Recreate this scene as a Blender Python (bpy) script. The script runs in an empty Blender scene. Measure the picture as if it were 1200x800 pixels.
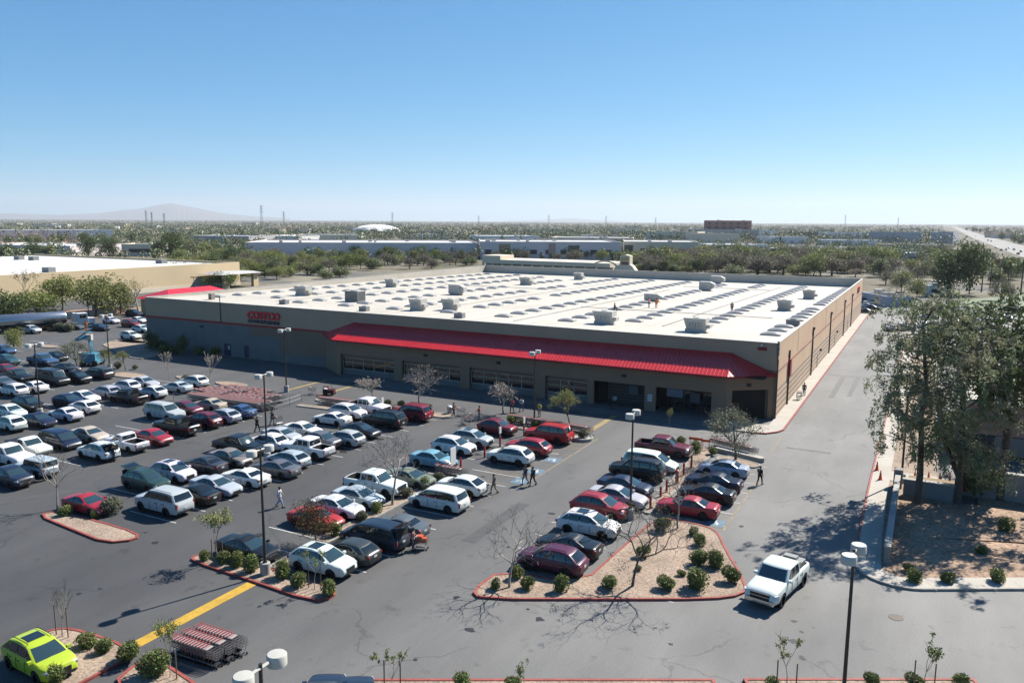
import bpy, bmesh, math, random
from mathutils import Vector, Matrix
RAD = math.radians
PI = math.pi
SC = bpy.context.scene
COL = SC.collection
rnd = random.Random(7)

# ------------------------------------------------------------------ camera
# world: origin = front right corner of the warehouse, X along its front, Y into it, Z up, metres
FPX, YAW, PITCH, ROLL = 932.1, RAD(27.71), RAD(-8.612), RAD(0.334)
CAM = Vector((15.123, -95.721, 23.055))
_r = Vector((math.cos(YAW), math.sin(YAW), 0)); _f = Vector((-math.sin(YAW), math.cos(YAW), 0)); _u = Vector((0, 0, 1))
_f, _u = _f*math.cos(PITCH) + _u*math.sin(PITCH), _u*math.cos(PITCH) - _f*math.sin(PITCH)
_r, _u = _r*math.cos(ROLL) + _u*math.sin(ROLL), _u*math.cos(ROLL) - _r*math.sin(ROLL)
def G(px, py, z=0.0):
    """survey helper: the point at height z seen at a pixel of the 1200x800 photograph"""
    d = (px-600)/FPX*_r - (py-400)/FPX*_u + _f
    return CAM + d*((z-CAM.z)/d.z)
def depth_of(p): return (Vector(p)-CAM).dot(_f)
cam_d = bpy.data.cameras.new('camera'); cam = bpy.data.objects.new('camera', cam_d); COL.objects.link(cam)
cam_d.sensor_width = 36; cam_d.lens = FPX/1200*36; cam_d.clip_start = .5; cam_d.clip_end = 60000
M = Matrix((_r, _u, -_f)).transposed().to_4x4(); M.translation = CAM; cam.matrix_world = M
SC.camera = cam

# ------------------------------------------------------------------ light
SUN_EL = RAD(43.5); SUN_DIR = Vector((.378, .926, 0)).normalized()   # horizontal direction towards the sun
w = bpy.data.worlds.new('World'); SC.world = w; w.use_nodes = True
nt = w.node_tree; sky = nt.nodes.new('ShaderNodeTexSky'); sky.sky_type = 'NISHITA'; sky.sun_disc = False
sky.sun_elevation = SUN_EL; sky.sun_rotation = math.atan2(SUN_DIR.x, SUN_DIR.y)
sky.air_density = 0.75; sky.dust_density = 0.1; sky.ozone_density = 6.0; sky.altitude = 600
bg = nt.nodes['Background']; bg.inputs['Strength'].default_value = 0.0515
# the sky's own colour response: a clear winter sky, deeper blue aloft and paler low down than the bare model gives
sp = nt.nodes.new('ShaderNodeSeparateColor'); cb_ = nt.nodes.new('ShaderNodeCombineColor'); nt.links.new(sky.outputs[0], sp.inputs[0])
for i, (pw_, k_) in enumerate(((1.12, .60), (.76, 1.60), (.55, 2.75))):
    m1 = nt.nodes.new('ShaderNodeMath'); m1.operation = 'POWER'; m1.inputs[1].default_value = pw_; nt.links.new(sp.outputs[i], m1.inputs[0])
    m2 = nt.nodes.new('ShaderNodeMath'); m2.operation = 'MULTIPLY'; m2.inputs[1].default_value = k_; nt.links.new(m1.outputs[0], m2.inputs[0]); nt.links.new(m2.outputs[0], cb_.inputs[i])
nt.links.new(cb_.outputs[0], bg.inputs['Color'])
sl = bpy.data.lights.new('sun', 'SUN'); sl.energy = 5.0; sl.angle = RAD(.53); sl.color = (1, .95, .87)
so = bpy.data.objects.new('sun', sl); COL.objects.link(so)
sv = Vector((SUN_DIR.x*math.cos(SUN_EL), SUN_DIR.y*math.cos(SUN_EL), math.sin(SUN_EL)))
so.rotation_euler = sv.to_track_quat('Z', 'Y').to_euler(); so.location = (60, 40, 120)
SC.view_settings.view_transform = 'Standard'; SC.view_settings.look = 'None'
SC.view_settings.exposure = 1.05; SC.view_settings.gamma = 1
SC.render.engine = 'CYCLES'
SC.cycles.max_bounces = 5; SC.cycles.diffuse_bounces = 1; SC.cycles.glossy_bounces = 2; SC.cycles.transmission_bounces = 3
SC.cycles.transparent_max_bounces = 6; SC.cycles.volume_bounces = 0; SC.cycles.use_denoising = True
SC.cycles.caustics_reflective = False; SC.cycles.caustics_refractive = False

# ------------------------------------------------------------------ materials
MATS = {}
ALB = .71      # one common scale for the surfaces' base colours, set with the exposure
def mat(name, col, rough=.7, metal=0, spec=.4, coat=0, var=.0, scale=.6, bump=0, var2=0, scale2=8, objcol=False, trans=0, objrand=0, tint=None):
    if name in MATS: return MATS[name]
    m = bpy.data.materials.new(name); m.use_nodes = True; t = m.node_tree; N = t.nodes; L = t.links
    b = N['Principled BSDF']; b.inputs['Roughness'].default_value = rough; b.inputs['Metallic'].default_value = metal
    b.inputs['Specular IOR Level'].default_value = spec; b.inputs['Coat Weight'].default_value = coat; b.inputs['Coat Roughness'].default_value = .06
    col = tuple(c*ALB for c in col)+(1,)
    if tint: tint = (tuple(c*ALB for c in tint[0]), tint[1])
    src = None
    if objcol:
        oi = N.new('ShaderNodeObjectInfo'); src = oi.outputs['Color']
    def mul(src, fac_out):
        mx = N.new('ShaderNodeMix'); mx.data_type = 'RGBA'; mx.blend_type = 'MULTIPLY'; mx.inputs[0].default_value = 1
        if src is None: mx.inputs[6].default_value = col
        else: L.new(src, mx.inputs[6])
        L.new(fac_out, mx.inputs[7]); return mx.outputs[2]
    def band(v, sc, det):
        tc = N.new('ShaderNodeNewGeometry') if not objcol else N.new('ShaderNodeTexCoord')
        nz = N.new('ShaderNodeTexNoise'); nz.inputs['Scale'].default_value = sc; nz.inputs['Detail'].default_value = det
        L.new(tc.outputs['Position'] if not objcol else tc.outputs['Object'], nz.inputs['Vector'])
        mr = N.new('ShaderNodeMapRange'); mr.inputs[1].default_value = .25; mr.inputs[2].default_value = .75
        mr.inputs[3].default_value = 1-v; mr.inputs[4].default_value = 1+v; L.new(nz.outputs['Fac'], mr.inputs[0]); return mr.outputs[0], nz
    nz = None
    if var: o, nz = band(var, scale, 3); src = mul(src, o)
    if var2: o, nz = band(var2, scale2, 4); src = mul(src, o)
    if objrand:
        oi = N.new('ShaderNodeObjectInfo'); mr = N.new('ShaderNodeMapRange'); mr.inputs[3].default_value = 1-objrand; mr.inputs[4].default_value = 1+objrand
        L.new(oi.outputs['Random'], mr.inputs[0]); src = mul(src, mr.outputs[0])
    if tint:      # a second colour in patches
        tc = N.new('ShaderNodeNewGeometry'); nz2 = N.new('ShaderNodeTexNoise'); nz2.inputs['Scale'].default_value = tint[1]; nz2.inputs['Detail'].default_value = 2
        L.new(tc.outputs['Position'], nz2.inputs['Vector']); mr = N.new('ShaderNodeMapRange'); mr.inputs[1].default_value = .42; mr.inputs[2].default_value = .62
        L.new(nz2.outputs['Fac'], mr.inputs[0]); mx = N.new('ShaderNodeMix'); mx.data_type = 'RGBA'; L.new(mr.outputs[0], mx.inputs[0])
        if src is None: mx.inputs[6].default_value = col
        else: L.new(src, mx.inputs[6])
        mx.inputs[7].default_value = tuple(tint[0])+(1,); src = mx.outputs[2]
    if src is not None: L.new(src, b.inputs['Base Color'])
    else: b.inputs['Base Color'].default_value = col
    if bump and nz:
        bp = N.new('ShaderNodeBump'); bp.inputs['Strength'].default_value = bump; bp.inputs['Distance'].default_value = .02; L.new(nz.outputs['Fac'], bp.inputs['Height']); L.new(bp.outputs[0], b.inputs['Normal'])
    if trans:
        tr = N.new('ShaderNodeBsdfTranslucent'); ms = N.new('ShaderNodeMixShader'); ms.inputs[0].default_value = trans
        if src is not None: L.new(src, tr.inputs['Color'])
        else: tr.inputs['Color'].default_value = col
        L.new(b.outputs[0], ms.inputs[1]); L.new(tr.outputs[0], ms.inputs[2]); L.new(ms.outputs[0], N['Material Output'].inputs[0])
    MATS[name] = m; return m

def asphalt(name, base, worn, crack=.5, cs=.11, old=None):
    """old asphalt: worn pale patches, oil stains, sealed cracks"""
    m = bpy.data.materials.new(name); m.use_nodes = True; t = m.node_tree; N = t.nodes; L = t.links; b = N['Principled BSDF']
    b.inputs['Roughness'].default_value = .78; b.inputs['Specular IOR Level'].default_value = .45
    g = N.new('ShaderNodeNewGeometry')
    def noise(sc, det=4, rough=.55, stretch=None):
        n = N.new('ShaderNodeTexNoise'); n.inputs['Scale'].default_value = sc; n.inputs['Detail'].default_value = det; n.inputs['Roughness'].default_value = rough
        if stretch:
            mp = N.new('ShaderNodeMapping'); mp.inputs['Scale'].default_value = stretch; L.new(g.outputs['Position'], mp.inputs[0]); L.new(mp.outputs[0], n.inputs['Vector'])
        else: L.new(g.outputs['Position'], n.inputs['Vector'])
        return n.outputs['Fac']
    def rng(v, a, bb, c, d):
        r = N.new('ShaderNodeMapRange'); r.inputs[1].default_value = a; r.inputs[2].default_value = bb; r.inputs[3].default_value = c; r.inputs[4].default_value = d; L.new(v, r.inputs[0]); return r.outputs[0]
    def mix(fac, a, bb, mode='MIX'):
        x = N.new('ShaderNodeMix'); x.data_type = 'RGBA'; x.blend_type = mode
        if isinstance(fac, float): x.inputs[0].default_value = fac
        else: L.new(fac, x.inputs[0])
        for s, v in ((6, a), (7, bb)):
            if isinstance(v, tuple): x.inputs[s].default_value = v+(1,)
            else: L.new(v, x.inputs[s])
        return x.outputs[2]
    sc_ = lambda q: tuple(v*ALB for v in q)
    base, worn = sc_(base), sc_(worn)
    if old: old = (sc_(old[0]), sc_(old[1]))
    c = mix(rng(noise(.05, 5), .35, .65, 0, 1), base, worn)
    if old:      # older, paler drive and store-front lane; sun sheen painted into the rightward paling
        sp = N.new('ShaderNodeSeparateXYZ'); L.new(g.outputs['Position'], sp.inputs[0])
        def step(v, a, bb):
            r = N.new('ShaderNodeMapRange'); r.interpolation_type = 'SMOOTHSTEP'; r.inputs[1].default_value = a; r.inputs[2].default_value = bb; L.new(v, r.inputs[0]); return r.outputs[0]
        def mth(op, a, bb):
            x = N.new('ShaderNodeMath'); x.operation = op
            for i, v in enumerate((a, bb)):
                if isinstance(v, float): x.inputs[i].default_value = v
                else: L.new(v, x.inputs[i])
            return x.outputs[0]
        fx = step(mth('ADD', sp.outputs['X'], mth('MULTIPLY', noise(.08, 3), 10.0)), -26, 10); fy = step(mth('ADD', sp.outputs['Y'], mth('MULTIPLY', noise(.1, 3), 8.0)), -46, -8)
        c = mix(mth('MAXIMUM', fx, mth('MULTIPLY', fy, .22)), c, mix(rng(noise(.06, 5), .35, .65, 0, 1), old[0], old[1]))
    c = mix(1.0, c, rng(noise(.35, 4, .6, (1, .25, 1)), .3, .7, .86, 1.12), 'MULTIPLY')
    c = mix(1.0, c, rng(noise(9, 3), .2, .8, .84, 1.16), 'MULTIPLY')
    st = rng(noise(.55, 3, .7), .60, .70, 1, .72); c = mix(1.0, c, st, 'MULTIPLY')      # oil stains
    v = N.new('ShaderNodeTexVoronoi'); v.feature = 'DISTANCE_TO_EDGE'; v.inputs['Scale'].default_value = cs
    nz = N.new('ShaderNodeTexNoise'); nz.inputs['Scale'].default_value = .5; nz.inputs['Detail'].default_value = 5; L.new(g.outputs['Position'], nz.inputs['Vector'])
    ad = N.new('ShaderNodeVectorMath'); ad.operation = 'MULTIPLY_ADD'; ad.inputs[1].default_value = (2.6, 2.6, 0); L.new(nz.outputs['Color'], ad.inputs[0]); L.new(g.outputs['Position'], ad.inputs[2])
    L.new(ad.outputs[0], v.inputs['Vector'])
    ck = rng(v.outputs['Distance'], .002, .006, 1-crack, 1); msk = rng(noise(.13, 2), .45, .55, 0, 1)
    c2 = mix(1.0, c, ck, 'MULTIPLY'); c = mix(msk, c, c2)
    L.new(c, b.inputs['Base Color'])
    bp = N.new('ShaderNodeBump'); bp.inputs['Strength'].default_value = .25; bp.inputs['Distance'].default_value = .02; L.new(noise(14, 3), bp.inputs['Height']); L.new(bp.outputs[0], b.inputs['Normal'])
    MATS[name] = m; return m

mat('paint', (1, 1, 1), .32, 0, .4, coat=.3, objcol=True)
mat('glass', (.012, .016, .018), .04, 0, .9, coat=.3)
mat('glass_wind', (.03, .055, .057), .05, 0, 1.0, coat=.8)
mat('plastic_dark', (.018, .018, .02), .55); mat('tyre', (.02, .02, .02), .85); mat('rim', (.42, .43, .45), .3, .8); mat('rim_dark', (.05, .05, .055), .4, .5)
mat('lamp_clear', (.75, .78, .8), .12, 0, .8, coat=.6); mat('lamp_red', (.28, .01, .012), .15, 0, .6, coat=.6); mat('chrome', (.7, .71, .72), .15, .95)
mat('plate', (.6, .6, .62), .5); mat('cargo', (.02, .02, .02), .8)
mat('metal_pole', (.055, .05, .045), .45, .3); mat('lamp_head', (.62, .6, .53), .45, .1); mat('galv', (.42, .43, .44), .4, .7, var=.15, scale=3)
mat('concrete', (.42, .40, .365), .85, var=.12, scale=.5, var2=.1, scale2=6); mat('sidewalk', (.50, .455, .39), .85, var=.1, scale=.3, var2=.08, scale2=7)
mat('kerb_red', (.34, .075, .06), .7, var=.28, scale=1.2, var2=.2, scale2=9); mat('kerb_grey', (.36, .34, .30), .85, var=.2, scale=1.5)
mat('line_white', (.62, .62, .60), .7, var=.25, scale=2.5, var2=.2, scale2=12); mat('line_yellow', (.56, .34, .04), .7, var=.2, scale=1.5, var2=.18, scale2=10)
mat('line_faded', (.28, .22, .14), .75, var=.3, scale=2, var2=.2, scale2=8); mat('line_blue', (.12, .20, .27), .7, var=.25, scale=2)
mat('red_post', (.52, .03, .03), .4); mat('cone_orange', (.75, .11, .03), .5); mat('white_paint', (.75, .75, .73), .5)
mat('gravel', (.36, .27, .20), .95, var=.25, scale=.45, var2=.5, scale2=7, bump=.8); mat('gravel_pink', (.37, .25, .17), .95, var=.25, scale=.4, var2=.6, scale2=5, bump=.8)

# ------------------------------------------------------------------ mesh builder
class MB:
    def __init__(s): s.v = []; s.f = []; s.m = []
    def add(s, vs, fs, mi=0):
        o = len(s.v); s.v += [tuple(v) for v in vs]
        for f in fs: s.f.append(tuple(i+o for i in f)); s.m.append(mi)
    def quad(s, a, b, c, d, mi=0): s.add((a, b, c, d), ((0, 1, 2, 3),), mi)
    def box(s, x0, x1, y0, y1, z0, z1, mi=0, mtx=None):
        vs = [Vector((x, y, z)) for z in (z0, z1) for y in (y0, y1) for x in (x0, x1)]
        if mtx: vs = [mtx @ v for v in vs]
        s.add(vs, ((0, 2, 3, 1), (4, 5, 7, 6), (0, 1, 5, 4), (2, 6, 7, 3), (0, 4, 6, 2), (1, 3, 7, 5)), mi)
    def cbox(s, c, d, mi=0, rz=0):
        mt = Matrix.Translation(Vector(c)) @ Matrix.Rotation(rz, 4, 'Z'); s.box(-d[0]/2, d[0]/2, -d[1]/2, d[1]/2, -d[2]/2, d[2]/2, mi, mt)
    def tube(s, pts, rad, n=6, mi=0, cap=True):
        pts = [Vector(p) for p in pts]; R0 = len(s.v)
        if not isinstance(rad, (list, tuple)): rad = [rad]*len(pts)
        prev = None
        for i, p in enumerate(pts):
            d = (pts[min(i+1, len(pts)-1)] - pts[max(i-1, 0)])
            d = d.normalized() if d.length > 1e-9 else Vector((0, 0, 1))
            a = prev - d*prev.dot(d) if prev is not None else (Vector((1, 0, 0)) if abs(d.x) < .9 else Vector((0, 1, 0)))
            if a.length < 1e-4: a = Vector((0, 1, 0))
            a = (a - d*a.dot(d)).normalized(); prev = a; b = d.cross(a)
            for k in range(n):
                th = 2*PI*k/n; s.v.append(tuple(p + (a*math.cos(th) + b*math.sin(th))*rad[i]))
        for i in range(len(pts)-1):
            for k in range(n):
                s.f.append((R0+i*n+k, R0+i*n+(k+1) % n, R0+(i+1)*n+(k+1) % n, R0+(i+1)*n+k)); s.m.append(mi)
        if cap:
            s.f.append(tuple(R0+k for k in reversed(range(n)))); s.m.append(mi)
            o = R0+(len(pts)-1)*n; s.f.append(tuple(o+k for k in range(n))); s.m.append(mi)
    def lathe(s, prof, n=16, mi=0, mtx=None, cap=True):
        """prof: list of (r, z)"""
        o = len(s.v)
        for r, z in prof:
            for k in range(n):
                v = Vector((r*math.cos(2*PI*k/n), r*math.sin(2*PI*k/n), z)); s.v.append(tuple(mtx @ v if mtx else v))
        for i in range(len(prof)-1):
            for k in range(n):
                s.f.append((o+i*n+k, o+i*n+(k+1) % n, o+(i+1)*n+(k+1) % n, o+(i+1)*n+k)); s.m.append(mi)
        if cap:
            s.f.append(tuple(o+k for k in reversed(range(n)))); s.m.append(mi); e = o+(len(prof)-1)*n
            s.f.append(tuple(e+k for k in range(n))); s.m.append(mi)
    def prism(s, poly, z0, z1, mi=0, bottom=False):
        n = len(poly); a = sum(poly[i][0]*poly[(i+1) % n][1]-poly[(i+1) % n][0]*poly[i][1] for i in range(n))
        if a < 0: poly = poly[::-1]
        vs = [(p[0], p[1], z0) for p in poly] + [(p[0], p[1], z1) for p in poly]
        fs = [(i, (i+1) % n, n+(i+1) % n, n+i) for i in range(n)] + [tuple(range(n, 2*n))]
        if bottom: fs.append(tuple(reversed(range(n))))
        s.add(vs, fs, mi)
    def mesh(s, name, mats, smooth=None):
        me = bpy.data.meshes.new(name); me.from_pydata(s.v, [], s.f)
        for m in mats: me.materials.append(MATS[m] if isinstance(m, str) else m)
        me.polygons.foreach_set('material_index', s.m)
        if smooth is not None:
            me.polygons.foreach_set('use_smooth', [True]*len(s.f))
            if smooth < 180: me.set_sharp_from_angle(angle=RAD(smooth))
        me.update(); return me
def place(name, me, parent=None, loc=None, rz=0, scale=None):
    o = bpy.data.objects.new(name, me); COL.objects.link(o)
    if parent is not None: o.parent = parent
    if loc is not None: o.location = loc
    if rz: o.rotation_euler = (0, 0, rz)
    if scale is not None: o.scale = scale if hasattr(scale, '__len__') else (scale,)*3
    return o
def obj(name, mb, mats, parent=None, smooth=None, loc=None, rz=0):
    return place(name, mb.mesh(name, mats if isinstance(mats, (list, tuple)) else [mats], smooth), parent, loc, rz)
def tag(o, label=None, cat=None, group=None, kind=None):
    if label: o['label'] = label; LABELS.append(label)
    if cat: o['category'] = cat
    if group: o['group'] = group
    if kind: o['kind'] = kind
    return o
LABELS = []
def thing(name, label, cat, loc=(0, 0, 0), rz=0, group=None):
    o = place(name, None, None, loc, rz); o.empty_display_size = .2; return tag(o, label, cat, group)
def struct(name, mb, mats, smooth=None, label=None):
    o = obj(name, mb, mats, None, smooth); o['kind'] = 'structure'
    return o
def copy_tree(src, loc, rz=0, label=None, cat=None, group=None, color=None, scale=None, skip=()):
    """a thing with copies of its parts and their sub-parts; mesh data is shared"""
    def rec(o, parent):
        c = o.copy(); COL.objects.link(c)
        if parent is not None: c.parent = parent
        if color is not None: c.color = color
        for ch in KIDS.get(o.name, ()):
            if ch['part'] in skip if 'part' in ch else False: continue
            rec(ch, c)
        return c
    r = rec(src, None); r.location = loc; r.rotation_euler = (0, 0, rz)
    if scale is not None: r.scale = scale if hasattr(scale, '__len__') else (scale,)*3
    for k in ('label', 'category', 'group'):
        if k in r: del r[k]
    tag(r, label, cat, group); return r
KIDS = {}
def index_kids(root):
    def rec(o):
        ks = [c for c in bpy.data.objects if c.parent == o]; KIDS[o.name] = ks
        for k in ks: rec(k)
    rec(root)
def drop(root):
    """remove a prototype once its copies stand"""
    for k in list(KIDS.get(root.name, ())): drop(k)
    bpy.data.objects.remove(root)
def evaluated(o):
    dg = bpy.context.evaluated_depsgraph_get(); dg.update(); e = o.evaluated_get(dg); me = bpy.data.meshes.new_from_object(e); return me
def ordinal(i): return ['first', 'second', 'third', 'fourth', 'fifth', 'sixth', 'seventh', 'eighth', 'ninth', 'tenth', 'eleventh', 'twelfth', 'thirteenth', 'fourteenth', 'fifteenth', 'sixteenth', 'seventeenth', 'eighteenth', 'nineteenth', 'twentieth'][i]
HAZE = 0.000055
# ================================================================== ground and pavements
def ground_mat():
    m = bpy.data.materials.new('ground'); m.use_nodes = True; t = m.node_tree; N = t.nodes; L = t.links; b = N['Principled BSDF']
    b.inputs['Roughness'].default_value = .95; b.inputs['Specular IOR Level'].default_value = .2
    g = N.new('ShaderNodeNewGeometry')
    def noise(sc, det=4):
        n = N.new('ShaderNodeTexNoise'); n.inputs['Scale'].default_value = sc; n.inputs['Detail'].default_value = det; L.new(g.outputs['Position'], n.inputs['Vector']); return n.outputs['Fac']
    r = N.new('ShaderNodeValToRGB'); L.new(noise(.012, 6), r.inputs[0]); e = r.color_ramp.elements
    e[0].position = .36; e[0].color = (.06, .07, .035, 1); e[1].position = .46; e[1].color = (.12, .105, .07, 1)
    for p, c in ((.53, (.17, .15, .11, 1)), (.60, (.10, .10, .095, 1)), (.68, (.22, .19, .14, 1))):
        x = e.new(p); x.color = c
    r2 = N.new('ShaderNodeMapRange'); L.new(noise(.3, 4), r2.inputs[0]); r2.inputs[3].default_value = .7; r2.inputs[4].default_value = 1.3
    mx = N.new('ShaderNodeMix'); mx.data_type = 'RGBA'; mx.blend_type = 'MULTIPLY'; mx.inputs[0].default_value = 1; L.new(r.outputs[0], mx.inputs[6]); L.new(r2.outputs[0], mx.inputs[7])
    L.new(mx.outputs[2], b.inputs['Base Color']); MATS['ground'] = m
ground_mat()
mb = MB(); mb.box(-24000, 24000, -600, 26500, -3, -.03); struct('ground', mb, 'ground')

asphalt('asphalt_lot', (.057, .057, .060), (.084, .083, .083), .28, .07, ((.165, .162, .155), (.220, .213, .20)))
asphalt('asphalt_drive', (.185, .182, .174), (.25, .243, .23), .35, .09)
asphalt('asphalt_worn', (.12, .117, .112), (.165, .16, .152), .4, .10)
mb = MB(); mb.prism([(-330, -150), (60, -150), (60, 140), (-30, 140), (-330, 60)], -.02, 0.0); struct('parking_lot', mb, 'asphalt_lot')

def chaikin(p, n=2):
    for _ in range(n):
        q = []
        for i in range(len(p)):
            a, b = Vector(p[i]), Vector(p[(i+1) % len(p)]); q += [a*.75+b*.25, a*.25+b*.75]
        p = q
    return [tuple(v) for v in p]
def inset(p, d):
    n = len(p); a = sum(p[i][0]*p[(i+1) % n][1]-p[(i+1) % n][0]*p[i][1] for i in range(n)); s = 1 if a > 0 else -1; out = []
    for i in range(n):
        p0, p1, p2 = Vector(p[i-1]), Vector(p[i]), Vector(p[(i+1) % n]); d1 = (p1-p0).normalized(); d2 = (p2-p1).normalized()
        n1 = Vector((-d1.y, d1.x)); n2 = Vector((-d2.y, d2.x)); nn = (n1+n2)
        nn = nn/max(.35, nn.length_squared/2)*.5*1.0 if nn.length > 1e-6 else n1
        out.append(tuple(p1 + s*d*nn.normalized()/max(.5, nn.normalized().dot(n1))))
    return out
def island(name, poly, kerb='kerb_red', fill='gravel', smooth=1, h=.14, kw=.17):
    p = chaikin(poly, smooth) if smooth else [tuple(q) for q in poly]; q = inset(p, kw); n = len(p); mb = MB()
    a = sum(p[i][0]*p[(i+1) % n][1]-p[(i+1) % n][0]*p[i][1] for i in range(n))
    if a < 0: p = p[::-1]; q = q[::-1]
    vs = [(x, y, 0) for x, y in p]+[(x, y, h) for x, y in p]+[(x, y, h) for x, y in q]+[(x, y, h-.1) for x, y in q]
    mb.add(vs, [(r*n+i, r*n+(i+1) % n, (r+1)*n+(i+1) % n, (r+1)*n+i) for r in range(3) for i in range(n)])
    struct('kerb', mb, kerb)
    mb = MB(); mb.prism(inset(p, kw*.9), 0, h-.035); struct(name, mb, fill)
    return p
ISL1 = [(-9.0, -55.2), (-7.9, -55.95), (-1, -52.25), (4.6, -49.2), (6.3, -47.6), (6.2, -46.0), (3.6, -40.8), (2.6, -38.4), (1.6, -37.4), (-1.2, -37.2), (-2.6, -37.6), (-3.0, -44.6), (-3.3, -51.1), (-8.8, -51.6)]
island('gravel_island', ISL1)
ISL2 = [(-28.6, -59.7), (-28.0, -60.5), (-22.5, -60.75), (-16.7, -61.1), (-15.9, -60.0), (-16.6, -58.9), (-22.0, -58.75), (-27.5, -58.9)]
island('gravel_island', ISL2)
island('gravel_island', [(-45.6, -60.3), (-44.8, -58.9), (-40, -58.8), (-35.3, -58.9), (-34.3, -59.8), (-35.8, -61.3), (-40, -60.9)])
ISL4 = [(-27.6, -73.9), (-27.5, -70.9), (-26.6, -69.9), (-24.4, -69.75), (-21.5, -69.6), (-17, -69.7), (-14.4, -70.2), (-14.6, -71.6), (-19.0, -71.9), (-19.6, -72.2), (-19.8, -76), (-22.9, -76.2), (-23.0, -73)]
island('gravel_island', [(-27.6, -71.6), (-27.2, -70.2), (-25.6, -69.8), (-22.0, -69.7), (-20.9, -70.4), (-20.9, -71.6), (-20.9, -83), (-22.0, -83), (-22.3, -72.6), (-23.5, -72.0)], smooth=1)
island('gravel_island', [(-20.2, -70.5), (-19.6, -69.75), (-15.0, -70.6), (-11, -72.4), (-11.6, -73.6), (-15.5, -72.6), (-19.6, -72.6)], smooth=1)
island('median', [(-23.0, -58.7), (-21.8, -58.7), (-21.8, -39.4), (-22.4, -38.9), (-23.0, -39.4)], kerb='kerb_grey', smooth=1)
island('median', [(-3.95, -36.9), (-3.1, -37.0), (-2.9, -30), (-2.8, -19.6), (-3.0, -16.4), (-4.6, -15.9), (-4.5, -20), (-4.2, -28)], kerb='kerb_grey', smooth=1)
island('gravel_island', [(-2.3, -17.6), (1.6, -18.9), (2.2, -19.6), (1.6, -20.8), (-2.0, -21.8)], kerb='kerb_grey', smooth=1)
for cx, cy, rx, ry in ((-52.8, -18.1, 1.5, 1.0), (-35.5, -17.6, 2.0, 1.1), (-89.3, -19.4, 3.6, 1.6), (-79.6, -16.4, 3, 1.2), (-71.2, -16.6, 3, 1.2), (-112, -9.6, 3.3, 1.4), (-126, -8.5, 3, 1.3), (-118, 2.5, 4.5, 1.5)):
    island('gravel_island', [(cx+rx*math.cos(k*PI/5), cy+ry*math.sin(k*PI/5)) for k in range(10)], kerb='kerb_grey', smooth=1)
island('gravel_island', [tuple(G(*q)[:2]) for q in ((115, 402), (137, 413), (160, 422), (185, 418), (196, 405), (172, 396))], kerb='kerb_grey', smooth=1)
# planter strips along the front drive under the bare trees
island('planting_strip', [(-54, -22.0), (-53.6, -21.2), (-36.6, -19.4), (-35.9, -20), (-36.3, -20.6), (-53.6, -22.5)], kerb='kerb_grey', smooth=1)
island('planting_strip', [(-27.8, -18.2), (-27.2, -17.4), (-17.6, -17.2), (-17, -17.8), (-17.6, -18.5), (-27.2, -18.9)], kerb='kerb_grey', smooth=1)
# foot of the picture: the street planting with its red kerb
d28 = Vector((math.cos(RAD(28.3)), math.sin(RAD(28.3)))); n28 = Vector((d28.y, -d28.x))
def strip28(p0, L, w): a = Vector(p0); return [tuple(a), tuple(a+d28*L), tuple(a+d28*L+n28*w), tuple(a+n28*w)]
island('planting_strip', strip28((-8.6, -66.1), 17.6, 5), smooth=0)
island('planting_strip', strip28((8.2, -57.0), 11.8, 5), smooth=0)
# pavements
mb = MB(); mb.prism([(0.0, -3.6), (0.0, 126), (1.68, 126), (1.68, -4.7), (1.3, -5.9), (.3, -7.2), (-1.2, -7.7), (-4.4, -7.7), (-4.4, -4.0)], 0, .15); struct('sidewalk', mb, 'sidewalk')
mb = MB(); mb.prism([(-4.41, -7.7), (-62, -7.6), (-62, -3.0), (-4.41, -3.0)], 0, .148); struct('sidewalk', mb, 'asphalt_worn')
mb = MB(); mb.prism([(1.68, 126), (1.86, 126), (1.86, -4.8), (1.44, -6.05), (.4, -7.4), (-1.2, -7.9), (-1.2, -7.7), (.3, -7.2), (1.3, -5.9), (1.68, -4.7)], 0, .153); struct('kerb', mb, 'kerb_red')
def arc(cx, cy, r, a0, a1, n=8): return [(cx+r*math.cos(RAD(a0+(a1-a0)*i/n)), cy+r*math.sin(RAD(a0+(a1-a0)*i/n))) for i in range(n+1)]
outer = [(11.6, 130), (11.6, -20)] + [(11.75, -33), (11.95, -38.5)] + arc(14.85, -38.9, 2.9, 185, 298, 9)[1:] + [(60, -17.2)]
def offs(pl, d):
    o = []
    for i in range(len(pl)):
        a, b = Vector(pl[max(i-1, 0)]), Vector(pl[min(i+1, len(pl)-1)]); t = (b-a).normalized(); o.append((pl[i][0]-t.y*d, pl[i][1]+t.x*d))
    return o
def ribbon(name, pl, d0, d1, z0, z1, m):
    a, b = offs(pl, d0), offs(pl, d1); mb = MB()
    for i in range(len(pl)-1):
        mb.quad((*a[i], z1), (*a[i+1], z1), (*b[i+1], z1), (*b[i], z1)); mb.quad((*a[i], z0), (*a[i+1], z0), (*a[i+1], z1), (*a[i], z1))
    return struct(name, mb, m)
ribbon('kerb', outer[:4], 0, .16, 0, .15, 'kerb_red'); ribbon('kerb', outer[3:], 0, .16, 0, .15, 'kerb_grey')
ribbon('sidewalk', outer, .16, 1.62, .0, .15, 'sidewalk')
inner = offs(outer, 1.62)
mb = MB()
for k in range(70):      # expansion joints
    y = 120-k*2.4
    if y < -36: break
    mb.box(11.77, 13.2, y, y+.025, .15, .153)
for k in range(16):
    p = Vector((17.0, -41.4))+Vector((.882, .471))*k*1.9; q = Vector((-.471, .882)); a = p+q*.1; b = p+q*1.55; t = Vector((.882, .471))*.03
    mb.quad((*a, .154), (*(a+t), .154), (*(b+t), .154), (*b, .154))
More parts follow.
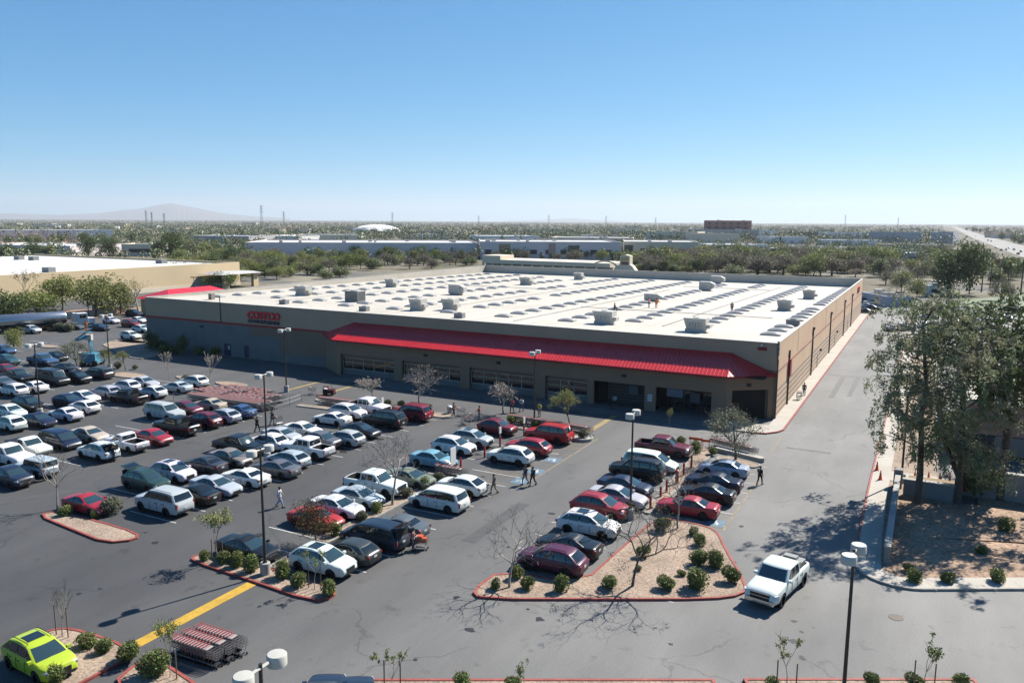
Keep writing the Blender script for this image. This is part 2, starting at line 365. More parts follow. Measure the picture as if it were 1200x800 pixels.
for k in range(50): mb.box(.05, 1.66, -4+k*2.6, -3.975+k*2.6, .15, .153)
struct('pavement_joint', mb, 'kerb_grey')
mb = MB(); mb.prism([(13.1, -24), *inner[2:], (60, -15.8), (60, -17), (20, -17), (20, -22), (13.1, -24)], 0, .13); struct('gravel_bed', mb, 'gravel_pink')
mb = MB(); mb.prism([(13.1, -24), (13.1, 60), (17, 60), (17, -24)], 0, .10); struct('gravel_bed', mb, 'gravel')
mb = MB(); mb.prism([(13.2, -18.6), (13.2, -15.6), (17.5, -15.6), (17.5, -18.6)], .1, .14); struct('path', mb, 'sidewalk')
mb = MB(); mb.prism([(17, -22), (60, -22), (60, 90), (17, 90)], 0, .05); struct('yard_paving', mb, 'asphalt_worn')
mb = MB(); mb.prism([(-40, 128), (60, 128), (60, 185), (-40, 185)], -.01, .03); struct('back_parking', mb, 'asphalt_worn')

# ------------------------------------------------------------------ painted markings
mat('line_front', (.32, .235, .10), .75, var=.3, scale=1.2, var2=.25, scale2=9); mat('oil', (.030, .029, .028), .5, var=.2, scale=4); mat('patch', (.085, .084, .083), .8, var=.2, scale=1.5, var2=.2, scale2=9); mat('iron', (.10, .085, .07), .6, .3)
mb = MB(); P = 2.8
ROWS = [(-81.0, -74.0, -46.5, -18.5), (-63.0, -55.6, -55.8, -27), (-44.6, -36.6, -57.5, -20), (-26.0, -18.4, -58, -24), (-7.6, .8, -50.5, -20.5), (-99, -91, -46, -24), (-116, -108, -46, -16), (-134, -126, -20, -4)]
zl = .011
for (x0, x1, y0, y1) in ROWS:
    y = -53.3
    ys = [-53.3+P*k for k in range(-3, 18) if y0-.8 <= -53.3+P*k <= y1+.8]
    for y in ys:
        if x0 < -10 or y > -50: mb.box(x0-1.9, -3.9 if x0 == -7.6 else (x0+x1)/2-.6, y-.05, y+.05, zl, zl+.003)
        mb.box(-2.6 if x0 == -7.6 else (x0+x1)/2+.6, x1+1.9, y-.05, y+.05, zl, zl+.003)
struct('stall_line', mb, 'line_white')
mb = MB(); mb.box(-22.3, -21.5, -69.5, -60.9, zl, zl+.004); struct('crosswalk_line', mb, 'line_yellow')
mb = MB()
for x in (-61.6, -55.6, -17.2): mb.box(x-.35, x+.35, -16, -7.7, zl, zl+.004)
struct('crosswalk_line', mb, 'line_front')
mb = MB()
for k in range(10):      # hatched aisles beside the reserved stalls
    for (xa, xb, ya) in ((-20.6, -17.2, -35.6), (-17.6, -15.6, -24.0)):
        mb.quad((xa, ya+k*.55, zl), (xa+.15, ya+k*.55, zl), (xb+.15, ya+k*.55+1.2, zl), (xb, ya+k*.55+1.2, zl))
mb.box(-20.7, -15.2, -36.0, -35.9, zl, zl+.003); mb.box(-15.3, -15.15, -36, -18, zl, zl+.003)
mb.box(2.6, 2.75, -37.5, -21, zl, zl+.003); mb.box(2.0, 2.15, -14, -8, zl, zl+.003)
for y in (-37.0, -33.9, -29.8, -26.6, -22.2): mb.box(-.2, 2.6, y-.05, y+.05, zl, zl+.003)
for y in (-33.2, -30.8, -27.9, -25.1, -22.5): mb.box(-20.5, -15.3, y-.05, y+.05, zl, zl+.003)
struct('stall_line', mb, 'line_faded')
mb = MB()
for (x, y) in ((-16.0, -34.6), (-16.1, -31.4), (-16.2, -27.4), (1.7, -36.2)): mb.box(x-.75, x+.75, y-.75, y+.75, zl+.004, zl+.006)
struct('reserved_stall_marking', mb, 'line_blue')
mb = MB()
for (x, y) in ((-16.0, -34.6), (-16.1, -31.4), (-16.2, -27.4), (1.7, -36.2)):      # wheelchair symbol
    z = zl+.008
    for k in range(9):
        a = RAD(60-k*30); b = RAD(60-(k+1)*30); q = lambda t, r: (x-.08+math.sin(t)*r, y-.05+math.cos(t)*r, z)
        mb.quad(q(a+PI/2, .36), q(a+PI/2, .26), q(b+PI/2, .26), q(b+PI/2, .36))
    mb.box(x-.02, x+.08, y-.05, y+.42, z, z+.002); mb.box(x+.08, x+.32, y-.05, y+.05, z, z+.002); mb.box(x+.24, x+.32, y-.42, y-.05, z, z+.002); mb.box(x-.04, x+.1, y+.48, y+.62, z, z+.002)
struct('reserved_stall_marking', mb, 'line_white')

# oil spots in the stalls, patched trenches, a manhole
r = random.Random(9); mb = MB()
for (x0, x1, y0, y1) in ROWS[:6]:
    y = -53.3
    for k in range(-3, 18):
        yy = -53.3+P*(k+.5)
        if not (y0 < yy < y1): continue
        for sx in (x0-.2, x1+.2, x0+1.6, x1-1.6):
            if r.random() < .62:
                cx, cy = sx+r.uniform(-1.2, 1.2), yy+r.uniform(-.4, .4); n = 11; R_ = r.uniform(.12, .42); p = [(cx+math.cos(2*PI*i/n)*R_*r.uniform(.6, 1.2)*1.3, cy+math.sin(2*PI*i/n)*R_*r.uniform(.6, 1.2), zl-.004) for i in range(n)]; mb.add(p, [tuple(range(n))])
for k in range(46):
    q = G(r.uniform(20, 1000), r.uniform(600, 790)); n = 10; R_ = r.uniform(.06, .28); mb.add([(q.x+math.cos(2*PI*i/n)*R_*r.uniform(.5, 1.4), q.y+math.sin(2*PI*i/n)*R_*r.uniform(.5, 1.3), zl-.004) for i in range(n)], [tuple(range(n))])
struct('road_stain', mb, 'oil')
mb = MB()
for (x, y, w_, l_, a) in ((-13.2, -44, 1.1, 9, 90), (-50, -58, 1.0, 7, 60)):
    mt = Matrix.Translation((x, y, zl-.002)) @ Matrix.Rotation(RAD(a), 4, 'Z'); mb.add([mt @ Vector(v) for v in ((-l_/2, -w_/2, 0), (l_/2, -w_/2, 0), (l_/2, w_/2, 0), (-l_/2, w_/2, 0))], [(0, 1, 2, 3)])
struct('road_patch', mb, 'patch')
mat('patch_pale', (.15, .147, .14), .8, var=.25, scale=1.5, var2=.2, scale2=9); mb = MB(); mb.box(4.2, 4.9, 16, 32, zl-.008, zl-.002); mb.box(6.3, 6.9, 18, 33, zl-.008, zl-.002); mb.box(3.2, 7.5, -11.9, -11.4, zl-.008, zl-.002); mb.box(2.0, 11.5, 33.2, 33.6, zl-.008, zl-.002); struct('road_patch', mb, 'patch_pale')
mb = MB(); q = G(1050, 723); mb.lathe([(.42, 0.004), (.42, .02), (0, .021)], 20, 0, Matrix.Translation((q.x, q.y, 0))); struct('manhole_cover', mb, 'iron')
# ================================================================== the warehouse
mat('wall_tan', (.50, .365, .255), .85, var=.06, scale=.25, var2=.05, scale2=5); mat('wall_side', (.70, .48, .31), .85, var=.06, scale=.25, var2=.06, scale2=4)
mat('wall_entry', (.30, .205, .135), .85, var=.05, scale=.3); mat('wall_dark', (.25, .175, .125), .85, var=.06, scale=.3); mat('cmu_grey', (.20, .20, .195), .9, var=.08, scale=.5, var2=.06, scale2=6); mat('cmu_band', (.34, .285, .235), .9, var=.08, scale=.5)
mat('stripe_red', (.36, .03, .035), .6); mat('stripe_faded', (.50, .26, .19), .7, var=.15, scale=.3); mat('roof_white', (.61, .56, .475), .8, var=.10, scale=.10, var2=.07, scale2=1.2)
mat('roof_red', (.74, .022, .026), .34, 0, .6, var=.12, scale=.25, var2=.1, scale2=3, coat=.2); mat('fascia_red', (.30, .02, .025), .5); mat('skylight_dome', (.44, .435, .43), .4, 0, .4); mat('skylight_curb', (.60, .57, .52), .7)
mat('hvac', (.62, .59, .53), .55, var=.08, scale=1); mat('hvac_grey', (.30, .30, .29), .55); mat('louver', (.10, .10, .10), .6); mat('downspout', (.10, .065, .05), .6)
mat('sign_red', (.80, .015, .03), .4); mat('sign_navy', (.012, .02, .075), .4); mat('mullion', (.55, .52, .40), .5); mat('interior_dark', (.012, .011, .011), .9); mat('poster', (.13, .16, .20), .6); mat('poster_white', (.6, .6, .6), .6)
mat('cover_metal', (.30, .30, .31), .5, .4)
WH, RF, RB, DEP, WID = 9.1, 8.72, 6.9, 124.0, 110.0
def roof_z(y): return RF + (RB-RF)*y/DEP
store = thing('warehouse_store', 'long low tan warehouse store with white roof and red metal entrance canopy', 'store', (0, 0, 0))
def part(name, mb, mats, smooth=None, parent=store): return obj(name, mb, mats, parent, smooth)
T = .3
mb = MB()
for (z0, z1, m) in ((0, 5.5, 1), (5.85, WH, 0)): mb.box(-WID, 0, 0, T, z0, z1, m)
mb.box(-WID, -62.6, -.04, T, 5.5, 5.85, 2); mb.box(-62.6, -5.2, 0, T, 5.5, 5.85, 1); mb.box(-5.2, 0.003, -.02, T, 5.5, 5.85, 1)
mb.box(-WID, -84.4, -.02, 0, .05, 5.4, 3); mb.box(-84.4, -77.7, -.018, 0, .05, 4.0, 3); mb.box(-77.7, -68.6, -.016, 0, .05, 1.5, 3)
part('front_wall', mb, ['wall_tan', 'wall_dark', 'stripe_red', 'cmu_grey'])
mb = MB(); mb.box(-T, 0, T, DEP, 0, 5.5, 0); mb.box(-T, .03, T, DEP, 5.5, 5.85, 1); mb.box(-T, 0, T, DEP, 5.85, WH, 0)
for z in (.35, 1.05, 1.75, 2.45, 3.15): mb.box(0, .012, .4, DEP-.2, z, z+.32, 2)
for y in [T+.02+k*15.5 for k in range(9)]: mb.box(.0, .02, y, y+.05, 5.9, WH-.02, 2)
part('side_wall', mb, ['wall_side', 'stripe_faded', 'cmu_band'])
mb = MB(); mb.box(-WID, -WID+T, T, DEP, 0, WH); mb.box(-WID+T, -T, DEP-T, DEP, 0, WH); part('rear_wall', mb, ['roof_white'])
mb = MB(); mb.box(-WID-.03, .03, -.04, T+.03, WH, WH+.04, 0); mb.box(-T-.03, .03, T+.03, DEP+.03, WH, WH+.04, 0); mb.box(-WID-.03, -WID+T+.03, T+.03, DEP+.03, WH, WH+.04, 0); mb.box(-WID+T+.03, -T-.03, DEP-T-.03, DEP+.03, WH, WH+.04, 0)
part('coping', mb, ['hvac'])
mb = MB(); N_ = 24
for i in range(N_):
    y0, y1 = T+(DEP-2*T)*i/N_, T+(DEP-2*T)*(i+1)/N_; mb.quad((-WID+T, y0, roof_z(y0)), (-T, y0, roof_z(y0)), (-T, y1, roof_z(y1)), (-WID+T, y1, roof_z(y1)))
for k in range(36):
    x = -WID+2+k*3.05; mb.quad((x, T, roof_z(T)+.012), (x+.12, T, roof_z(T)+.012), (x+.12, DEP-T, roof_z(DEP)+.012), (x, DEP-T, roof_z(DEP)+.012), 1)
roof_o = part('roof', mb, ['roof_white', 'hvac'])
# skylights: the hundred nearest are parts of their own, the rest one part
def sky_mb(mb, x, y, z, sx=2.5, sy=1.25):
    mb.box(x-sx/2, x+sx/2, y-sy/2, y+sy/2, z-.05, z+.22, 0); n, m = 8, 5; o = len(mb.v)
    for j in range(m+1):
        for i in range(n+1):
            u, v = i/n*2-1, j/m*2-1; h = .25*max(0, (1-u*u))**.6*max(0, 1-v*v)**.5
            mb.v.append((x+u*sx*.47, y+v*sy*.46, z+.225+h))
    for j in range(m):
        for i in range(n): a = o+j*(n+1)+i; mb.f.append((a, a+1, a+n+2, a+n+1)); mb.m.append(1)
HV = [(-25.8, 10.6, 0), (-12.1, 8.9, 0), (-6.9, 47.3, 1), (-6.7, 76.5, 1), (-32.0, 51.8, 2), (-30.6, 87, 3), (-1.9, 23.6, 4), (-34.6, 114, 3), (-70.8, 107, 1), (-93.6, 23.0, 0), (-77.0, 18.4, 5), (-54.4, 14.7, 1), (-70.5, 42.6, 3), (-94, 52.4, 1), (-72.6, 78.5, 0), (-64.9, 5.6, 6), (-58.6, 11.5, 1), (-83.5, 7.2, 6), (-47, 5.6, 6)]
pts = []
for x in (-2.7, -12.9, -23.05, -31.6, -42.2, -52.4, -62.6, -72.8, -83.0, -93.2, -103.2):
    for k in range(21):
        y = 10.6+k*5.15 + (.5 if x in (-12.9, -52.4) else 0)
        if any(abs(x-h[0]) < 2.9 and abs(y-h[1]) < 2.6 for h in HV) or rnd.random() < .04: continue
        pts.append((x, y))
pts.sort(key=lambda p: depth_of((p[0], p[1], 8)))
mb = MB(); sky_mb(mb, 0, 0, 0); sk_me = mb.mesh('skylight', ['skylight_curb', 'skylight_dome'], 40)
slope = math.atan2(RB-RF, DEP)
for p in pts[:99]:
    o = place('skylight', sk_me, store, (p[0], p[1], roof_z(p[1]))); o.rotation_euler = (slope, 0, 0)
mb = MB()
for p in pts[99:]: sky_mb(mb, p[0], p[1], roof_z(p[1]))
o = part('skylight', mb, ['skylight_curb', 'skylight_dome'], 40); o['kind'] = 'stuff'
# rooftop units
def hvac(x, y, kind, label):
    z = roof_z(y); t = thing('rooftop_unit', label, 'rooftop unit', (x, y, z-.02), 0, 'cooling and air units on the white roof'); mb = MB()
    if kind in (0, 1):
        w, d, h = (3.0, 2.0, 1.5) if kind == 0 else (2.4, 1.9, 1.5)
        mb.box(-w*.42, w*.42, -d*.42, d*.42, 0, .45, 1); obj('curb', mb, ['hvac', 'skylight_curb'], t)
        mb = MB(); vs = [(-w/2, -d/2, h+.4), (w/2, -d/2, h+.4), (w/2, d/2, h+.4), (-w/2, d/2, h+.4), (-w*.36, -d*.4, .45), (w*.5, -d*.4, .45), (w*.5, d*.4, .45), (-w*.36, d*.4, .45)]
        mb.add(vs, ((0, 1, 2, 3), (0, 4, 5, 1), (1, 5, 6, 2), (2, 6, 7, 3), (3, 7, 4, 0))); obj('cabinet', mb, 'hvac', t)
        mb = MB(); mb.box(w*.5, w*.5+.5, -d*.3, d*.3, .6, 1.1); obj('intake_hood', mb, 'hvac', t)
        mb = MB()
        for k in range(5): mb.box(-w*.3+k*w*.13, -w*.3+k*w*.13+w*.09, -d/2-.02, -d*.44, .8, 1.3)
        obj('grille', mb, 'skylight_curb', t)
        mb = MB(); mb.lathe([(.42, h+.4), (.42, h+.5), (.36, h+.5)], 14); obj('fan_guard', mb, 'skylight_curb', t)
    elif kind == 5:
        mb.box(-1.5, 1.5, -1.1, 1.1, 0, 2.0); obj('cabinet', mb, 'hvac', t); mb = MB()
        for k in range(8): mb.box(-1.4, 1.4, -1.13, -1.101, .2+k*.22, .34+k*.22)
        for k in range(8): mb.box(1.501, 1.53, -1, 1, .2+k*.22, .34+k*.22)
        obj('grille', mb, 'louver', t); mb = MB(); mb.lathe([(.8, 2.0), (.8, 2.15), (.7, 2.15)], 16); obj('fan_guard', mb, 'skylight_curb', t)
    elif kind in (2, 3):
        h = 1.5 if kind == 2 else 2.1
        mb.box(-1.3, 1.3, -.9, .9, .25, h); obj('cabinet', mb, 'hvac', t); mb = MB(); mb.box(-1.1, 1.1, -.75, .75, 0, .25); obj('curb', mb, 'hvac_grey', t)
        mb = MB(); vs = [(1.3, -.7, h-.1), (1.3, .7, h-.1), (2.2, .7, h-.5), (2.2, -.7, h-.5), (1.3, -.7, .5), (1.3, .7, .5), (2.2, .7, .8), (2.2, -.7, .8)]
        mb.add(vs, ((0, 3, 2, 1), (3, 0, 4, 7), (1, 2, 6, 5), (2, 3, 7, 6), (4, 5, 6, 7))); obj('intake_hood', mb, 'hvac', t)
        mb = MB(); mb.box(-.9, .4, -.93, -.902, .5, h-.3); obj('grille', mb, 'skylight_curb', t)
    else:
        s = 1 if kind == 4 else .8
        mb.box(-.9*s, .9*s, -.6*s, .6*s, 0, .95*s); obj('cabinet', mb, 'hvac_grey', t); mb = MB(); mb.lathe([(.4*s, .95*s), (.4*s, 1.05*s), (.33*s, 1.05*s)], 12); obj('fan_guard', mb, 'louver', t)
HL = ['white flared rooftop cooler just behind the front parapet above the entrance windows', 'white flared rooftop cooler behind the front parapet nearest the right corner', 'nearer of two white flared coolers along the right side wall of the roof', 'white flared cooler near the far right corner of the roof', 'low white unit with side hood behind the two orange-vested roof workers', 'tall white hooded unit in the last skylight rows, right of the roof centre', 'small grey condenser close to the right parapet of the roof', 'tall white hooded unit against the rear parapet, right half', 'white flared cooler near the rear left corner of the roof', 'white flared cooler nearest the left front corner behind the store sign', 'large grey louvred unit left of centre near the front parapet', 'white flared cooler near the front, right of the louvred grey unit', 'tan hooded unit standing mid-roof left of centre', 'white flared cooler by the left parapet, halfway back', 'white flared cooler far back in the left half of the roof', 'small grey condenser at the front parapet above the left canopy end', 'white flared cooler in front of the louvred unit', 'small grey condenser above the store sign', 'small grey condenser at the front parapet over the canopy middle']
for h, l in zip(HV, HL): hvac(h[0], h[1], h[2], l)
mb = MB()
for k in range(26):
    x, y = -108+rnd.random()*104, 6+rnd.random()*112; z = roof_z(y); mb.lathe([(.09, z), (.09, z+.6), (.16, z+.62), (.16, z+.72)], 8)
part('vent_pipe', mb, 'hvac_grey')['kind'] = 'stuff'
mb = MB()
for (x, y0, y1) in ((-17.6, 12, 110), (-38, 6, 84), (-57.5, 18, 112), (-88, 10, 96)): mb.tube([(x, y0, roof_z(y0)+.15), (x, y1, roof_z(y1)+.15)], .07, 5)
for (y, x0, x1) in ((31, -38, -6), (66, -88, -57.5), (95, -38, -17.6)): mb.tube([(x0, y, roof_z(y)+.2), (x1, y, roof_z(y)+.2)], .06, 5)
part('conduit', mb, 'skylight_curb')
mb = MB(); mb.box(-100.6, -99.8, 6, 6.8, roof_z(6), roof_z(6)+1.1); part('roof_hatch', mb, 'cmu_band')

# entrance block and its canopy
FY = -3.5
mb = MB()
def fw(x0, x1, z0, z1, m=0, y0=FY, y1=FY+.35): mb.box(x0, x1, y0, y1, z0, z1, m)
OPEN = [(-62.4, -52.6), (-51.2, -41.4), (-39.9, -30.1), (-28.4, -22.5), (-21.6, -14.9), (-13.5, -6.7)]
fw(-63, -5.0, 3.2, 5.15); xs = [-63]+[v for o in OPEN for v in o]+[-5.0]
for i in range(0, len(xs), 2): fw(xs[i], xs[i+1], 0, 3.2)
def slab(a, b, z0, z1, th, m, mbx, off=0):
    d = (Vector(b)-Vector(a)).normalized(); n = Vector((d.y, -d.x)); a = Vector(a)+n*off; b = Vector(b)+n*off; p = [a, b, b-n*th, a-n*th]; mbx.prism([tuple(v) for v in p], z0, z1, m, True)
slab((-68.2, -.003), (-63, FY), 0, 5.15, .3, 0, mb); slab((-5, FY), (-.35, -.003), 3.6, 5.15, .3, 0, mb); slab((-5, FY), (-4.4, -3.05), 0, 3.6, .3, 0, mb); slab((-.8, -.34), (-.35, -.003), 0, 3.6, .3, 0, mb)
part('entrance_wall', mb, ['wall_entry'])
mb = MB(); slab((-4.4, -3.05), (-.8, -.34), 0, 3.6, .1, 0, mb, -.5); part('recess_panel', mb, 'interior_dark')
for (a, b) in OPEN[:4]:
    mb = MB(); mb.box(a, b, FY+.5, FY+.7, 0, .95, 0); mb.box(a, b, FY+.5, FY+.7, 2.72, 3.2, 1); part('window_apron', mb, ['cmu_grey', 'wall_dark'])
    mb = MB(); n = 5 if b-a > 8 else 3
    for k in range(n+1): x = a+.08+(b-a-.16)*k/n; mb.box(x-.035, x+.035, FY+.47, FY+.55, .95, 2.72)
    for z in (.95, 1.95, 2.64): mb.box(a, b, FY+.475, FY+.545, z, z+.07)
    wf = part('window', mb, 'mullion'); mb = MB(); mb.quad((a, FY+.52, .95), (b, FY+.52, .95), (b, FY+.52, 2.72), (a, FY+.52, 2.72)); obj('glass', mb, 'glass', wf)
mb = MB(); mb.box(-62.9, -22.3, -.5, -.2, 0, 5.1); mb.box(-22.35, -22.1, FY+.4, -.2, 0, 5.1); mb.box(-62, -.9, -2.8, -.1, 5.16, 5.2); mb.box(-22.1, -5.2, -.16, -.03, 0, 5.1); mb.box(-14.6, -13.9, FY+.4, -.2, 0, 3.6); mb.box(-5.3, -5.1, FY+.4, -.2, 0, 5.1); part('vestibule', mb, 'interior_dark')
mb = MB(); mb.box(-20.9, -15.7, -.2, -.165, 0, 3.0, 0)
for k in range(7): mb.box(-20.9, -15.7, -.22, -.205, .2+k*.4, .25+k*.4, 1)
part('roller_door', mb, ['louver', 'interior_dark'])
for x in (-12.9, -10.9, -8.9):
    mb = MB(); mb.box(x, x+1.8, -.24, -.17, 0, .1); mb.box(x, x+1.8, -.24, -.17, 2.3, 2.4); mb.box(x, x+.08, -.24, -.17, .1, 2.3); mb.box(x+.86, x+.94, -.24, -.17, .1, 2.3); mb.box(x+1.72, x+1.8, -.24, -.17, .1, 2.3)
    dr = part('door', mb, 'downspout'); mb = MB(); mb.quad((x, -.2, .1), (x+1.8, -.2, .1), (x+1.8, -.2, 2.3), (x, -.2, 2.3)); obj('glass', mb, 'glass', dr)
mb = MB(); mb.box(-12.1, -10.1, FY-.02, FY+.03, 2.2, 3.15); mb.box(-9.9, -8.7, -1.0, -.95, 1.2, 2.4); mb.box(-17.6, -16.4, -1.5, -1.45, 1.5, 2.6); part('notice_board', mb, 'poster')
mb = MB(); mb.box(-14.5, -13.9, FY-.03, FY-.003, 1.3, 2.2); part('notice_board', mb, 'poster_white')
EZ, RZ = 5.4, 7.5
eL, fL, fR, eR = (-68.7, -.05, EZ), (-63.3, -4.3, EZ), (-4.85, -4.3, EZ), (.02, -.05, EZ); rL, rR = (-62.7, -.05, RZ), (-5.2, -.05, RZ)
mb = MB(); mb.add([eL, fL, fR, eR, rL, rR], ((1, 2, 5, 4), (0, 1, 4), (2, 3, 5)))
nrm = (Vector(fR)-Vector(fL)).cross(Vector(rL)-Vector(fL)).normalized()
k = 0; x = -63.0
while x < -4.9:      # standing seams
    a = Vector((x, -4.3, EZ)); b = Vector((x, -.05, RZ))
    if x < -62.7: b = Vector(fL).lerp(Vector(rL), .5)
    mb.box(-.03, .03, 0, (b-a).length, -.02, .07, 0, Matrix.Translation(a) @ Matrix.Rotation(math.atan2(b.z-a.z, b.y-a.y), 4, 'X')); x += .46
for (A, B, Cc, sgn) in ((Vector(fR), Vector(eR), Vector(rR), 1), (Vector(eL), Vector(fL), Vector(rL), -1)):
    for i in range(1, 13):
        t = i/13; a = A.lerp(B, t); d = (B-A).normalized(); up = (Cc-A)-d*((Cc-A).dot(d)); foot = (Cc-A).dot(d)/(B-A).length
        s = t/foot if t < foot else (1-t)/(1-foot); b = a+up*s; mb.tube([a, b], .035, 4)
mb.tube([fR, rR], .07, 5); mb.tube([fL, rL], .07, 5); mb.tube([rL, rR], .07, 5)
part('canopy_roof', mb, 'roof_red')
mb = MB()
for (a, b) in ((eL, fL), (fL, fR), (fR, eR)): slab(a[:2], b[:2], EZ-.28, EZ-.01, .08, 0, mb)
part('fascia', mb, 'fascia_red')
for (x, z) in ((-47.0, 4.3), (-35.3, 4.25), (-17.6, 4.2)):
    mb = MB(); mb.box(x-.25, x+.25, FY-.28, FY-.002, z-.15, z+.15); part('wall_light', mb, 'plastic_dark')
mb = MB(); mb.cbox((-2.8, -1.85, 4.2), (.5, .3, .35), 0, .6); part('wall_light', mb, 'plastic_dark')
mb = MB(); mb.box(-96, -95.4, -.2, -.021, 4.6, 4.85); part('wall_light', mb, 'plastic_dark')
for y in (8.6, 30.8, 54.3, 79.2, 95.8):
    mb = MB(); mb.box(.012, .17, y-.13, y+.13, .15, 5.5); mb.box(.032, .17, y-.13, y+.13, 5.5, 5.86); mb.box(.012, .17, y-.13, y+.13, 5.86, 7.1); mb.box(.012, .3, y-.3, y+.3, 7.1, 7.5 if y > 10 else 7.12); mb.box(.17, .22, y-.35, y+.35, 4.2, 4.32)
    part('downspout', mb, 'downspout')
mb = MB(); mb.box(.02, .14, -.16, .08, .15, 7.2); part('downspout', mb, 'downspout')
mb = MB(); mb.box(.03, .32, 8.1, 9.2, 3.8, 6.0); part('sign_box', mb, 'fascia_red')
mb = MB(); mb.box(-90.5, -89.0, -.06, -.021, .15, 2.2); part('steel_door', mb, 'sign_navy'); mb = MB(); mb.box(-85.8, -84.85, -.06, -.021, .15, 2.2); part('steel_door', mb, 'sign_navy')
mb = MB(); mb.box(-89.6, -89.2, -.075, -.061, 1.2, 1.9); part('door_notice', mb, 'poster_white')
mb = MB(); mb.tube([(-91, -.08, 5.86), (-91, -.08, 10.2)], .07, 6); part('conduit', mb, 'downspout')
mb = MB(); mb.box(-2.3, -1.3, -.2, -.005, 8.15, 8.5, 0); mb.box(-1.95, -1.75, -.35, -.06, 8.62, 8.85, 1); part('alarm_box', mb, ['fascia_red', 'white_paint'])
mb = MB(); mb.box(.02, .3, 41, 41.3, 2.4, 2.75); mb.box(.02, .3, 66, 66.3, 2.4, 2.75); part('wall_light', mb, 'plastic_dark')
for y in (38, 63, 88): mb = MB(); mb.box(.013, .05, y, y+1.05, .15, 2.3); part('steel_door', mb, 'cmu_band')
def lettering(name, text, h, width, m, mtx, bold=.0, extr=.07, shear=0, parent=store):
    c = bpy.data.curves.new('lettering', 'FONT'); c.body = text; c.size = h/.72; c.extrude = extr; c.offset = bold; c.shear = shear; c.resolution_u = 3
    t = bpy.data.objects.new('tmp', c); COL.objects.link(t); me = evaluated(t); bpy.data.objects.remove(t)
    xs = [v.co.x for v in me.vertices]; s = width/(max(xs)-min(xs)); me.transform(Matrix.Translation((0, 0, 0)) @ Matrix.Diagonal((s, 1, 1, 1)) @ Matrix.Translation((-min(xs), 0, 0)))
    me.transform(mtx); me.materials.clear(); me.materials.append(MATS[m]); return place(name, me, parent)
def logo(mtx, W):
    s = W/7.2; t = MB(); t.box(-.05, W+.05, -.75*s, 1.2*s, -.02, .0); t.v = [tuple(mtx @ Vector(v)) for v in t.v]
    sg = place('sign', None, store)
    lettering('letter_row', 'COSTCO', 1.18*s, W, 'sign_red', mtx, .075*s, .09, .12, sg)
    lettering('letter_row', 'WHOLESALE', .50*s, W*.79, 'sign_navy', mtx @ Matrix.Translation((W*.19, -.72*s, 0)), .03*s, .07, .12, sg)
    mb = MB()
    for k in range(3): mb.box(.06*k*s, W*.165+.05*k*s, (-.72+.19*k)*s, (-.61+.19*k)*s, -.07, .07)
    mb.v = [tuple(mtx @ Vector(v)) for v in mb.v]; obj('stripe', mb, 'sign_navy', sg)
logo(Matrix.Translation((-84.7, -.12, 6.9)) @ Matrix.Rotation(PI/2, 4, 'X'), 7.2)
logo(Matrix.Translation((.12, 108.8, 7.2)) @ Matrix.Rotation(PI/2, 4, 'Z') @ Matrix.Rotation(PI/2, 4, 'X'), 5.0)
# ================================================================== vehicles
def lerp(a, b, t): return a+(b-a)*t
def pw(tab, x):
    if x <= tab[0][0]: return tab[0][1]
    for (x0, y0), (x1, y1) in zip(tab, tab[1:]):
        if x <= x1:
            t = (x-x0)/(x1-x0); t = t*t*(3-2*t)*.5+t*.5; return lerp(y0, y1, t)
    return tab[-1][1]
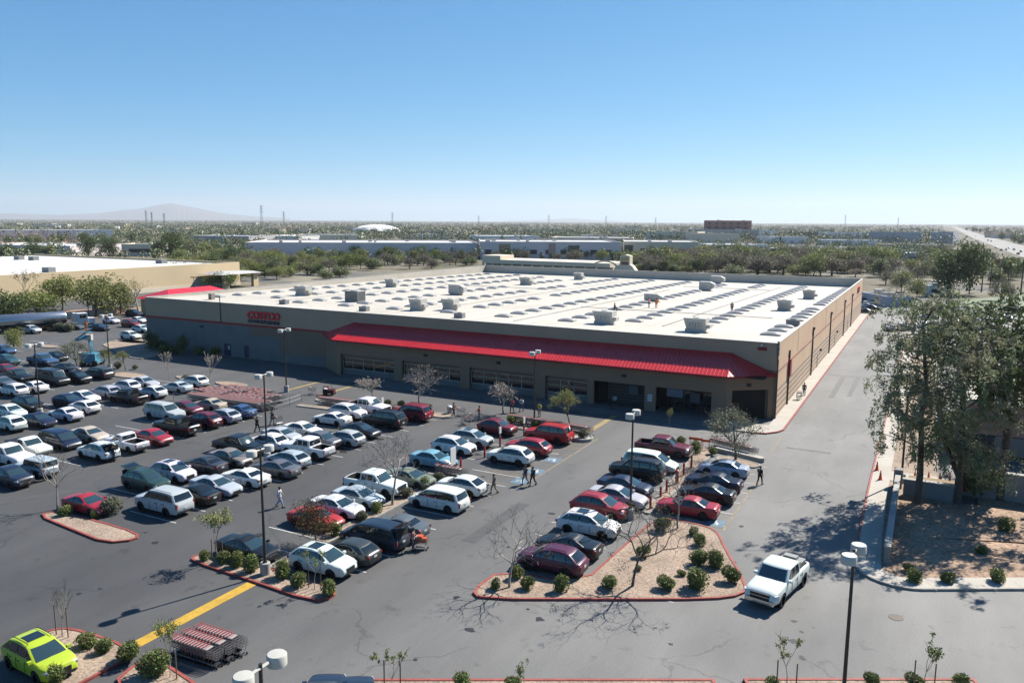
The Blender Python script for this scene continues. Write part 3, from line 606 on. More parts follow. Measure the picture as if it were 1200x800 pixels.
# L W H, wheel radius, front axle, rear axle (x), belt, top profile of the lower body, cabin: (xf0, xf1, xr1, xr0), roof narrowing, window bounds
CARS = {
 'sedan':  dict(L=4.85, W=1.84, H=1.45, r=.35, fa=1.42, ra=-1.40, belt=.93, top=[(-2.42, .92), (-2.25, 1.03), (-1.5, 1.04), (-.9, .97), (.75, .94), (1.2, .94), (1.95, .83), (2.28, .74), (2.42, .6)], cab=(1.30, .22, -.85, -1.85), rw=.66, win=[('r', -.42), (-.34, .42), (.50, 'f')][1:], tri=True, sill=.22),
 'coupe':  dict(L=4.6, W=1.82, H=1.38, r=.335, fa=1.38, ra=-1.32, belt=.90, top=[(-2.3, .86), (-2.0, .96), (-1.3, .98), (.7, .90), (1.05, .90), (1.8, .78), (2.3, .6)], cab=(1.15, .1, -.7, -1.9), rw=.64, win=None, tri=True, sill=.2),
 'hatch':  dict(L=4.35, W=1.80, H=1.50, r=.32, fa=1.33, ra=-1.27, belt=.96, top=[(-2.17, .92), (-1.95, 1.0), (.9, .95), (1.2, .93), (1.8, .80), (2.17, .62)], cab=(1.35, .35, -1.35, -2.0), rw=.68, win=None, sill=.2),
 'wagon':  dict(L=4.8, W=1.85, H=1.52, r=.34, fa=1.42, ra=-1.38, belt=.98, top=[(-2.4, .92), (-2.1, 1.02), (.9, .97), (1.25, .96), (1.95, .82), (2.4, .64)], cab=(1.4, .35, -1.5, -2.25), rw=.68, win=None, rack=True, sill=.22),
 'suv':    dict(L=4.65, W=1.87, H=1.68, r=.375, fa=1.36, ra=-1.32, belt=1.08, top=[(-2.32, .98), (-2.1, 1.07), (.85, 1.07), (1.3, 1.08), (1.9, 1.0), (2.18, .92), (2.32, .74)], cab=(1.36, .40, -1.5, -2.18), rw=.69, win=None, rack=True, clad=True, sill=.27),
 'bigsuv': dict(L=5.2, W=2.02, H=1.90, r=.40, fa=1.55, ra=-1.45, belt=1.22, top=[(-2.6, 1.1), (-2.45, 1.2), (1.0, 1.2), (1.35, 1.19), (2.2, 1.08), (2.48, 1.02), (2.6, .85)], cab=(1.42, .72, -2.1, -2.5), rw=.76, win=None, rack=True, sill=.32),
 'jeep':   dict(L=4.2, W=1.85, H=1.82, r=.41, fa=1.25, ra=-1.2, belt=1.14, top=[(-2.1, 1.12), (1.0, 1.12), (1.9, 1.08), (2.1, .95)], cab=(.85, .62, -1.9, -2.02), rw=.82, win=None, clad=True, sill=.36),
 'minivan':dict(L=5.1, W=1.97, H=1.76, r=.35, fa=1.55, ra=-1.47, belt=1.03, top=[(-2.55, .98), (-2.4, 1.04), (1.15, 1.0), (1.5, .98), (2.2, .80), (2.55, .62)], cab=(1.75, .75, -2.1, -2.42), rw=.76, win=None, sill=.2),
 'van':    dict(L=5.6, W=2.02, H=2.15, r=.37, fa=1.75, ra=-1.6, belt=1.22, top=[(-2.8, 1.2), (1.5, 1.2), (1.9, 1.15), (2.55, 1.0), (2.8, .8)], cab=(1.75, 1.2, -2.6, -2.75), rw=.84, win=None, sill=.3),
 'pickup': dict(L=5.75, W=2.0, H=1.88, r=.41, fa=1.75, ra=-1.75, belt=1.2, top=[(-2.87, 1.14), (-1.2, 1.16), (.95, 1.2), (1.3, 1.2), (2.3, 1.12), (2.72, 1.05), (2.87, .85)], cab=(1.25, .62, -1.0, -1.12), rw=.80, win=None, bed=(-2.74, -1.2), sill=.38),
 'regcab': dict(L=5.3, W=1.94, H=1.76, r=.37, fa=1.65, ra=-1.55, belt=1.12, top=[(-2.65, 1.06), (-.6, 1.08), (.9, 1.12), (1.25, 1.12), (2.2, 1.02), (2.5, .96), (2.65, .8)], cab=(1.2, .55, -.45, -.55), rw=.80, win=None, bed=(-2.52, -.65), sill=.33),
 'suv2':   dict(L=4.42, W=1.84, H=1.60, r=.365, fa=1.30, ra=-1.27, belt=1.05, top=[(-2.21, .98), (-2.05, 1.05), (.85, 1.04), (1.2, 1.05), (1.75, .99), (2.05, .92), (2.21, .72)], cab=(1.25, .30, -1.15, -2.08), rw=.67, sill=.26),
 'sedan2': dict(L=4.62, W=1.80, H=1.47, r=.345, fa=1.36, ra=-1.31, belt=.96, top=[(-2.31, .95), (-2.15, 1.04), (-1.45, 1.05), (-.9, .98), (.7, .96), (1.1, .97), (1.8, .87), (2.15, .76), (2.31, .6)], cab=(1.25, .32, -.95, -1.72), rw=.68, sill=.22),
}
def lower_body(S):
    L, W = S['L'], S['W']; zs = S['sill']; NX = 30; xs = [-L/2, -L/2+.03, -L/2+.10]+[-L/2+.22+(L-.44)*i/NX for i in range(NX+1)]+[L/2-.10, L/2-.03, L/2]
    mb = MB(); K = 9
    for i, x in enumerate(xs):
        e = min(x+L/2, L/2-x); w = W/2; ed = max(0, 1-e/1.0); w *= (1-.22*ed**2.6 if x > 0 else 1-.16*ed**2.8) if 'bed' not in S and S['H'] < 2 else 1-.10*ed**2.4
        zt = pw(S['top'], x); zb = zs
        if e < .12: k = 1-e/.12; zt -= .10*k**1.5; zb += .16*k**1.2; w -= .07*k
        elif e < .5 and x > 0: zb += .03
        h = zt-zb
        sec = [(w*.80, zb), (w*.95, zb+.05), (w*.985, zb+h*.22), (w*.995, zb+h*.48), (w*1.0, zb+h*.62), (w*.975, zb+h*.80), (w*.945, zb+h*.93), (w*.88, zt-.005), (w*.62, zt+.022), (0, zt+.04)]
        ring = [(x, y, z) for y, z in sec]+[(x, -y, z) for y, z in reversed(sec[:-1])]
        mb.v += ring; n = len(ring)
        if i:
            for k in range(n):
                a, b = (i-1)*n+k, (i-1)*n+(k+1) % n; mb.f.append((a, a+n, b+n, b)); kk = k if k < 9 else (n-1-k if k < n-1 else 0)
                low = kk == 0 or (kk == 1 and S.get('clad')) or k == n-1; mb.m.append(1 if low else 0)
    mb.f.append(tuple(range(n))); mb.m.append(0); o = (len(xs)-1)*n; mb.f.append(tuple(o+k for k in reversed(range(n)))); mb.m.append(0)
    return mb
def cabin_fn(S):
    xf0, xf1, xr1, xr0 = S['cab']; zb = S['belt']-.03; zt = S['H']-.045; wb = S['W']/2*.925; wr = S['W']/2*S['rw']+.03
    yt = lambda t: lerp(wb, wr, t**1.25)-(.035 if t > .97 else 0)
    xf = lambda t: lerp(xf0, xf1, t**1.12)-(.05 if t > .97 else 0); xr = lambda t: lerp(xr0, xr1, t**1.15)+(.05 if t > .97 else 0); z = lambda t: lerp(zb, zt, t)
    return xf, xr, yt, z
def cabin(S, mb):
    xf, xr, yt, z = cabin_fn(S); T = [0, .25, .5, .72, .88, .96, 1.0]; rings = []
    def ring(t, zz, sc=1):
        F, R_, Y = xf(t), xr(t), yt(t); cx = (F+R_)/2; p = []
        for v in (-.92, -.5, 0, .5, .92): p.append((F-.10*v*v, v*Y))
        p.append((F-.19, Y))
        for u in (.8, .6, .4, .2): p.append((lerp(R_, F, u), Y*(1+.012*math.sin(PI*u))))
        p.append((R_+.13, Y))
        for v in (.92, .5, 0, -.5, -.92): p.append((R_+.07*v*v, v*Y))
        p.append((R_+.13, -Y))
        for u in (.2, .4, .6, .8): p.append((lerp(R_, F, u), -Y*(1+.012*math.sin(PI*u))))
        p.append((F-.19, -Y))
        hl = (F-R_)/2; return [(cx+(x-cx)*sc, y*sc, zz-(.07 if S['H'] < 1.8 else .03)*t*abs((x-cx)*sc/hl)**2.2) for x, y in p]
    o = len(mb.v); n = 0
    for t in T: r = ring(t, z(t)); n = len(r); mb.v += r
    for sc, dz in ((.86, .022), (.55, .042)): mb.v += ring(1, z(1)+dz, sc)
    for i in range(len(T)+1):
        for k in range(n):
            a, b = o+i*n+k, o+i*n+(k+1) % n; mb.f.append((a, b, b+n, a+n)); mb.m.append(1 if i < 4 and i > 0 and (k in (5, 6, 7, 8) or k in (n-5, n-4, n-3, n-2)) and 'bed' not in S else 0)
    e = o+(len(T)+1)*n; mb.f.append(tuple(e+k for k in range(n))); mb.m.append(0)
def pane_front(S, front=True, m0=.07, m1=.90, vm=.86):
    xf, xr, yt, z = cabin_fn(S); mb = MB(); nv, ntt = 6, 4; s = 1 if front else -1
    for j in range(ntt+1):
        t = lerp(m0, m1, j/ntt)
        for i in range(nv+1):
            v = lerp(-vm, vm, i/nv); x = xf(t)-.10*v*v if front else xr(t)+.07*v*v
            mb.v.append((x+s*.02, v*yt(t), z(t)-(.07 if S['H'] < 1.8 else .03)*t+.012))
    for j in range(ntt):
        for i in range(nv):
            a = j*(nv+1)+i; f = (a, a+1, a+nv+2, a+nv+1); mb.f.append(f if front else f[::-1]); mb.m.append(0)
    return mb
def pane_side(S, sg, x0, x1, m0=.13, m1=.86):
    """x0/x1: absolute x, or None for the slanted end of the cabin"""
    xf, xr, yt, z = cabin_fn(S); mb = MB(); nu, ntt = 4, 3
    for j in range(ntt+1):
        t = lerp(m0, m1, j/ntt); a = xr(t)+.24 if x0 is None else max(x0, xr(t)+.2); b = xf(t)-.30 if x1 is None else min(x1, xf(t)-.28)
        for i in range(nu+1):
            x = lerp(a, b, i/nu); u = (x-xr(t))/(xf(t)-xr(t)); mb.v.append((x, sg*(yt(t)*(1+.012*math.sin(PI*u))+.010), z(t)-(.07 if S['H'] < 1.8 else .03)*t*abs(2*u-1)**2.2))
    for j in range(ntt):
        for i in range(nu):
            a = j*(nu+1)+i; f = (a, a+1, a+nu+2, a+nu+1); mb.f.append(f if sg < 0 else f[::-1]); mb.m.append(0)
    return mb
WHEELS = {}
def wheel_meshes(r):
    k = round(r, 3)
    if k in WHEELS: return WHEELS[k]
    mt = Matrix.Rotation(PI/2, 4, 'X'); mb = MB(); w = .12; mb.lathe([(r*.62, -w), (r*.93, -w), (r, -w*.75), (r, w*.75), (r*.93, w), (r*.62, w)], 22, 0, mt, False); ty = mb.mesh('tyre', ['tyre'], 40)
    mb = MB(); mb.lathe([(.0, -w*.5), (r*.66, -w*.5), (r*.66, -w*.98), (r*.60, -w*.98), (r*.57, -w*.6)], 20, 1, mt, False)
    for s in range(5):
        mr = Matrix.Rotation(PI/2, 4, 'X') @ Matrix.Rotation(2*PI*s/5, 4, 'Z'); mb.box(.03, r*.60, -r*.10, r*.10, -w*.95, -w*.55, 0, mr)
    mb.lathe([(.0, -w*.97), (r*.17, -w*.97), (r*.17, -w*.5)], 10, 0, mt, False); mb.lathe([(r*.57, -w*.99), (r*.67, -w*.99)], 20, 0, mt, False)
    rm = mb.mesh('rim', ['rim', 'rim_dark'], 35); WHEELS[k] = (ty, rm); return WHEELS[k]
def car_proto(kind, opts=()):
    S = CARS[kind]; L, W, H, r = S['L'], S['W'], S['H'], S['r']; root = thing(kind+'_proto', None, None)
    mb = lower_body(S); t0 = obj('tmp', mb, ['paint', 'plastic_dark', 'cargo']); cut = MB()
    for ax in (S['fa'], S['ra']):
        for s in (1, -1): cut.lathe([(r+.055, -.18), (r+.055, .18)], 22, 0, Matrix.Translation((ax, s*(W/2-.04), r)) @ Matrix.Rotation(PI/2, 4, 'X'))
    if 'bed' in S and 'cover' not in opts: cut.box(S['bed'][0]+.1, S['bed'][1]-.02, -W/2*.80, W/2*.80, .72, 1.6)
    cm = cut.mesh('cut', ['cargo']); bmx = bmesh.new(); bmx.from_mesh(cm); bmesh.ops.recalc_face_normals(bmx, faces=bmx.faces); bmx.to_mesh(cm); bmx.free()
    bmx = bmesh.new(); bmx.from_mesh(t0.data); bmesh.ops.recalc_face_normals(bmx, faces=bmx.faces); bmx.to_mesh(t0.data); bmx.free()
    co = place('cut', cm); md = t0.modifiers.new('b', 'BOOLEAN'); md.object = co; md.operation = 'DIFFERENCE'; md.solver = 'EXACT'; md.material_mode = 'TRANSFER'
    me = evaluated(t0); out = MB(); names = [m.name if m else 'cargo' for m in me.materials]; out.v = [tuple(v.co) for v in me.vertices]
    SL = ['paint', 'plastic_dark', 'cargo']
    for p in me.polygons: out.f.append(tuple(p.vertices)); out.m.append(SL.index(names[p.material_index]) if names[p.material_index] in SL else 2)
    bpy.data.objects.remove(t0); bpy.data.objects.remove(co)
    cabin(S, out)
    if kind == 'jeep':
        for ax in (S['fa'], S['ra']):
            for s in (1, -1): out.box(ax-.55, ax+.55, s*W/2*.88-.14, s*W/2*.88+.14, .84, .93, 1)
    zt = lambda x: pw(S['top'], x)
    zs = S['sill']
    if 'bed' in S: out.box(-L/2-.10, -L/2+.08, -W/2*.86, W/2*.86, .45, .63, 2); out.box(L/2-.06, L/2+.10, -W/2*.84, W/2*.84, .42, .64, 3)
    else: out.box(L/2-.10, L/2+.012, -W/2*.62, W/2*.62, zs+.10, zs+.24, 1); out.box(-L/2-.012, -L/2+.1, -W/2*.62, W/2*.62, zs+.1, zs+.22, 1)
    for xx in ((.42, -.45, -1.25) if kind not in ('coupe', 'regcab') else (.45, -.75)):      # door shut lines
        for s in (1, -1): out.box(xx-.013, xx+.013, s*W/2*.995-.012, s*W/2*.995+.012, zs+.16, S['belt']-.12, 1)
    for xx in ((-.33, -1.12) if kind not in ('coupe', 'regcab') else (-.6,)):      # door handles
        for s in (1, -1): out.box(xx, xx+.2, s*W/2*.985-.02, s*W/2*.985+.03, S['belt']-.24, S['belt']-.20, 1)
    body = obj('body', out, ['paint', 'plastic_dark', 'cargo', 'chrome'], root, 32)
    mb = pane_front(S); obj('windshield', mb, 'glass_wind', root, 60)
    mb = pane_front(S, False, .2 if kind not in ('sedan', 'sedan2', 'coupe') else .10, .88, .84); obj('rear_window', mb, 'glass', root, 60)
    xf0, xf1, xr1, xr0 = S['cab']
    b = {'sedan': [None, -.38, .40, None], 'sedan2': [None, -.40, .36, None], 'suv2': [None, -.45, .40, None], 'coupe': [None, -.55, None], 'hatch': [None, -.45, .42, None], 'wagon': [None, -1.35, -.45, .42, None], 'suv': [None, -1.3, -.42, .45, None], 'bigsuv': [None, -1.5, -.45, .5, None], 'jeep': [None, -1.1, -.25, None], 'minivan': [None, -1.4, -.3, .72, None], 'van': [None, -1.4, .1, 1.0, None], 'pickup': [None, -.22, .42, None], 'regcab': [None, None]}[kind]
    for s in (1, -1):
        for i in range(len(b)-1):
            x0 = None if b[i] is None else b[i]+.04; x1 = None if b[i+1] is None else b[i+1]-.04
            obj('side_window', pane_side(S, s, x0, x1), 'glass', root, 60)
    for ax in (S['fa'], S['ra']):
        for s in (1, -1):
            ty, rm = wheel_meshes(r); wo = place('wheel', ty, root, (ax, s*(W/2-.125), r), PI if s > 0 else 0); place('rim', rm, wo)
    for s in (1, -1):
        y = s*W/2*(.585 if 'bed' not in S else .72); mb = MB(); zl = zt(L/2-.25)-.12
        if kind == 'jeep': mb.lathe([(0, 0), (.11, 0), (.11, -.1)], 12, 0, Matrix.Translation((L/2+.02, s*.55, .92)) @ Matrix.Rotation(PI/2, 4, 'Y'), False)
        else:
            hh = .15 if kind not in ('pickup', 'bigsuv', 'regcab', 'van') else .22; mb.box(-.26, .03, -.22, .22, -hh/2, hh/2, 0, Matrix.Translation((L/2-.16, y, zl-.02-hh/4)) @ Matrix.Rotation(-s*RAD(24), 4, 'Z'))
        obj('headlight', mb, 'lamp_clear', root)
        mb = MB(); tall = kind in ('minivan', 'bigsuv', 'van', 'jeep', 'pickup', 'regcab'); zr = zt(-L/2+.1)
        if tall: mb.cbox((-L/2+.055, s*W/2*.80, zr-.22), (.12, .15, .36), 0, s*RAD(10))
        else: mb.cbox((-L/2+.125, s*W/2*.63, zr-.14), (.22, .42, .13), 0, s*RAD(20))
        obj('taillight', mb, 'lamp_red', root)
        mb = MB(); mb.cbox((xf0-.32, s*(W/2*.97+.07), S['belt']+.06), (.16, .2, .14), 0); mb.cbox((xf0-.405, s*(W/2*.97+.07), S['belt']+.06), (.012, .17, .11), 1); obj('mirror', mb, ['paint', 'chrome'], root)
    mb = MB(); g = .20 if not ('bed' in S or kind == 'bigsuv') else .40; zg = zt(L/2-.2)-(.20 if g < .3 else .06); gw = W/2*(.42 if g < .3 else .56); mb.box(L/2-.12, L/2+.022, -gw, gw, zg-g, zg+.04)
    if 'bed' in S or kind == 'bigsuv': mb.box(L/2-.09, L/2+.035, -gw*1.02, gw*1.02, zg-.02, zg+.05, 1); mb.box(L/2-.09, L/2+.03, -gw, gw, zg-.2, zg-.17, 1)
    obj('grille', mb, ['plastic_dark', 'chrome'], root)
    mb = MB(); mb.box(-L/2-.03, -L/2-.005, -.16, .16, (.66 if 'bed' not in S else .64), .80); obj('license_plate', mb, 'plate', root)
    if S.get('rack') :
        mb = MB()
        for s in (1, -1): yy = s*W/2*(S['rw']-.07); mb.tube([(xr1+.25, yy, H-.03), (xr1+.3, yy, H+.035), (xf1-.3, yy, H+.035), (xf1-.2, yy, H-.03)], .02, 5)
        obj('roof_rail', mb, 'plastic_dark', root)
    if 'sunroof' in opts: mb = MB(); mb.box(xf1-1.25, xf1-.45, -.42, .42, H-.03, H+.008); obj('sunroof', mb, 'glass', root)
    if 'cover' in opts: mb = MB(); mb.box(S['bed'][0]+.04, S['bed'][1]-.06, -W/2*.86, W/2*.86, 1.12, 1.22); obj('bed_cover', mb, 'plastic_dark', root)
    if 'tail' in opts:      # raised tailgate with the dark load space behind it
        mb = MB(); mb.box(-.98, .0, -W/2*.72, W/2*.72, -.04, .03, 0); mb.box(-.80, -.12, -W/2*.6, W/2*.6, .031, .04, 1)
        g = obj('tailgate', mb, ['paint', 'glass'], root, None, (xr1+.12, 0, H-.02)); g.rotation_euler = (0, RAD(14), 0)
        mb = MB(); mb.box(xr0-.02, xr0+.10, -W/2*.70, W/2*.70, .62, S['H']-.16); obj('load_opening', mb, 'cargo', root)
    index_kids(root)
    def mark(o):
        for c in KIDS[o.name]: c['part'] = c.name.split('.')[0]; mark(c)
    mark(root); return root
PROTOS = {}
def proto(kind, opts=()):
    k = (kind, tuple(sorted(opts)))
    if k not in PROTOS: PROTOS[k] = car_proto(kind, opts)
    return PROTOS[k]
CC = {'white': (.68, .68, .67), 'silver': (.42, .44, .46), 'gray': (.10, .108, .12), 'dark gray': (.038, .042, .048), 'black': (.007, .008, .009), 'navy': (.012, .018, .045), 'dark blue': (.014, .024, .045), 'blue': (.035, .085, .19), 'light blue': (.16, .34, .45), 'pale blue': (.36, .42, .48),
      'red': (.32, .02, .03), 'dark red': (.20, .012, .022), 'maroon': (.12, .014, .028), 'purple-red': (.085, .012, .04), 'green': (.02, .05, .042), 'olive': (.17, .20, .14), 'beige': (.42, .37, .29), 'brown gray': (.19, .17, .155), 'lime': (.38, .52, .03), 'orange': (.5, .13, .05), 'bright red': (.40, .022, .02), 'teal': (.03, .09, .10)}
KN = {'sedan': 'sedan', 'coupe': 'coupe', 'hatch': 'hatchback', 'wagon': 'station wagon', 'suv': 'crossover', 'bigsuv': 'full-size SUV', 'jeep': 'boxy off-roader', 'minivan': 'minivan', 'van': 'van', 'pickup': 'crew-cab pickup', 'regcab': 'pickup truck'}
ON = {'sedan': 'sedan', 'coupe': 'coupe', 'hatch': 'hatchback', 'wagon': 'station_wagon', 'suv': 'crossover', 'bigsuv': 'suv', 'jeep': 'off_roader', 'minivan': 'minivan', 'van': 'van', 'pickup': 'pickup_truck', 'regcab': 'pickup_truck'}
def car(px, py, kind, color, label, head=0, opts=(), lod=0, rz=None, group=None, pos=None, jit=True):
    """head: 'R' nose towards +X, 'L' towards -X"""
    p = Vector((pos[0], pos[1], 0)) if pos else G(px, py, .75); ang = {'R': 0, 'L': PI}.get(head, 0) if rz is None else rz
    if jit: ang += rnd.uniform(-.025, .025)
    skip = () if lod == 0 else (('license_plate', 'mirror', 'grille') if lod == 1 else ('license_plate', 'mirror', 'grille', 'roof_rail', 'rim', 'headlight'))
    c = CC[color]; c = tuple(v*rnd.uniform(.80, .90) for v in c)
    k2 = kind+'2' if kind in ('suv', 'sedan') and not opts and int(px*7+py*3) % 2 else kind
    o = copy_tree(proto(k2, opts), (p.x, p.y, .012), ang, label, {'sedan': 'car', 'coupe': 'car', 'hatch': 'car', 'wagon': 'car', 'suv': 'car', 'bigsuv': 'car', 'jeep': 'car', 'minivan': 'minivan', 'van': 'van', 'pickup': 'pickup truck', 'regcab': 'pickup truck'}[kind], group, c+(1,), skip=skip)
    o.name = ON[kind]; o.scale = (rnd.uniform(.965, 1.03), rnd.uniform(.98, 1.015), rnd.uniform(.97, 1.04)); return o
# ================================================================== plants
def leafmat(n, c, tint=None, tr=.22, v=.35, orand=.12): mat(n, c, .6, 0, .25, var=v, scale=1.1, var2=.25, scale2=7, trans=tr, objrand=orand, tint=tint)
leafmat('leaf_euc', (.28, .335, .165), ((.38, .35, .22), .4), .32); leafmat('leaf_olive', (.25, .29, .085), ((.33, .32, .11), .6)); leafmat('leaf_dark', (.115, .16, .06), ((.17, .205, .075), .5), .28); leafmat('leaf_shrub', (.165, .23, .065), ((.25, .26, .09), 2))
leafmat('leaf_lime', (.22, .26, .06)); leafmat('leaf_sage', (.20, .205, .13)); leafmat('leaf_red', (.16, .05, .03), ((.10, .115, .04), 1.5)); leafmat('leaf_yellow', (.40, .24, .04))
leafmat('leaf_far', (.20, .25, .11), ((.30, .28, .15), .05), 0, .3); leafmat('leaf_grey', (.28, .285, .15), ((.22, .26, .10), .3)); leafmat('leaf_brown', (.29, .245, .165), ((.27, .28, .11), .12)); leafmat('grass', (.085, .13, .035), None, 0)
mat('twig_grey', (.26, .225, .19), .9, var=.2, scale=2, objrand=.15); mat('twig_purple', (.20, .155, .14), .9, var=.25, scale=.5, objrand=.2); mat('bark', (.13, .10, .075), .95, var=.3, scale=3, bump=.5); mat('bark_pale', (.42, .36, .30), .9, var=.3, scale=2, bump=.3); mat('stake', (.22, .15, .095), .9)
def rdir(r):
    while True:
        v = Vector((r.uniform(-1, 1), r.uniform(-1, 1), r.uniform(-1, 1)))
        if .05 < v.length < 1: return v.normalized()
def leaf(mb, p, s, r, mi=0, asp=.5, droop=0):
    d = rdir(r); d.z -= droop; d.normalize(); n = rdir(r); a = d*s*.5; b = d.cross(n)
    if b.length < .1: return
    b = b.normalized()*s*asp*.5; mb.quad(p-a, p+b, p+a, p-b, mi)
def grow(r, trunk, crown, tips, p, d, ln, rad, lev, maxlev, nch, spread, up, split=1, wob=.18, sides=6, shrink=.68, minr=.012):
    pts = [Vector(p)]; dd = Vector(d); n = 3
    for i in range(n):
        dd = (dd+rdir(r)*wob+Vector((0, 0, up))).normalized(); pts.append(pts[-1]+dd*ln/n)
    rr = [rad*(1-.42*i/n) for i in range(n+1)]; tgt = trunk if lev < split else crown
    tgt.tube(pts, rr, max(3, sides-lev), 0 if lev < split else 1, cap=False)
    if lev >= maxlev-1: tips.extend(pts[1:])
    if lev == maxlev: return
    k = nch if not hasattr(nch, '__len__') else nch[min(lev, len(nch)-1)]
    a0 = r.uniform(0, 6.28)
    for i in range(k):
        a = a0+2*PI*i/k+r.uniform(-.5, .5); ax = dd.cross(Vector((0, 0, 1)) if abs(dd.z) < .95 else Vector((1, 0, 0))).normalized(); q = (ax*math.cos(a)+dd.cross(ax)*math.sin(a)); sp = spread*r.uniform(.65, 1.25)
        nd = (dd*math.cos(sp)+q*math.sin(sp)).normalized(); st = pts[-1] if i < 2 or lev == 0 else pts[2]
        grow(r, trunk, crown, tips, st, nd, ln*shrink*r.uniform(.8, 1.2), max(rad*.58, minr), lev+1, maxlev, k if not hasattr(nch, '__len__') else nch, spread, up, split, wob*1.1, sides, shrink, minr)
def tree_proto(name, seed, H, th, rad, maxlev, nch, spread, up, leaves=0, ls=.25, asp=.5, scat=.5, leafm='leaf_olive', twig='twig_grey', bark='bark', droop=0, lean=0, split=2, wob=.18, shrink=.68, clump=None, minr=.012):
    r = random.Random(seed); tr, cr, tips = MB(), MB(), []
    grow(r, tr, cr, tips, (0, 0, -.1), (lean, lean*.3, 1), th, rad, 0, maxlev, nch, spread, up, split, wob, 7, shrink, minr)
    zmax = max(p.z for p in tips); s = H/zmax
    if leaves:
        use = tips if clump is None else r.sample(tips, max(3, int(len(tips)*clump)))
        for i in range(leaves):
            p = r.choice(use); q = p+rdir(r)*scat*r.random()**.6/s; q.z -= droop*r.random()*.8/s
            leaf(cr, q, ls*r.uniform(.6, 1.3)/s, r, 0, asp, droop)
    for m in (tr, cr): m.v = [(v[0]*s, v[1]*s, v[2]*s) for v in m.v]
    root = thing(name+'_proto', None, None); obj('trunk', tr, [bark, bark], root, 80); obj('crown', cr, [leafm, twig], root); index_kids(root); return root
def blob_proto(name, seed, H, W, n, ls, leafm, bark='bark', clumps=14, base=.25, asp=.7, trunk_r=.14, cone=0, core=0):
    """dense crown: leaf clumps spread unevenly through the crown's volume"""
    r = random.Random(seed); cr, tr = MB(), MB(); cs = []
    for i in range(clumps):
        v = rdir(r)*r.random()**.4; zz = base*H+(1-base)*H*(.5+.5*v.z)*.96; wz = W/2*(1-cone*((zz/H-base)/(1-base))); cs.append((Vector((v.x*wz*.85, v.y*wz*.85, zz)), r.uniform(.16, .30)*W))
    for i in range(n):
        c, rr = r.choice(cs); d = rdir(r); q = c+d*rr*(r.random()**.35)*Vector((1, 1, .8)).x; q.z = max(q.z, H*.08); leaf(cr, q, ls*r.uniform(.6, 1.4), r, 0, asp)
    tr.tube([(0, 0, -.1), (.05*H*r.uniform(-1, 1), .03*H, H*base), (.04*H*r.uniform(-1, 1), 0, H*.6)], [trunk_r, trunk_r*.7, trunk_r*.3], 6)
    for c, rr in cs[:6]: tr.tube([(0, 0, H*base*.8), tuple(c)], [trunk_r*.5, .02], 4)
    root = thing(name+'_proto', None, None); obj('trunk', tr, [bark], root, 80); obj('crown', cr, [leafm], root); index_kids(root); return root
TP = {}
def euc_proto(name, seed, H, Wd, n, ls, leafm, z0=.2, fork=False, nb=30):
    """tall crown of hanging strands: leader, lateral limbs, drooping leaf strings"""
    r = random.Random(seed); tr, cr, tips = MB(), MB(), []
    lead = [Vector((r.uniform(-.25, .25)*i*.4, r.uniform(-.25, .25)*i*.4, H*.95*i/7-.1)) for i in range(8)]; tr.tube(lead, [.30*(1-i/8.2) for i in range(8)], 8)
    if fork: tr.tube([lead[1], lead[1]+Vector((1.0, .5, 2.2)), lead[1]+Vector((1.7, .9, 6))], [.19, .14, .06], 7)
    at = lambda z: lead[min(6, int((z+.1)/(H*.95)*7))].lerp(lead[min(7, int((z+.1)/(H*.95)*7)+1)], ((z+.1)/(H*.95)*7) % 1)
    for i in range(nb):
        f = z0+(.95-z0)*((i+r.random())/nb); z = f*H; a = i*2.4+r.uniform(-.4, .4); prof = .42+.85*math.sin(PI*min(1, (f-z0)/(1-z0)*.88+.10)); L = Wd/2*prof*r.uniform(.5, 1.4)
        d = Vector((math.cos(a), math.sin(a), r.uniform(.35, .9))).normalized(); p = at(z); pts = [p]
        for k in range(5): d = (d+Vector((0, 0, -.13))+rdir(r)*.16).normalized(); pts.append(pts[-1]+d*L/5)
        tr.tube(pts, [max(.02, .10*(1-f*.6)*(1-k/6)) for k in range(6)], 5); tips += pts[2:]
        for j in range(5):
            s0 = r.choice(pts[1:]); e = rdir(r); e.z = abs(e.z)*.3-.1; q = s0+e*r.uniform(.6, 1.7); q2 = q+Vector((e.x*.3, e.y*.3, -r.uniform(.3, 1.1))); cr.tube([s0, q, q2], [.025, .014, .008], 3, 1, False); tips += [q, q2, q2]
    st = [(p+Vector((r.gauss(0, .22), r.gauss(0, .22), r.gauss(0, .12))), r.uniform(.25, 1.35), r.uniform(-.2, .2), r.uniform(-.12, .12)) for p in tips for _ in range(2)]
    for i in range(n):
        p, L, dx, dy = r.choice(st); t = r.random()**.8; q = p+Vector((dx*L*t+r.gauss(0, .11), dy*L*t+r.gauss(0, .11), -L*t)); q.z = max(q.z, 1.2); leaf(cr, q, ls*r.uniform(.6, 1.3), r, 0, .36, .6)
    root = thing(name+'_proto', None, None); obj('trunk', tr, 'bark', root, 80); obj('crown', cr, [leafm, 'twig_grey'], root); index_kids(root); return root
TP['euc'] = [euc_proto('euc', 11, 17.5, 8.8, 20000, .27, 'leaf_euc', .22), euc_proto('euc', 12, 13.5, 8.5, 16500, .27, 'leaf_euc', .26, True)]
TP['dark_euc'] = [euc_proto('dark_euc', 13, 15, 9.5, 22000, .29, 'leaf_dark', .46, True, 32)]
TP['bare'] = [tree_proto('bare', 31+k, 6.0, 1.9, .105, 5, (4, 3, 3, 2, 2), .62, .05, 0, twig='twig_grey', bark='bark_pale', split=3, wob=.24, shrink=.72, minr=.013) for k in range(3)]
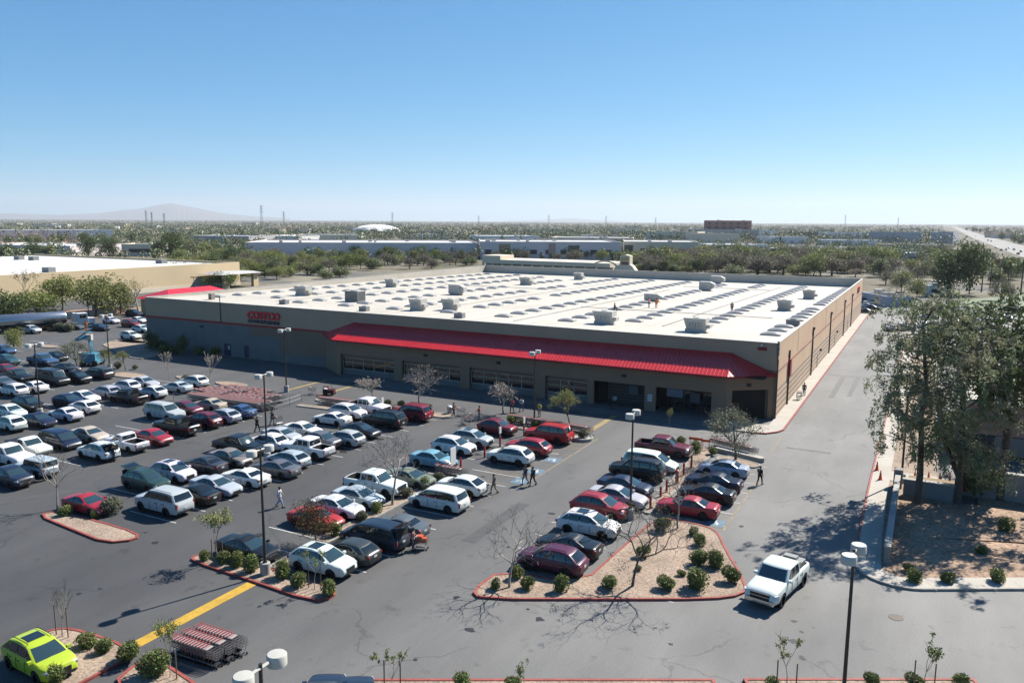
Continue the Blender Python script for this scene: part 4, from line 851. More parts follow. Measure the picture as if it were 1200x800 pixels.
TP['bare_big'] = [tree_proto('bare_big', 41, 8.2, 2.4, .13, 5, (4, 3, 3, 3, 2), .72, .01, 700, .16, .5, .35, 'leaf_sage', 'twig_purple', 'bark', split=3, wob=.26, shrink=.75, clump=.06)]
TP['lace'] = [tree_proto('lace', 51+k, 4.3, 1.3, .10, 5, (5, 4, 3, 3, 2), .66, .03, 0, twig='bark_pale', bark='bark_pale', split=2, wob=.2, shrink=.70, minr=.030) for k in range(2)]
TP['mesquite'] = [tree_proto('mesquite', 61+k, 5.0, 1.7, .12, 4, (4, 3, 3, 3), .66, .05, 3000, .17, .4, .45, ('leaf_sage', 'leaf_olive')[k], 'twig_grey', 'bark', split=2, wob=.25, shrink=.74) for k in range(2)]
TP['young'] = [tree_proto('young', 71+k, 3.4, 1.5, .04, 4, (4, 3, 2, 2), .40, .12, (800, 260)[k], .13, .5, .28, ('leaf_olive', 'leaf_sage')[k], 'twig_grey', 'bark_pale', split=2, shrink=.62) for k in range(2)]
TP['young_bare'] = [tree_proto('young_bare', 77, 3.4, 1.3, .04, 4, (5, 3, 3, 2), .30, .16, 0, twig='bark_pale', bark='bark_pale', split=2, shrink=.66)]
TP['sapling'] = [tree_proto('sapling', 81+k, 3.0, 1.2, .03, 3, (3, 2, 2), .42, .10, 420, .12, .5, .16, 'leaf_shrub', 'twig_grey', 'bark_pale', split=3, shrink=.66, clump=.35) for k in range(2)]
TP['brush'] = [blob_proto('brush', 91, 3.3, 4.0, 3600, .17, 'leaf_red', clumps=26, base=.34, asp=.35, trunk_r=.08)]
TP['palo'] = [blob_proto('palo', 101+k, 6.0, 7.0, 3600, .34, ('leaf_olive', 'leaf_lime')[k], clumps=26, base=.26, asp=.5) for k in range(2)]
TP['round'] = [blob_proto('round', 111+k, 7, 6.5, 2200, .48, ('leaf_olive', 'leaf_dark', 'leaf_grey')[k], clumps=24, base=.12, asp=.6) for k in range(3)]
TP['dense'] = [blob_proto('dense', 121+k, 11, 8.5, 3800, .50, 'leaf_dark', clumps=30, base=.16, asp=.6) for k in range(2)]
TP['tall'] = [blob_proto('tall', 131, 12, 4.5, 1800, .50, 'leaf_dark', clumps=18, base=.14, asp=.6, cone=.5)]
TP['grey_bare'] = [tree_proto('grey_bare', 141+k, 7.5, 1.0, .14, 5, (6, 4, 4, 3, 2), .70, .02, 1500, .34, .5, .5, 'leaf_brown', 'twig_purple', 'bark', split=2, wob=.25, shrink=.75) for k in range(2)]
def palm_proto():
    r = random.Random(5); tr, cr = MB(), MB(); tr.tube([(0, 0, -.1), (.1, 0, 4), (.05, .1, 8.4)], [.22, .17, .16], 8)
    for k in range(44):
        a = r.uniform(0, 6.28); el = r.uniform(-.75, 1.2); d = Vector((math.cos(a)*math.cos(el), math.sin(a)*math.cos(el), math.sin(el))); p0 = Vector((.05, .1, 8.4)); L = r.uniform(1.3, 1.8); side = Vector((-math.sin(a), math.cos(a), 0))
        for s in range(4):
            p1 = p0+d*L/4; wd = .30*(1-.2*s); cr.quad(p0-side*wd, p0+side*wd, p1+side*wd*.8, p1-side*wd*.8); d = (d+Vector((0, 0, -.28))).normalized(); p0 = p1
    root = thing('palm_proto', None, None); obj('trunk', tr, 'bark', root, 80); obj('crown', cr, 'leaf_olive', root); index_kids(root); return root
TP['palm'] = [palm_proto()]
HT = {'euc': (17.5, 13.5), 'dark_euc': (15,), 'bare': (6, 6, 6), 'bare_big': (8.2,), 'lace': (4.3, 4.3), 'mesquite': (5, 5), 'young': (3.4, 3.4), 'young_bare': (3.4,), 'sapling': (3, 3), 'brush': (3.3,), 'palo': (6, 6), 'round': (7, 7, 7), 'dense': (11, 11), 'tall': (12,), 'grey_bare': (7.5, 7.5), 'palm': (10,)}
NAMES = {'euc': 'eucalyptus_tree', 'dark_euc': 'evergreen_tree', 'bare': 'bare_tree', 'bare_big': 'bare_tree', 'lace': 'bare_tree', 'mesquite': 'mesquite_tree', 'young': 'young_tree', 'young_bare': 'young_tree', 'sapling': 'sapling', 'brush': 'bushy_tree', 'palo': 'olive_tree', 'round': 'leafy_tree', 'dense': 'evergreen_tree', 'tall': 'evergreen_tree', 'grey_bare': 'bare_tree', 'palm': 'palm_tree'}
TREES = []
def tree(kind, i, loc, H, label, rz=None, group=None, wide=1.0):
    s = H/HT[kind][i]; rz = rnd.uniform(0, 6.28) if rz is None else rz
    o = copy_tree(TP[kind][i], (loc[0], loc[1], loc[2] if len(loc) > 2 else 0), rz, label, 'tree', group, scale=(s*wide, s*wide, s)); o.name = NAMES[kind]; TREES.append(o); return o
def h_from(px, py, ytop, z=0):
    """height of something standing at a pixel whose top reaches row ytop"""
    b = G(px, py, z); return b, abs((py-ytop)/FPX*depth_of(b)/math.cos(.25))
# shrubs
def shrub_proto(k, leafm, sq):
    r = random.Random(200+k); mb = MB(); cs = [(rdir(r)*.22, r.uniform(.3, .42)) for _ in range(9)]
    for _ in range(26): e = rdir(r); e.z = abs(e.z); mb.tube([(0, 0, .3), tuple(Vector((0, 0, .45))+e*r.uniform(.42, .64))], .008, 3, 1)
    for i in range(1900):
        c, rr = r.choice(cs); d = rdir(r); q = c+d*rr*(.72+.28*r.random()); q = Vector((q.x, q.y, max(.02, .48+q.z*1.05 if sq else .42+q.z*.8))); leaf(mb, q, .10*r.uniform(.7, 1.4), r, 0, .6)
    mb.tube([(0, 0, -.05), (.02, 0, .5)], [.06, .03], 5, 1); return mb.mesh('shrub', [leafm, 'bark'])
SHR = [shrub_proto(0, 'leaf_shrub', 1), shrub_proto(1, 'leaf_shrub', 0), shrub_proto(2, 'leaf_shrub', 1), shrub_proto(3, 'leaf_sage', 0)]
def shrub(px, py, size, label, k=None, z=.1, group=None):
    p = G(px, py, z); i = rnd.randrange(3) if k is None else k
    o = place('shrub', SHR[i], None, (p.x, p.y, z-.02), rnd.uniform(0, 6.28), (size*rnd.uniform(.88, 1.15), size*rnd.uniform(.88, 1.15), size*rnd.uniform(.85, 1.12))); return tag(o, label, 'shrub', group)
# ================================================================== lamps, people, carts and small things
def dup_me(o): return o
def lamp(p, H, label, axis=PI/2, arm=.95, near=False, base=True):
    t = thing('lot_light', label, 'lamp post', (p[0], p[1], 0), 0, 'parking lot lamp posts'); mb = MB()
    b0 = .9 if base else .0
    if base: mb.lathe([(.33, 0), (.33, b0-.04), (.29, b0)], 18); obj('concrete_base', mb, 'concrete', t, 40)
    mb = MB(); mb.lathe([(.10, b0), (.065, H)], 10); mb.lathe([(.16, b0), (.16, b0+.05)], 10); obj('pole', mb, 'metal_pole', t, 40)
    c, s = math.cos(axis), math.sin(axis); mb = MB(); mb.tube([(-arm*c, -arm*s, H-.16), (arm*c, arm*s, H-.16)], .06, 6); obj('arm', mb, 'lamp_head', t)
    for g in (-1, 1):
        mb = MB(); n = 22; mb.lathe([(.30, -.05), (.34, -.03), (.34, .32), (.31, .36), (.0, .38)], n, 0, Matrix.Translation((g*(arm+.12)*c, g*(arm+.12)*s, H-.38)))
        mb.lathe([(.0, -.052), (.28, -.052)], n, 1, Matrix.Translation((g*(arm+.12)*c, g*(arm+.12)*s, H-.38)), False); obj('lamp_head', mb, ['lamp_head', 'glass'], t, 45)
    return t
L86 = lambda x, y: G(x, y, 8.65)
for (x, y, l, b) in ((309, 437, 'twin-headed lamp post between the white sedan and silver coupe of the middle rows', 1), (333, 385, 'twin-headed lamp post at the end of the cart pen', 1), (627, 411, 'twin-headed lamp post behind the cart line before the windows', 1), (742, 482, 'twin-headed lamp post among the reserved stalls with the red posts', 1), (40, 402, 'twin-headed lamp post over the white cars at the far left', 1), (124, 368, 'twin-headed lamp post beside the tan gravel wedge and boom lift', 1), (304.7, 524, 'twin-headed lamp post on a concrete base in the long shrub island', 1), (305, 777, 'twin-headed lamp post at the bottom edge, only its top showing', 0)):
    lamp(L86(x, y), 8.65, l, PI/2, .62)
lamp(L86(1001, 643), 8.65, 'tall dark lamp post with two round heads on the pale drive at right', PI*.44, .62, base=False)
p = G(1056, 566, 0); lamp(p, 8.65, 'dark lamp post rising into the grey eucalyptus by the right pavement', PI/2, .62)

# ---------------------------------------------------------------- people
mat('maroon_body', (.10, .018, .022), .5); mat('skin', (.30, .17, .11), .6); mat('cloth', (1, 1, 1), .85, objcol=True); mat('hair', (.02, .014, .01), .8); mat('shoe', (.03, .03, .03), .7)
def skin_mesh(verts, edges, radii, name, mats, sub=1):
    me = bpy.data.meshes.new(name); me.from_pydata([Vector(v) for v in verts], edges, []); o = bpy.data.objects.new('tmp', me); COL.objects.link(o)
    md = o.modifiers.new('skin', 'SKIN'); md.use_smooth_shade = True
    for i, r in enumerate(radii):
        sv_ = me.skin_vertices[0].data[i]; sv_.radius = (r, r) if not hasattr(r, '__len__') else r; sv_.use_root = (i == 0)
    ss = o.modifiers.new('sub', 'SUBSURF'); ss.levels = sub; ss.render_levels = sub
    out = evaluated(o); bpy.data.objects.remove(o); out.name = name; out.materials.clear()
    for m in mats: out.materials.append(MATS[m])
    out.polygons.foreach_set('use_smooth', [True]*len(out.polygons)); return out
POSES = {  # (right arm elbow, wrist, left arm elbow, wrist), (right knee, ankle, left knee, ankle); x forward, y left
 'walk': (((-.10, -.27, 1.10), (.02, -.28, .86)), ((.10, .27, 1.10), (.28, .24, .92)), ((.20, -.10, .52), (.26, -.10, .09)), ((-.06, .10, .50), (-.34, .10, .14))),
 'stand': (((-.02, -.26, 1.10), (.06, -.25, .86)), ((-.02, .26, 1.10), (.08, .25, .86)), ((.02, -.10, .50), (.0, -.10, .08)), ((.02, .11, .50), (-.02, .12, .08))),
 'push': (((.12, -.27, 1.12), (.40, -.20, 1.02)), ((.12, .27, 1.12), (.40, .20, 1.02)), ((.18, -.10, .52), (.16, -.10, .08)), ((-.04, .10, .50), (-.30, .10, .12))),
 'kneel': (((.16, -.26, .72), (.38, -.16, .52)), ((.16, .26, .72), (.38, .16, .52)), ((.40, -.14, .46), (.34, -.14, .08)), ((.12, .14, .08), (-.30, .14, .06))),
}
PEO = {}
def person_meshes(pose):
    if pose in PEO: return PEO[pose]
    (re, rw), (le, lw), (rk, ra), (lk, la) = POSES[pose]; dz = -.42 if pose == 'kneel' else 0
    hip = Vector((0, 0, .95+dz)); ch = Vector((.02, 0, 1.28+dz)); nk = Vector((.02, 0, 1.47+dz)); hd = Vector((.05, 0, 1.60+dz)); tp = Vector((.04, 0, 1.70+dz))
    rs, ls_ = Vector((.01, -.19, 1.40+dz)), Vector((.01, .19, 1.40+dz)); rh, lh = Vector((0, -.095, .90+dz)), Vector((0, .095, .90+dz))
    V = [hip, ch, nk, hd, tp, rs, Vector(re), Vector(rw), ls_, Vector(le), Vector(lw), rh, Vector(rk), Vector(ra), lh, Vector(lk), Vector(la)]
    foot = lambda a: Vector(a)+Vector((.16, 0, -.05)); hand = lambda w, e: Vector(w)+(Vector(w)-Vector(e)).normalized()*.13
    V += [foot(ra), foot(la), hand(rw, re), hand(lw, le)]
    E_ = [(0, 1), (1, 2), (2, 3), (3, 4), (1, 5), (5, 6), (6, 7), (1, 8), (8, 9), (9, 10), (0, 11), (11, 12), (12, 13), (0, 14), (14, 15), (15, 16), (13, 17), (16, 18), (7, 19), (10, 20)]
    Rd = [.12, (.16, .11), .055, .095, .07, .06, .045, .032, .06, .045, .032, .085, .058, .042, .085, .058, .042, .035, .035, .028, .028]
    body = skin_mesh(V, E_, Rd, 'person', ['skin'])
    shirt = skin_mesh([hip+Vector((0, 0, -.02)), (hip+ch)/2, ch, nk-Vector((0, 0, .06)), rs, Vector(re), ls_, Vector(le)], [(0, 1), (1, 2), (2, 3), (2, 4), (4, 5), (2, 6), (6, 7)], [(.16, .135), (.165, .13), (.185, .135), .075, .085, .065, .085, .065], 'shirt', ['cloth'])
    tro = skin_mesh([hip+Vector((0, 0, .02)), rh, Vector(rk), Vector(ra)+Vector((0, 0, .04)), lh, Vector(lk), Vector(la)+Vector((0, 0, .04))], [(0, 1), (1, 2), (2, 3), (0, 4), (4, 5), (5, 6)], [.145, .11, .078, .066, .11, .078, .066], 'trousers', ['cloth'])
    mb = MB(); mb.lathe([(.112, .0), (.118, .06), (.09, .12), (.0, .14)], 12, 0, Matrix.Translation(hd+Vector((-.02, 0, .0)))); hair = mb.mesh('hair', ['hair'], 60)
    mb = MB()
    for a in (ra, la): mb.box(Vector(a).x-.07, Vector(a).x+.21, Vector(a).y-.05, Vector(a).y+.05, max(0, a[2]-.085), a[2]-.01)
    shoe = mb.mesh('shoes', ['shoe']); 
    mb = MB(); c = hd+Vector((.095, 0, .0)); mb.box(c.x-.01, c.x+.022, -.014, .014, c.z-.03, c.z+.015); nose = mb.mesh('nose', ['skin'])
    PEO[pose] = (body, shirt, tro, hair, shoe, nose); return PEO[pose]
def person(p, ang, pose, shirt, tro, label, s=1.0, vest=None, group='people in and around the parking lot'):
    b, sh, tr, ha, so_, no = person_meshes(pose); o = place('person', b, None, p, ang, s); tag(o, label, 'person', group)
    c = place('shirt', sh, o); c.color = (*shirt, 1); c = place('trousers', tr, o); c.color = (*tro, 1); place('hair', ha, o); place('shoes', so_, o)
    return o
BLK, NAV, WHT, RED_, GRY, ORG, YEL, JEAN, PINK, KHK = (.015, .015, .017), (.02, .03, .07), (.65, .65, .66), (.45, .03, .04), (.16, .16, .17), (.75, .16, .03), (.55, .5, .06), (.05, .08, .16), (.5, .22, .32), (.28, .22, .14)
def P3(x, y, z=.012): q = G(x, y, z); return (q.x, q.y, z)
person(P3(301.5, 506), PI*.5, 'walk', BLK, BLK, 'person all in black walking along the aisle before the cart pen')
person(P3(319, 498), PI*.45, 'push', NAV, GRY, 'person in navy top pushing a cart in the aisle beside the cart pen')
person(P3(328, 594), PI*.15, 'walk', (.5, .53, .6), (.22, .29, .42), 'person in pale blue clothes striding alone across the open aisle')
person(P3(133, 541), PI*.8, 'stand', BLK, NAV, 'person in black loading the white vehicle with raised tailgate')
person(P3(615.5, 567), PI*1.4, 'walk', NAV, GRY, 'left one of two people walking side by side at the blue stall marking')
person(P3(624.5, 568.5), PI*1.4, 'walk', BLK, BLK, 'right one of two people walking side by side, dressed in black')
person(P3(579, 578), PI*1.3, 'walk', (.08, .08, .08), KHK, 'person in dark top and khaki trousers behind the white crossover')
person(P3(484, 645), PI*.1, 'stand', (.10, .10, .11), (.07, .07, .08), 'person in dark clothes beside a loaded cart behind the open hatchback')
person(P3(531.5, 488), 0, 'push', BLK, BLK, 'person in black pushing a cart past the end of the long cart line')
person(P3(562, 492), PI, 'push', RED_, GRY, 'person in a red shirt gathering empty carts at the aisle mouth')
person(P3(632, 488), PI*1.5, 'stand', YEL, KHK, 'person in a yellow safety vest by the right cart line')
person(P3(600, 483), PI*1.5, 'walk', (.4, .05, .05), BLK, 'person in a red top walking in the shade behind the bare tree')
person(P3(611, 482), PI*1.5, 'walk', WHT, JEAN, 'person in a white top walking in the shade of the store')
person(P3(890, 568), PI*.4, 'walk', BLK, BLK, 'person in dark clothes alone on the right drive')
person(P3(720, 478, .16), PI*1.5, 'walk', (.3, .35, .45), BLK, 'person in a light blue top in the dark entrance')
person(P3(1052, 480, .15), PI*.5, 'stand', BLK, BLK, 'dark figure standing on the shaded pavement under the eucalyptus')
person(P3(942, 463, .16), PI*1.5, 'stand', GRY, BLK, 'person beside a cart on the pavement along the tan side wall')
def PR(x, y):
    z = 8.5
    for _ in range(6): q = G(x, y, z); z = roof_z(q.y)
    return (q.x, q.y, z+.02)
GR = 'workers on the white roof'
person(PR(720, 364), PI*.2, 'kneel', BLK, NAV, 'roof worker crouching in dark clothes beside an orange bag', group=GR)
person(PR(760.5, 360.5), PI, 'stand', ORG, JEAN, 'left one of the two roof workers in orange vests standing together', group=GR)
person(PR(769, 361), PI*.6, 'stand', ORG, (.6, .16, .04), 'right one of the two standing roof workers, all in orange', group=GR)
person(PR(857.5, 366), PI*1.5, 'stand', GRY, BLK, 'roof worker in grey standing alone among the skylights', group=GR)
q = PR(725, 363); mb = MB(); mb.lathe([(.26, 0), (.34, .12), (.32, .34), (.16, .46)], 10, 0, Matrix.Translation(q)); tag(obj('tool_bag', mb, 'cone_orange', None, 60), 'orange tool bag on the roof beside the crouching worker', 'bag')

# ---------------------------------------------------------------- carts
mat('cart_wire', (.36, .34, .34), .4, .6); mat('cart_red', (.36, .07, .07), .5); mat('cart_flap', (.46, .36, .34), .5)
def cart_mb(split=False):
    B, Hn, F = MB(), MB(), MB()
    c = lambda x, t: (x, lerp(-.28, .28, t))
    x0, x1 = -.42, .48
    for z, k in ((.52, .90), (.66, .94), (.80, .97), (.94, 1.0)):
        w = .27*k; xa, xb = x0+.02, x1-.12*(1-k)*4
        for s in (1, -1): B.box(xa, xb, s*w-.008, s*w+.008, z-.008, z+.008)
        B.box(xb-.008, xb+.008, -w*.85, w*.85, z-.008, z+.008)
    for i in range(8):
        x = x0+.08+i*.115
        for s in (1, -1): B.box(x-.006, x+.006, s*.262-.006, s*.262+.006, .52, .94)
    for i in range(5): y = -.2+.1*i; B.box(x1-.05, x1-.038, y-.006, y+.006, .52, .94); B.box(x0, x1-.05, y-.006, y+.006, .512, .524)
    Hn.tube([(x0-.08, -.28, 1.02), (x0-.08, .28, 1.02)], .028, 6); Hn.box(x0-.0, x0+.03, -.24, .24, .74, .95, 1); Hn.box(x0+.02, x0+.24, -.22, .22, .93, .95, 1)
    for s in (1, -1):
        F.tube([(x0-.08, s*.27, 1.02), (x0+.02, s*.27, .5), (x0+.0, s*.27, .22), (x1-.05, s*.2, .18)], .016, 5); F.tube([(x1-.2, s*.22, .2), (x1-.1, s*.24, .52)], .014, 5)
        for x, y in ((x0, .27), (x1-.06, .2)): F.lathe([(.065, -.02), (.065, .02)], 8, 1, Matrix.Translation((x, s*y, .066)) @ Matrix.Rotation(PI/2, 4, 'X'))
    F.box(x0+.05, x1-.1, -.18, .18, .2, .21)
    return B, Hn, F
B, Hn, F = cart_mb(); al = MB()
for m, o in ((B, 0), (Hn, 1), (F, 2)): al.add(m.v, m.f); al.m[-len(m.f):] = [o if o == 0 else ((1, 3)[i] if o == 1 else (0, 2)[i]) for i in m.m]
cart_me = al.mesh('shopping_cart', ['cart_wire', 'cart_red', 'tyre', 'cart_flap'])
cartP = thing('cart_proto', None, None); obj('basket', B, 'cart_wire', cartP); obj('handle', Hn, ['cart_red', 'cart_flap'], cartP); obj('chassis', F, ['cart_wire', 'tyre'], cartP); index_kids(cartP)
def carts(p0, ang, n, pitch, label, group, full=False):
    d = Vector((math.cos(ang), math.sin(ang)))
    for i in range(n):
        q = Vector(p0)+d*pitch*i; a = ang+rnd.uniform(-.03, .03)
        if full: o = copy_tree(cartP, (q.x, q.y, .012), a, label, 'shopping cart', group); o.name = 'shopping_cart'
        else: tag(place('shopping_cart', cart_me, None, (q.x, q.y, .012), a), label, 'shopping cart', group)
carts((-51.8, -19.9), RAD(1.5), 46, .30, 'cart with red handle nested in the long line under the three bare trees', 'long cart line at the left windows')
carts((-26.4, -16.5), RAD(-5), 34, .30, 'cart with red handle nested in the line behind the red crossovers', 'cart line at the right windows')
for k in range(3): carts((-18.9+.12*k, -68.9+.72*k), RAD(2), 12, .22, 'cart with red handle nested in the stacks at the lower left', 'stacked carts beside the yellow crossing', True)
carts((-3.4, -15.3), RAD(-20), 16, .30, 'cart nested behind the pale concrete kerb at the right island', 'carts at the right island')
carts((-23.2, -36.6), RAD(0), 8, .34, 'cart with red handle in the short stack by the white sign', 'short cart stack on the median')
for k in range(3): carts((-67.5+.5*k, -26.6+.8*k), RAD(1), 36-k, .34, 'cart with red handle packed in the near lines of the large cart pen', 'carts in the large pen')
mb = MB()
for k in range(3, 9):
    for i in range(35 if k < 7 else 24):
        if rnd.random() < .12: continue
        a = RAD(1)+rnd.uniform(-.12, .12); mt = Matrix.Translation((-69.2+.35*(k-3)+i*.34, -26.6+.8*k+rnd.uniform(-.1, .1), .012)) @ Matrix.Rotation(a, 4, 'Z')
        mb.add([mt @ Vector(v) for v in al.v], al.f); mb.m[-len(al.f):] = al.m
tag(obj('shopping_cart_rows', mb, ['cart_wire', 'cart_red', 'tyre', 'cart_flap']), 'mass of nested red-handled carts filling the rear of the large pen', 'shopping carts', None, 'stuff')
for (x, y, a, l) in ((326, 497, PI*.45, 'single cart pushed by the person in navy'), (540.5, 487, 0, 'single cart pushed by the person in black at the cart line end'), (549, 493, PI, 'empty cart ahead of the red-shirted person at the aisle mouth'), (545, 497, PI*.9, 'second empty cart standing crosswise in the aisle mouth'), (494, 643, PI*.1, 'cart full of orange goods behind the open hatchback'), (936, 468, PI*1.5, 'single cart on the pavement along the tan side wall'), (1037, 484, .4, 'single cart at the shaded kerb under the eucalyptus'), (366, 462, 0, 'single cart on the aisle right of the cart pen')):
    z = .15 if x > 900 else .012; q = G(x, y, z); o = copy_tree(cartP, (q.x, q.y, z), a, l, 'shopping cart'); o.name = 'shopping_cart'
q = G(494, 643, 0); mb = MB(); mb.box(-.28, .1, -.2, .2, .54, 1.0); mb.box(.12, .4, -.18, .18, .54, .85); o = obj('goods', mb, 'cone_orange', None, None, (q.x, q.y, .012), PI*.1); tag(o, 'orange goods heaped in the cart behind the open hatchback', 'goods')
# rails of the pen
t = thing('cart_corral', 'grey pipe rail fencing the near side of the large cart pen', 'cart corral', (-62, -27.4, 0)); mb = MB()
for z in (.45, .95): mb.tube([(-8, .1, z), (6.6, .1, z), (7.2, 5, z), (6.8, 7.5, z)], .03, 6)
obj('rail', mb, 'galv', t)
for x, y in ((-8, .1), (-4.4, .1), (-.8, .1), (2.8, .1), (6.6, .1), (7.2, 5), (6.8, 7.5)): mb = MB(); mb.tube([(x, y, 0), (x, y, 1.0)], .04, 6); obj('post', mb, 'galv', t)
# ---------------------------------------------------------------- posts, signs, cones
def bollard(x, y, h, label, sign=False, r=.1, pos=None):
    q = Vector(pos) if pos else G(x, y, 0); t = thing('bollard', label, 'bollard', (q.x, q.y, 0), 0, 'red steel posts at the reserved stalls'); mb = MB(); mb.lathe([(r, 0), (r, h-.05), (r*.6, h), (0, h+.01)], 12); obj('post', mb, 'red_post', t, 40)
    if sign: mb = MB(); mb.box(-.03, .03, -.03, .03, h, h+.95); obj('sign_post', mb, 'galv', t); mb = MB(); mb.box(.031, .045, -.2, .2, h+.25, h+.95); mb.box(-.045, -.031, -.2, .2, h+.25, h+.95); obj('sign_plate', mb, 'white_paint', t)
BS = [(810, 549, 1.3, 0), (801, 558, 1.3, 0), (793, 567.5, 1.35, 0), (781, 577.5, 1.2, 0), (774, 583, 1.0, 0), (762, 597, 1.2, 0)]
for i, (x, y, h, s) in enumerate(BS): bollard(x, y, h, ordinal(i)+' red post counted from the dark pickup towards the gravel island', s, .16 if i == 2 else .1)
for (x, y, h, s, l) in ((586, 523, 1.15, 1, 'red post with a white sign between the silver crossover and red crossover'), (568, 536, 1.1, 0, 'short red post between two white crossovers of the median row'), (540, 551, 1.2, 0, 'red post beside the large white sign and light blue sedan'), (614, 511, 1.2, 1, 'red post with white sign behind the red crossover'), (626, 500, 1.0, 0, 'red post at the planting under the right bare tree'), (448.5, 483, .9, 1, 'red post with white sign left of the dark red crossover')):
    bollard(x, y, h, l, s)
q = G(531, 553, 0); t = thing('sign', 'large blank white sign board behind the light blue sedan', 'sign', (q.x, q.y, 0)); mb = MB(); mb.box(-.04, .04, -.45, .45, .7, 2.35); obj('board', mb, 'white_paint', t)
for s in (-1, 1): mb = MB(); mb.tube([(0, s*.4, 0), (0, s*.4, .7)], .035, 6); obj('post', mb, 'galv', t)
def cone(p, label):
    t = thing('traffic_cone', label, 'traffic cone', p, 0, 'red cones on the right pavement'); mb = MB(); mb.lathe([(.15, .04), (.12, .25), (.03, .86), (.0, .87)], 12); obj('cone', mb, 'cone_orange', t, 40); mb = MB(); mb.box(-.2, .2, -.2, .2, 0, .04); obj('base', mb, 'cone_orange', t)
cone(P3(1027.5, 550.5, .15), 'red cone at the kerb on the right pavement'); cone(P3(1031.5, 561.5, .15), 'red cone at the garden side of the right pavement, nearer one')
for i, (x, y) in enumerate(((812, 523), (818, 524), (827, 526))):
    q = G(x, y, .1); t = thing('barrier', ('left', 'middle', 'right')[i]+' orange barricade frame on the gravel at the right cart island', 'barricade', (q.x, q.y, .1), .2); mb = MB()
    for s in (-.3, .3): mb.tube([(s, -.2, 0), (s, 0, 1.0), (s, .2, 0)], .03, 5)
    obj('leg', mb, 'cone_orange', t); mb = MB(); mb.box(-.45, .45, -.02, .02, .75, 1.0); obj('board', mb, 'cone_orange', t)
mb = MB(); mb.prism([(-2.9, -15.9), (1.9, -17.6), (2.15, -18.2), (1.75, -18.4), (-2.9, -16.75)], 0, .42); tag(obj('concrete_wall', mb, 'sidewalk'), 'low pale concrete barrier between the cart row and right island', 'wall')
mb = MB(); q = G(683, 515, 0); mb.lathe([(1.1, 0), (1.1, .32), (.95, .34), (.95, .25), (0, .25)], 22, 0, Matrix.Translation((q.x, q.y, 0))); tag(obj('planter', mb, ['concrete'], None, 40), 'round low concrete planter at the right end of the cart line', 'planter')
for (x, y, m, l) in ((381, 463, 'plastic_dark', 'black waste bin right of the cart pen'), (527, 485, 'galv', 'grey waste bin at the right end of the long cart line'), (523, 552, 'white_paint', 'pale waste bin beside the white sign board')):
    q = G(x, y, 0); t = thing('waste_bin', l, 'waste bin', (q.x, q.y, 0)); mb = MB(); mb.lathe([(.27, 0), (.32, .85)], 14); obj('body', mb, m, t, 40); mb = MB(); mb.lathe([(.34, .85), (.34, .92), (.2, 1.05), (0, 1.06)], 14); obj('lid', mb, 'white_paint', t, 40)
q = G(373, 463, 0); t = thing('utility_cart', 'small maroon motorised cart mover parked right of the cart pen', 'cart mover', (q.x+1.2, q.y+1, .012), .4); mb = MB(); mb.box(-.9, .6, -.45, .45, .25, .75); mb.box(-.9, -.3, -.4, .4, .75, 1.1); obj('body', mb, 'maroon_body', t); mb = MB(); mb.tube([(.4, 0, .75), (.2, 0, 1.25), (.1, -.25, 1.25), (.1, .25, 1.25)], .03, 5); obj('handlebar', mb, 'plastic_dark', t)
for x in (-.6, .4):
    for s in (-1, 1): mb = MB(); mb.lathe([(.22, -.07), (.22, .07)], 12, 0, Matrix.Translation((x, s*.45, .22)) @ Matrix.Rotation(PI/2, 4, 'X')); obj('wheel', mb, 'tyre', t)
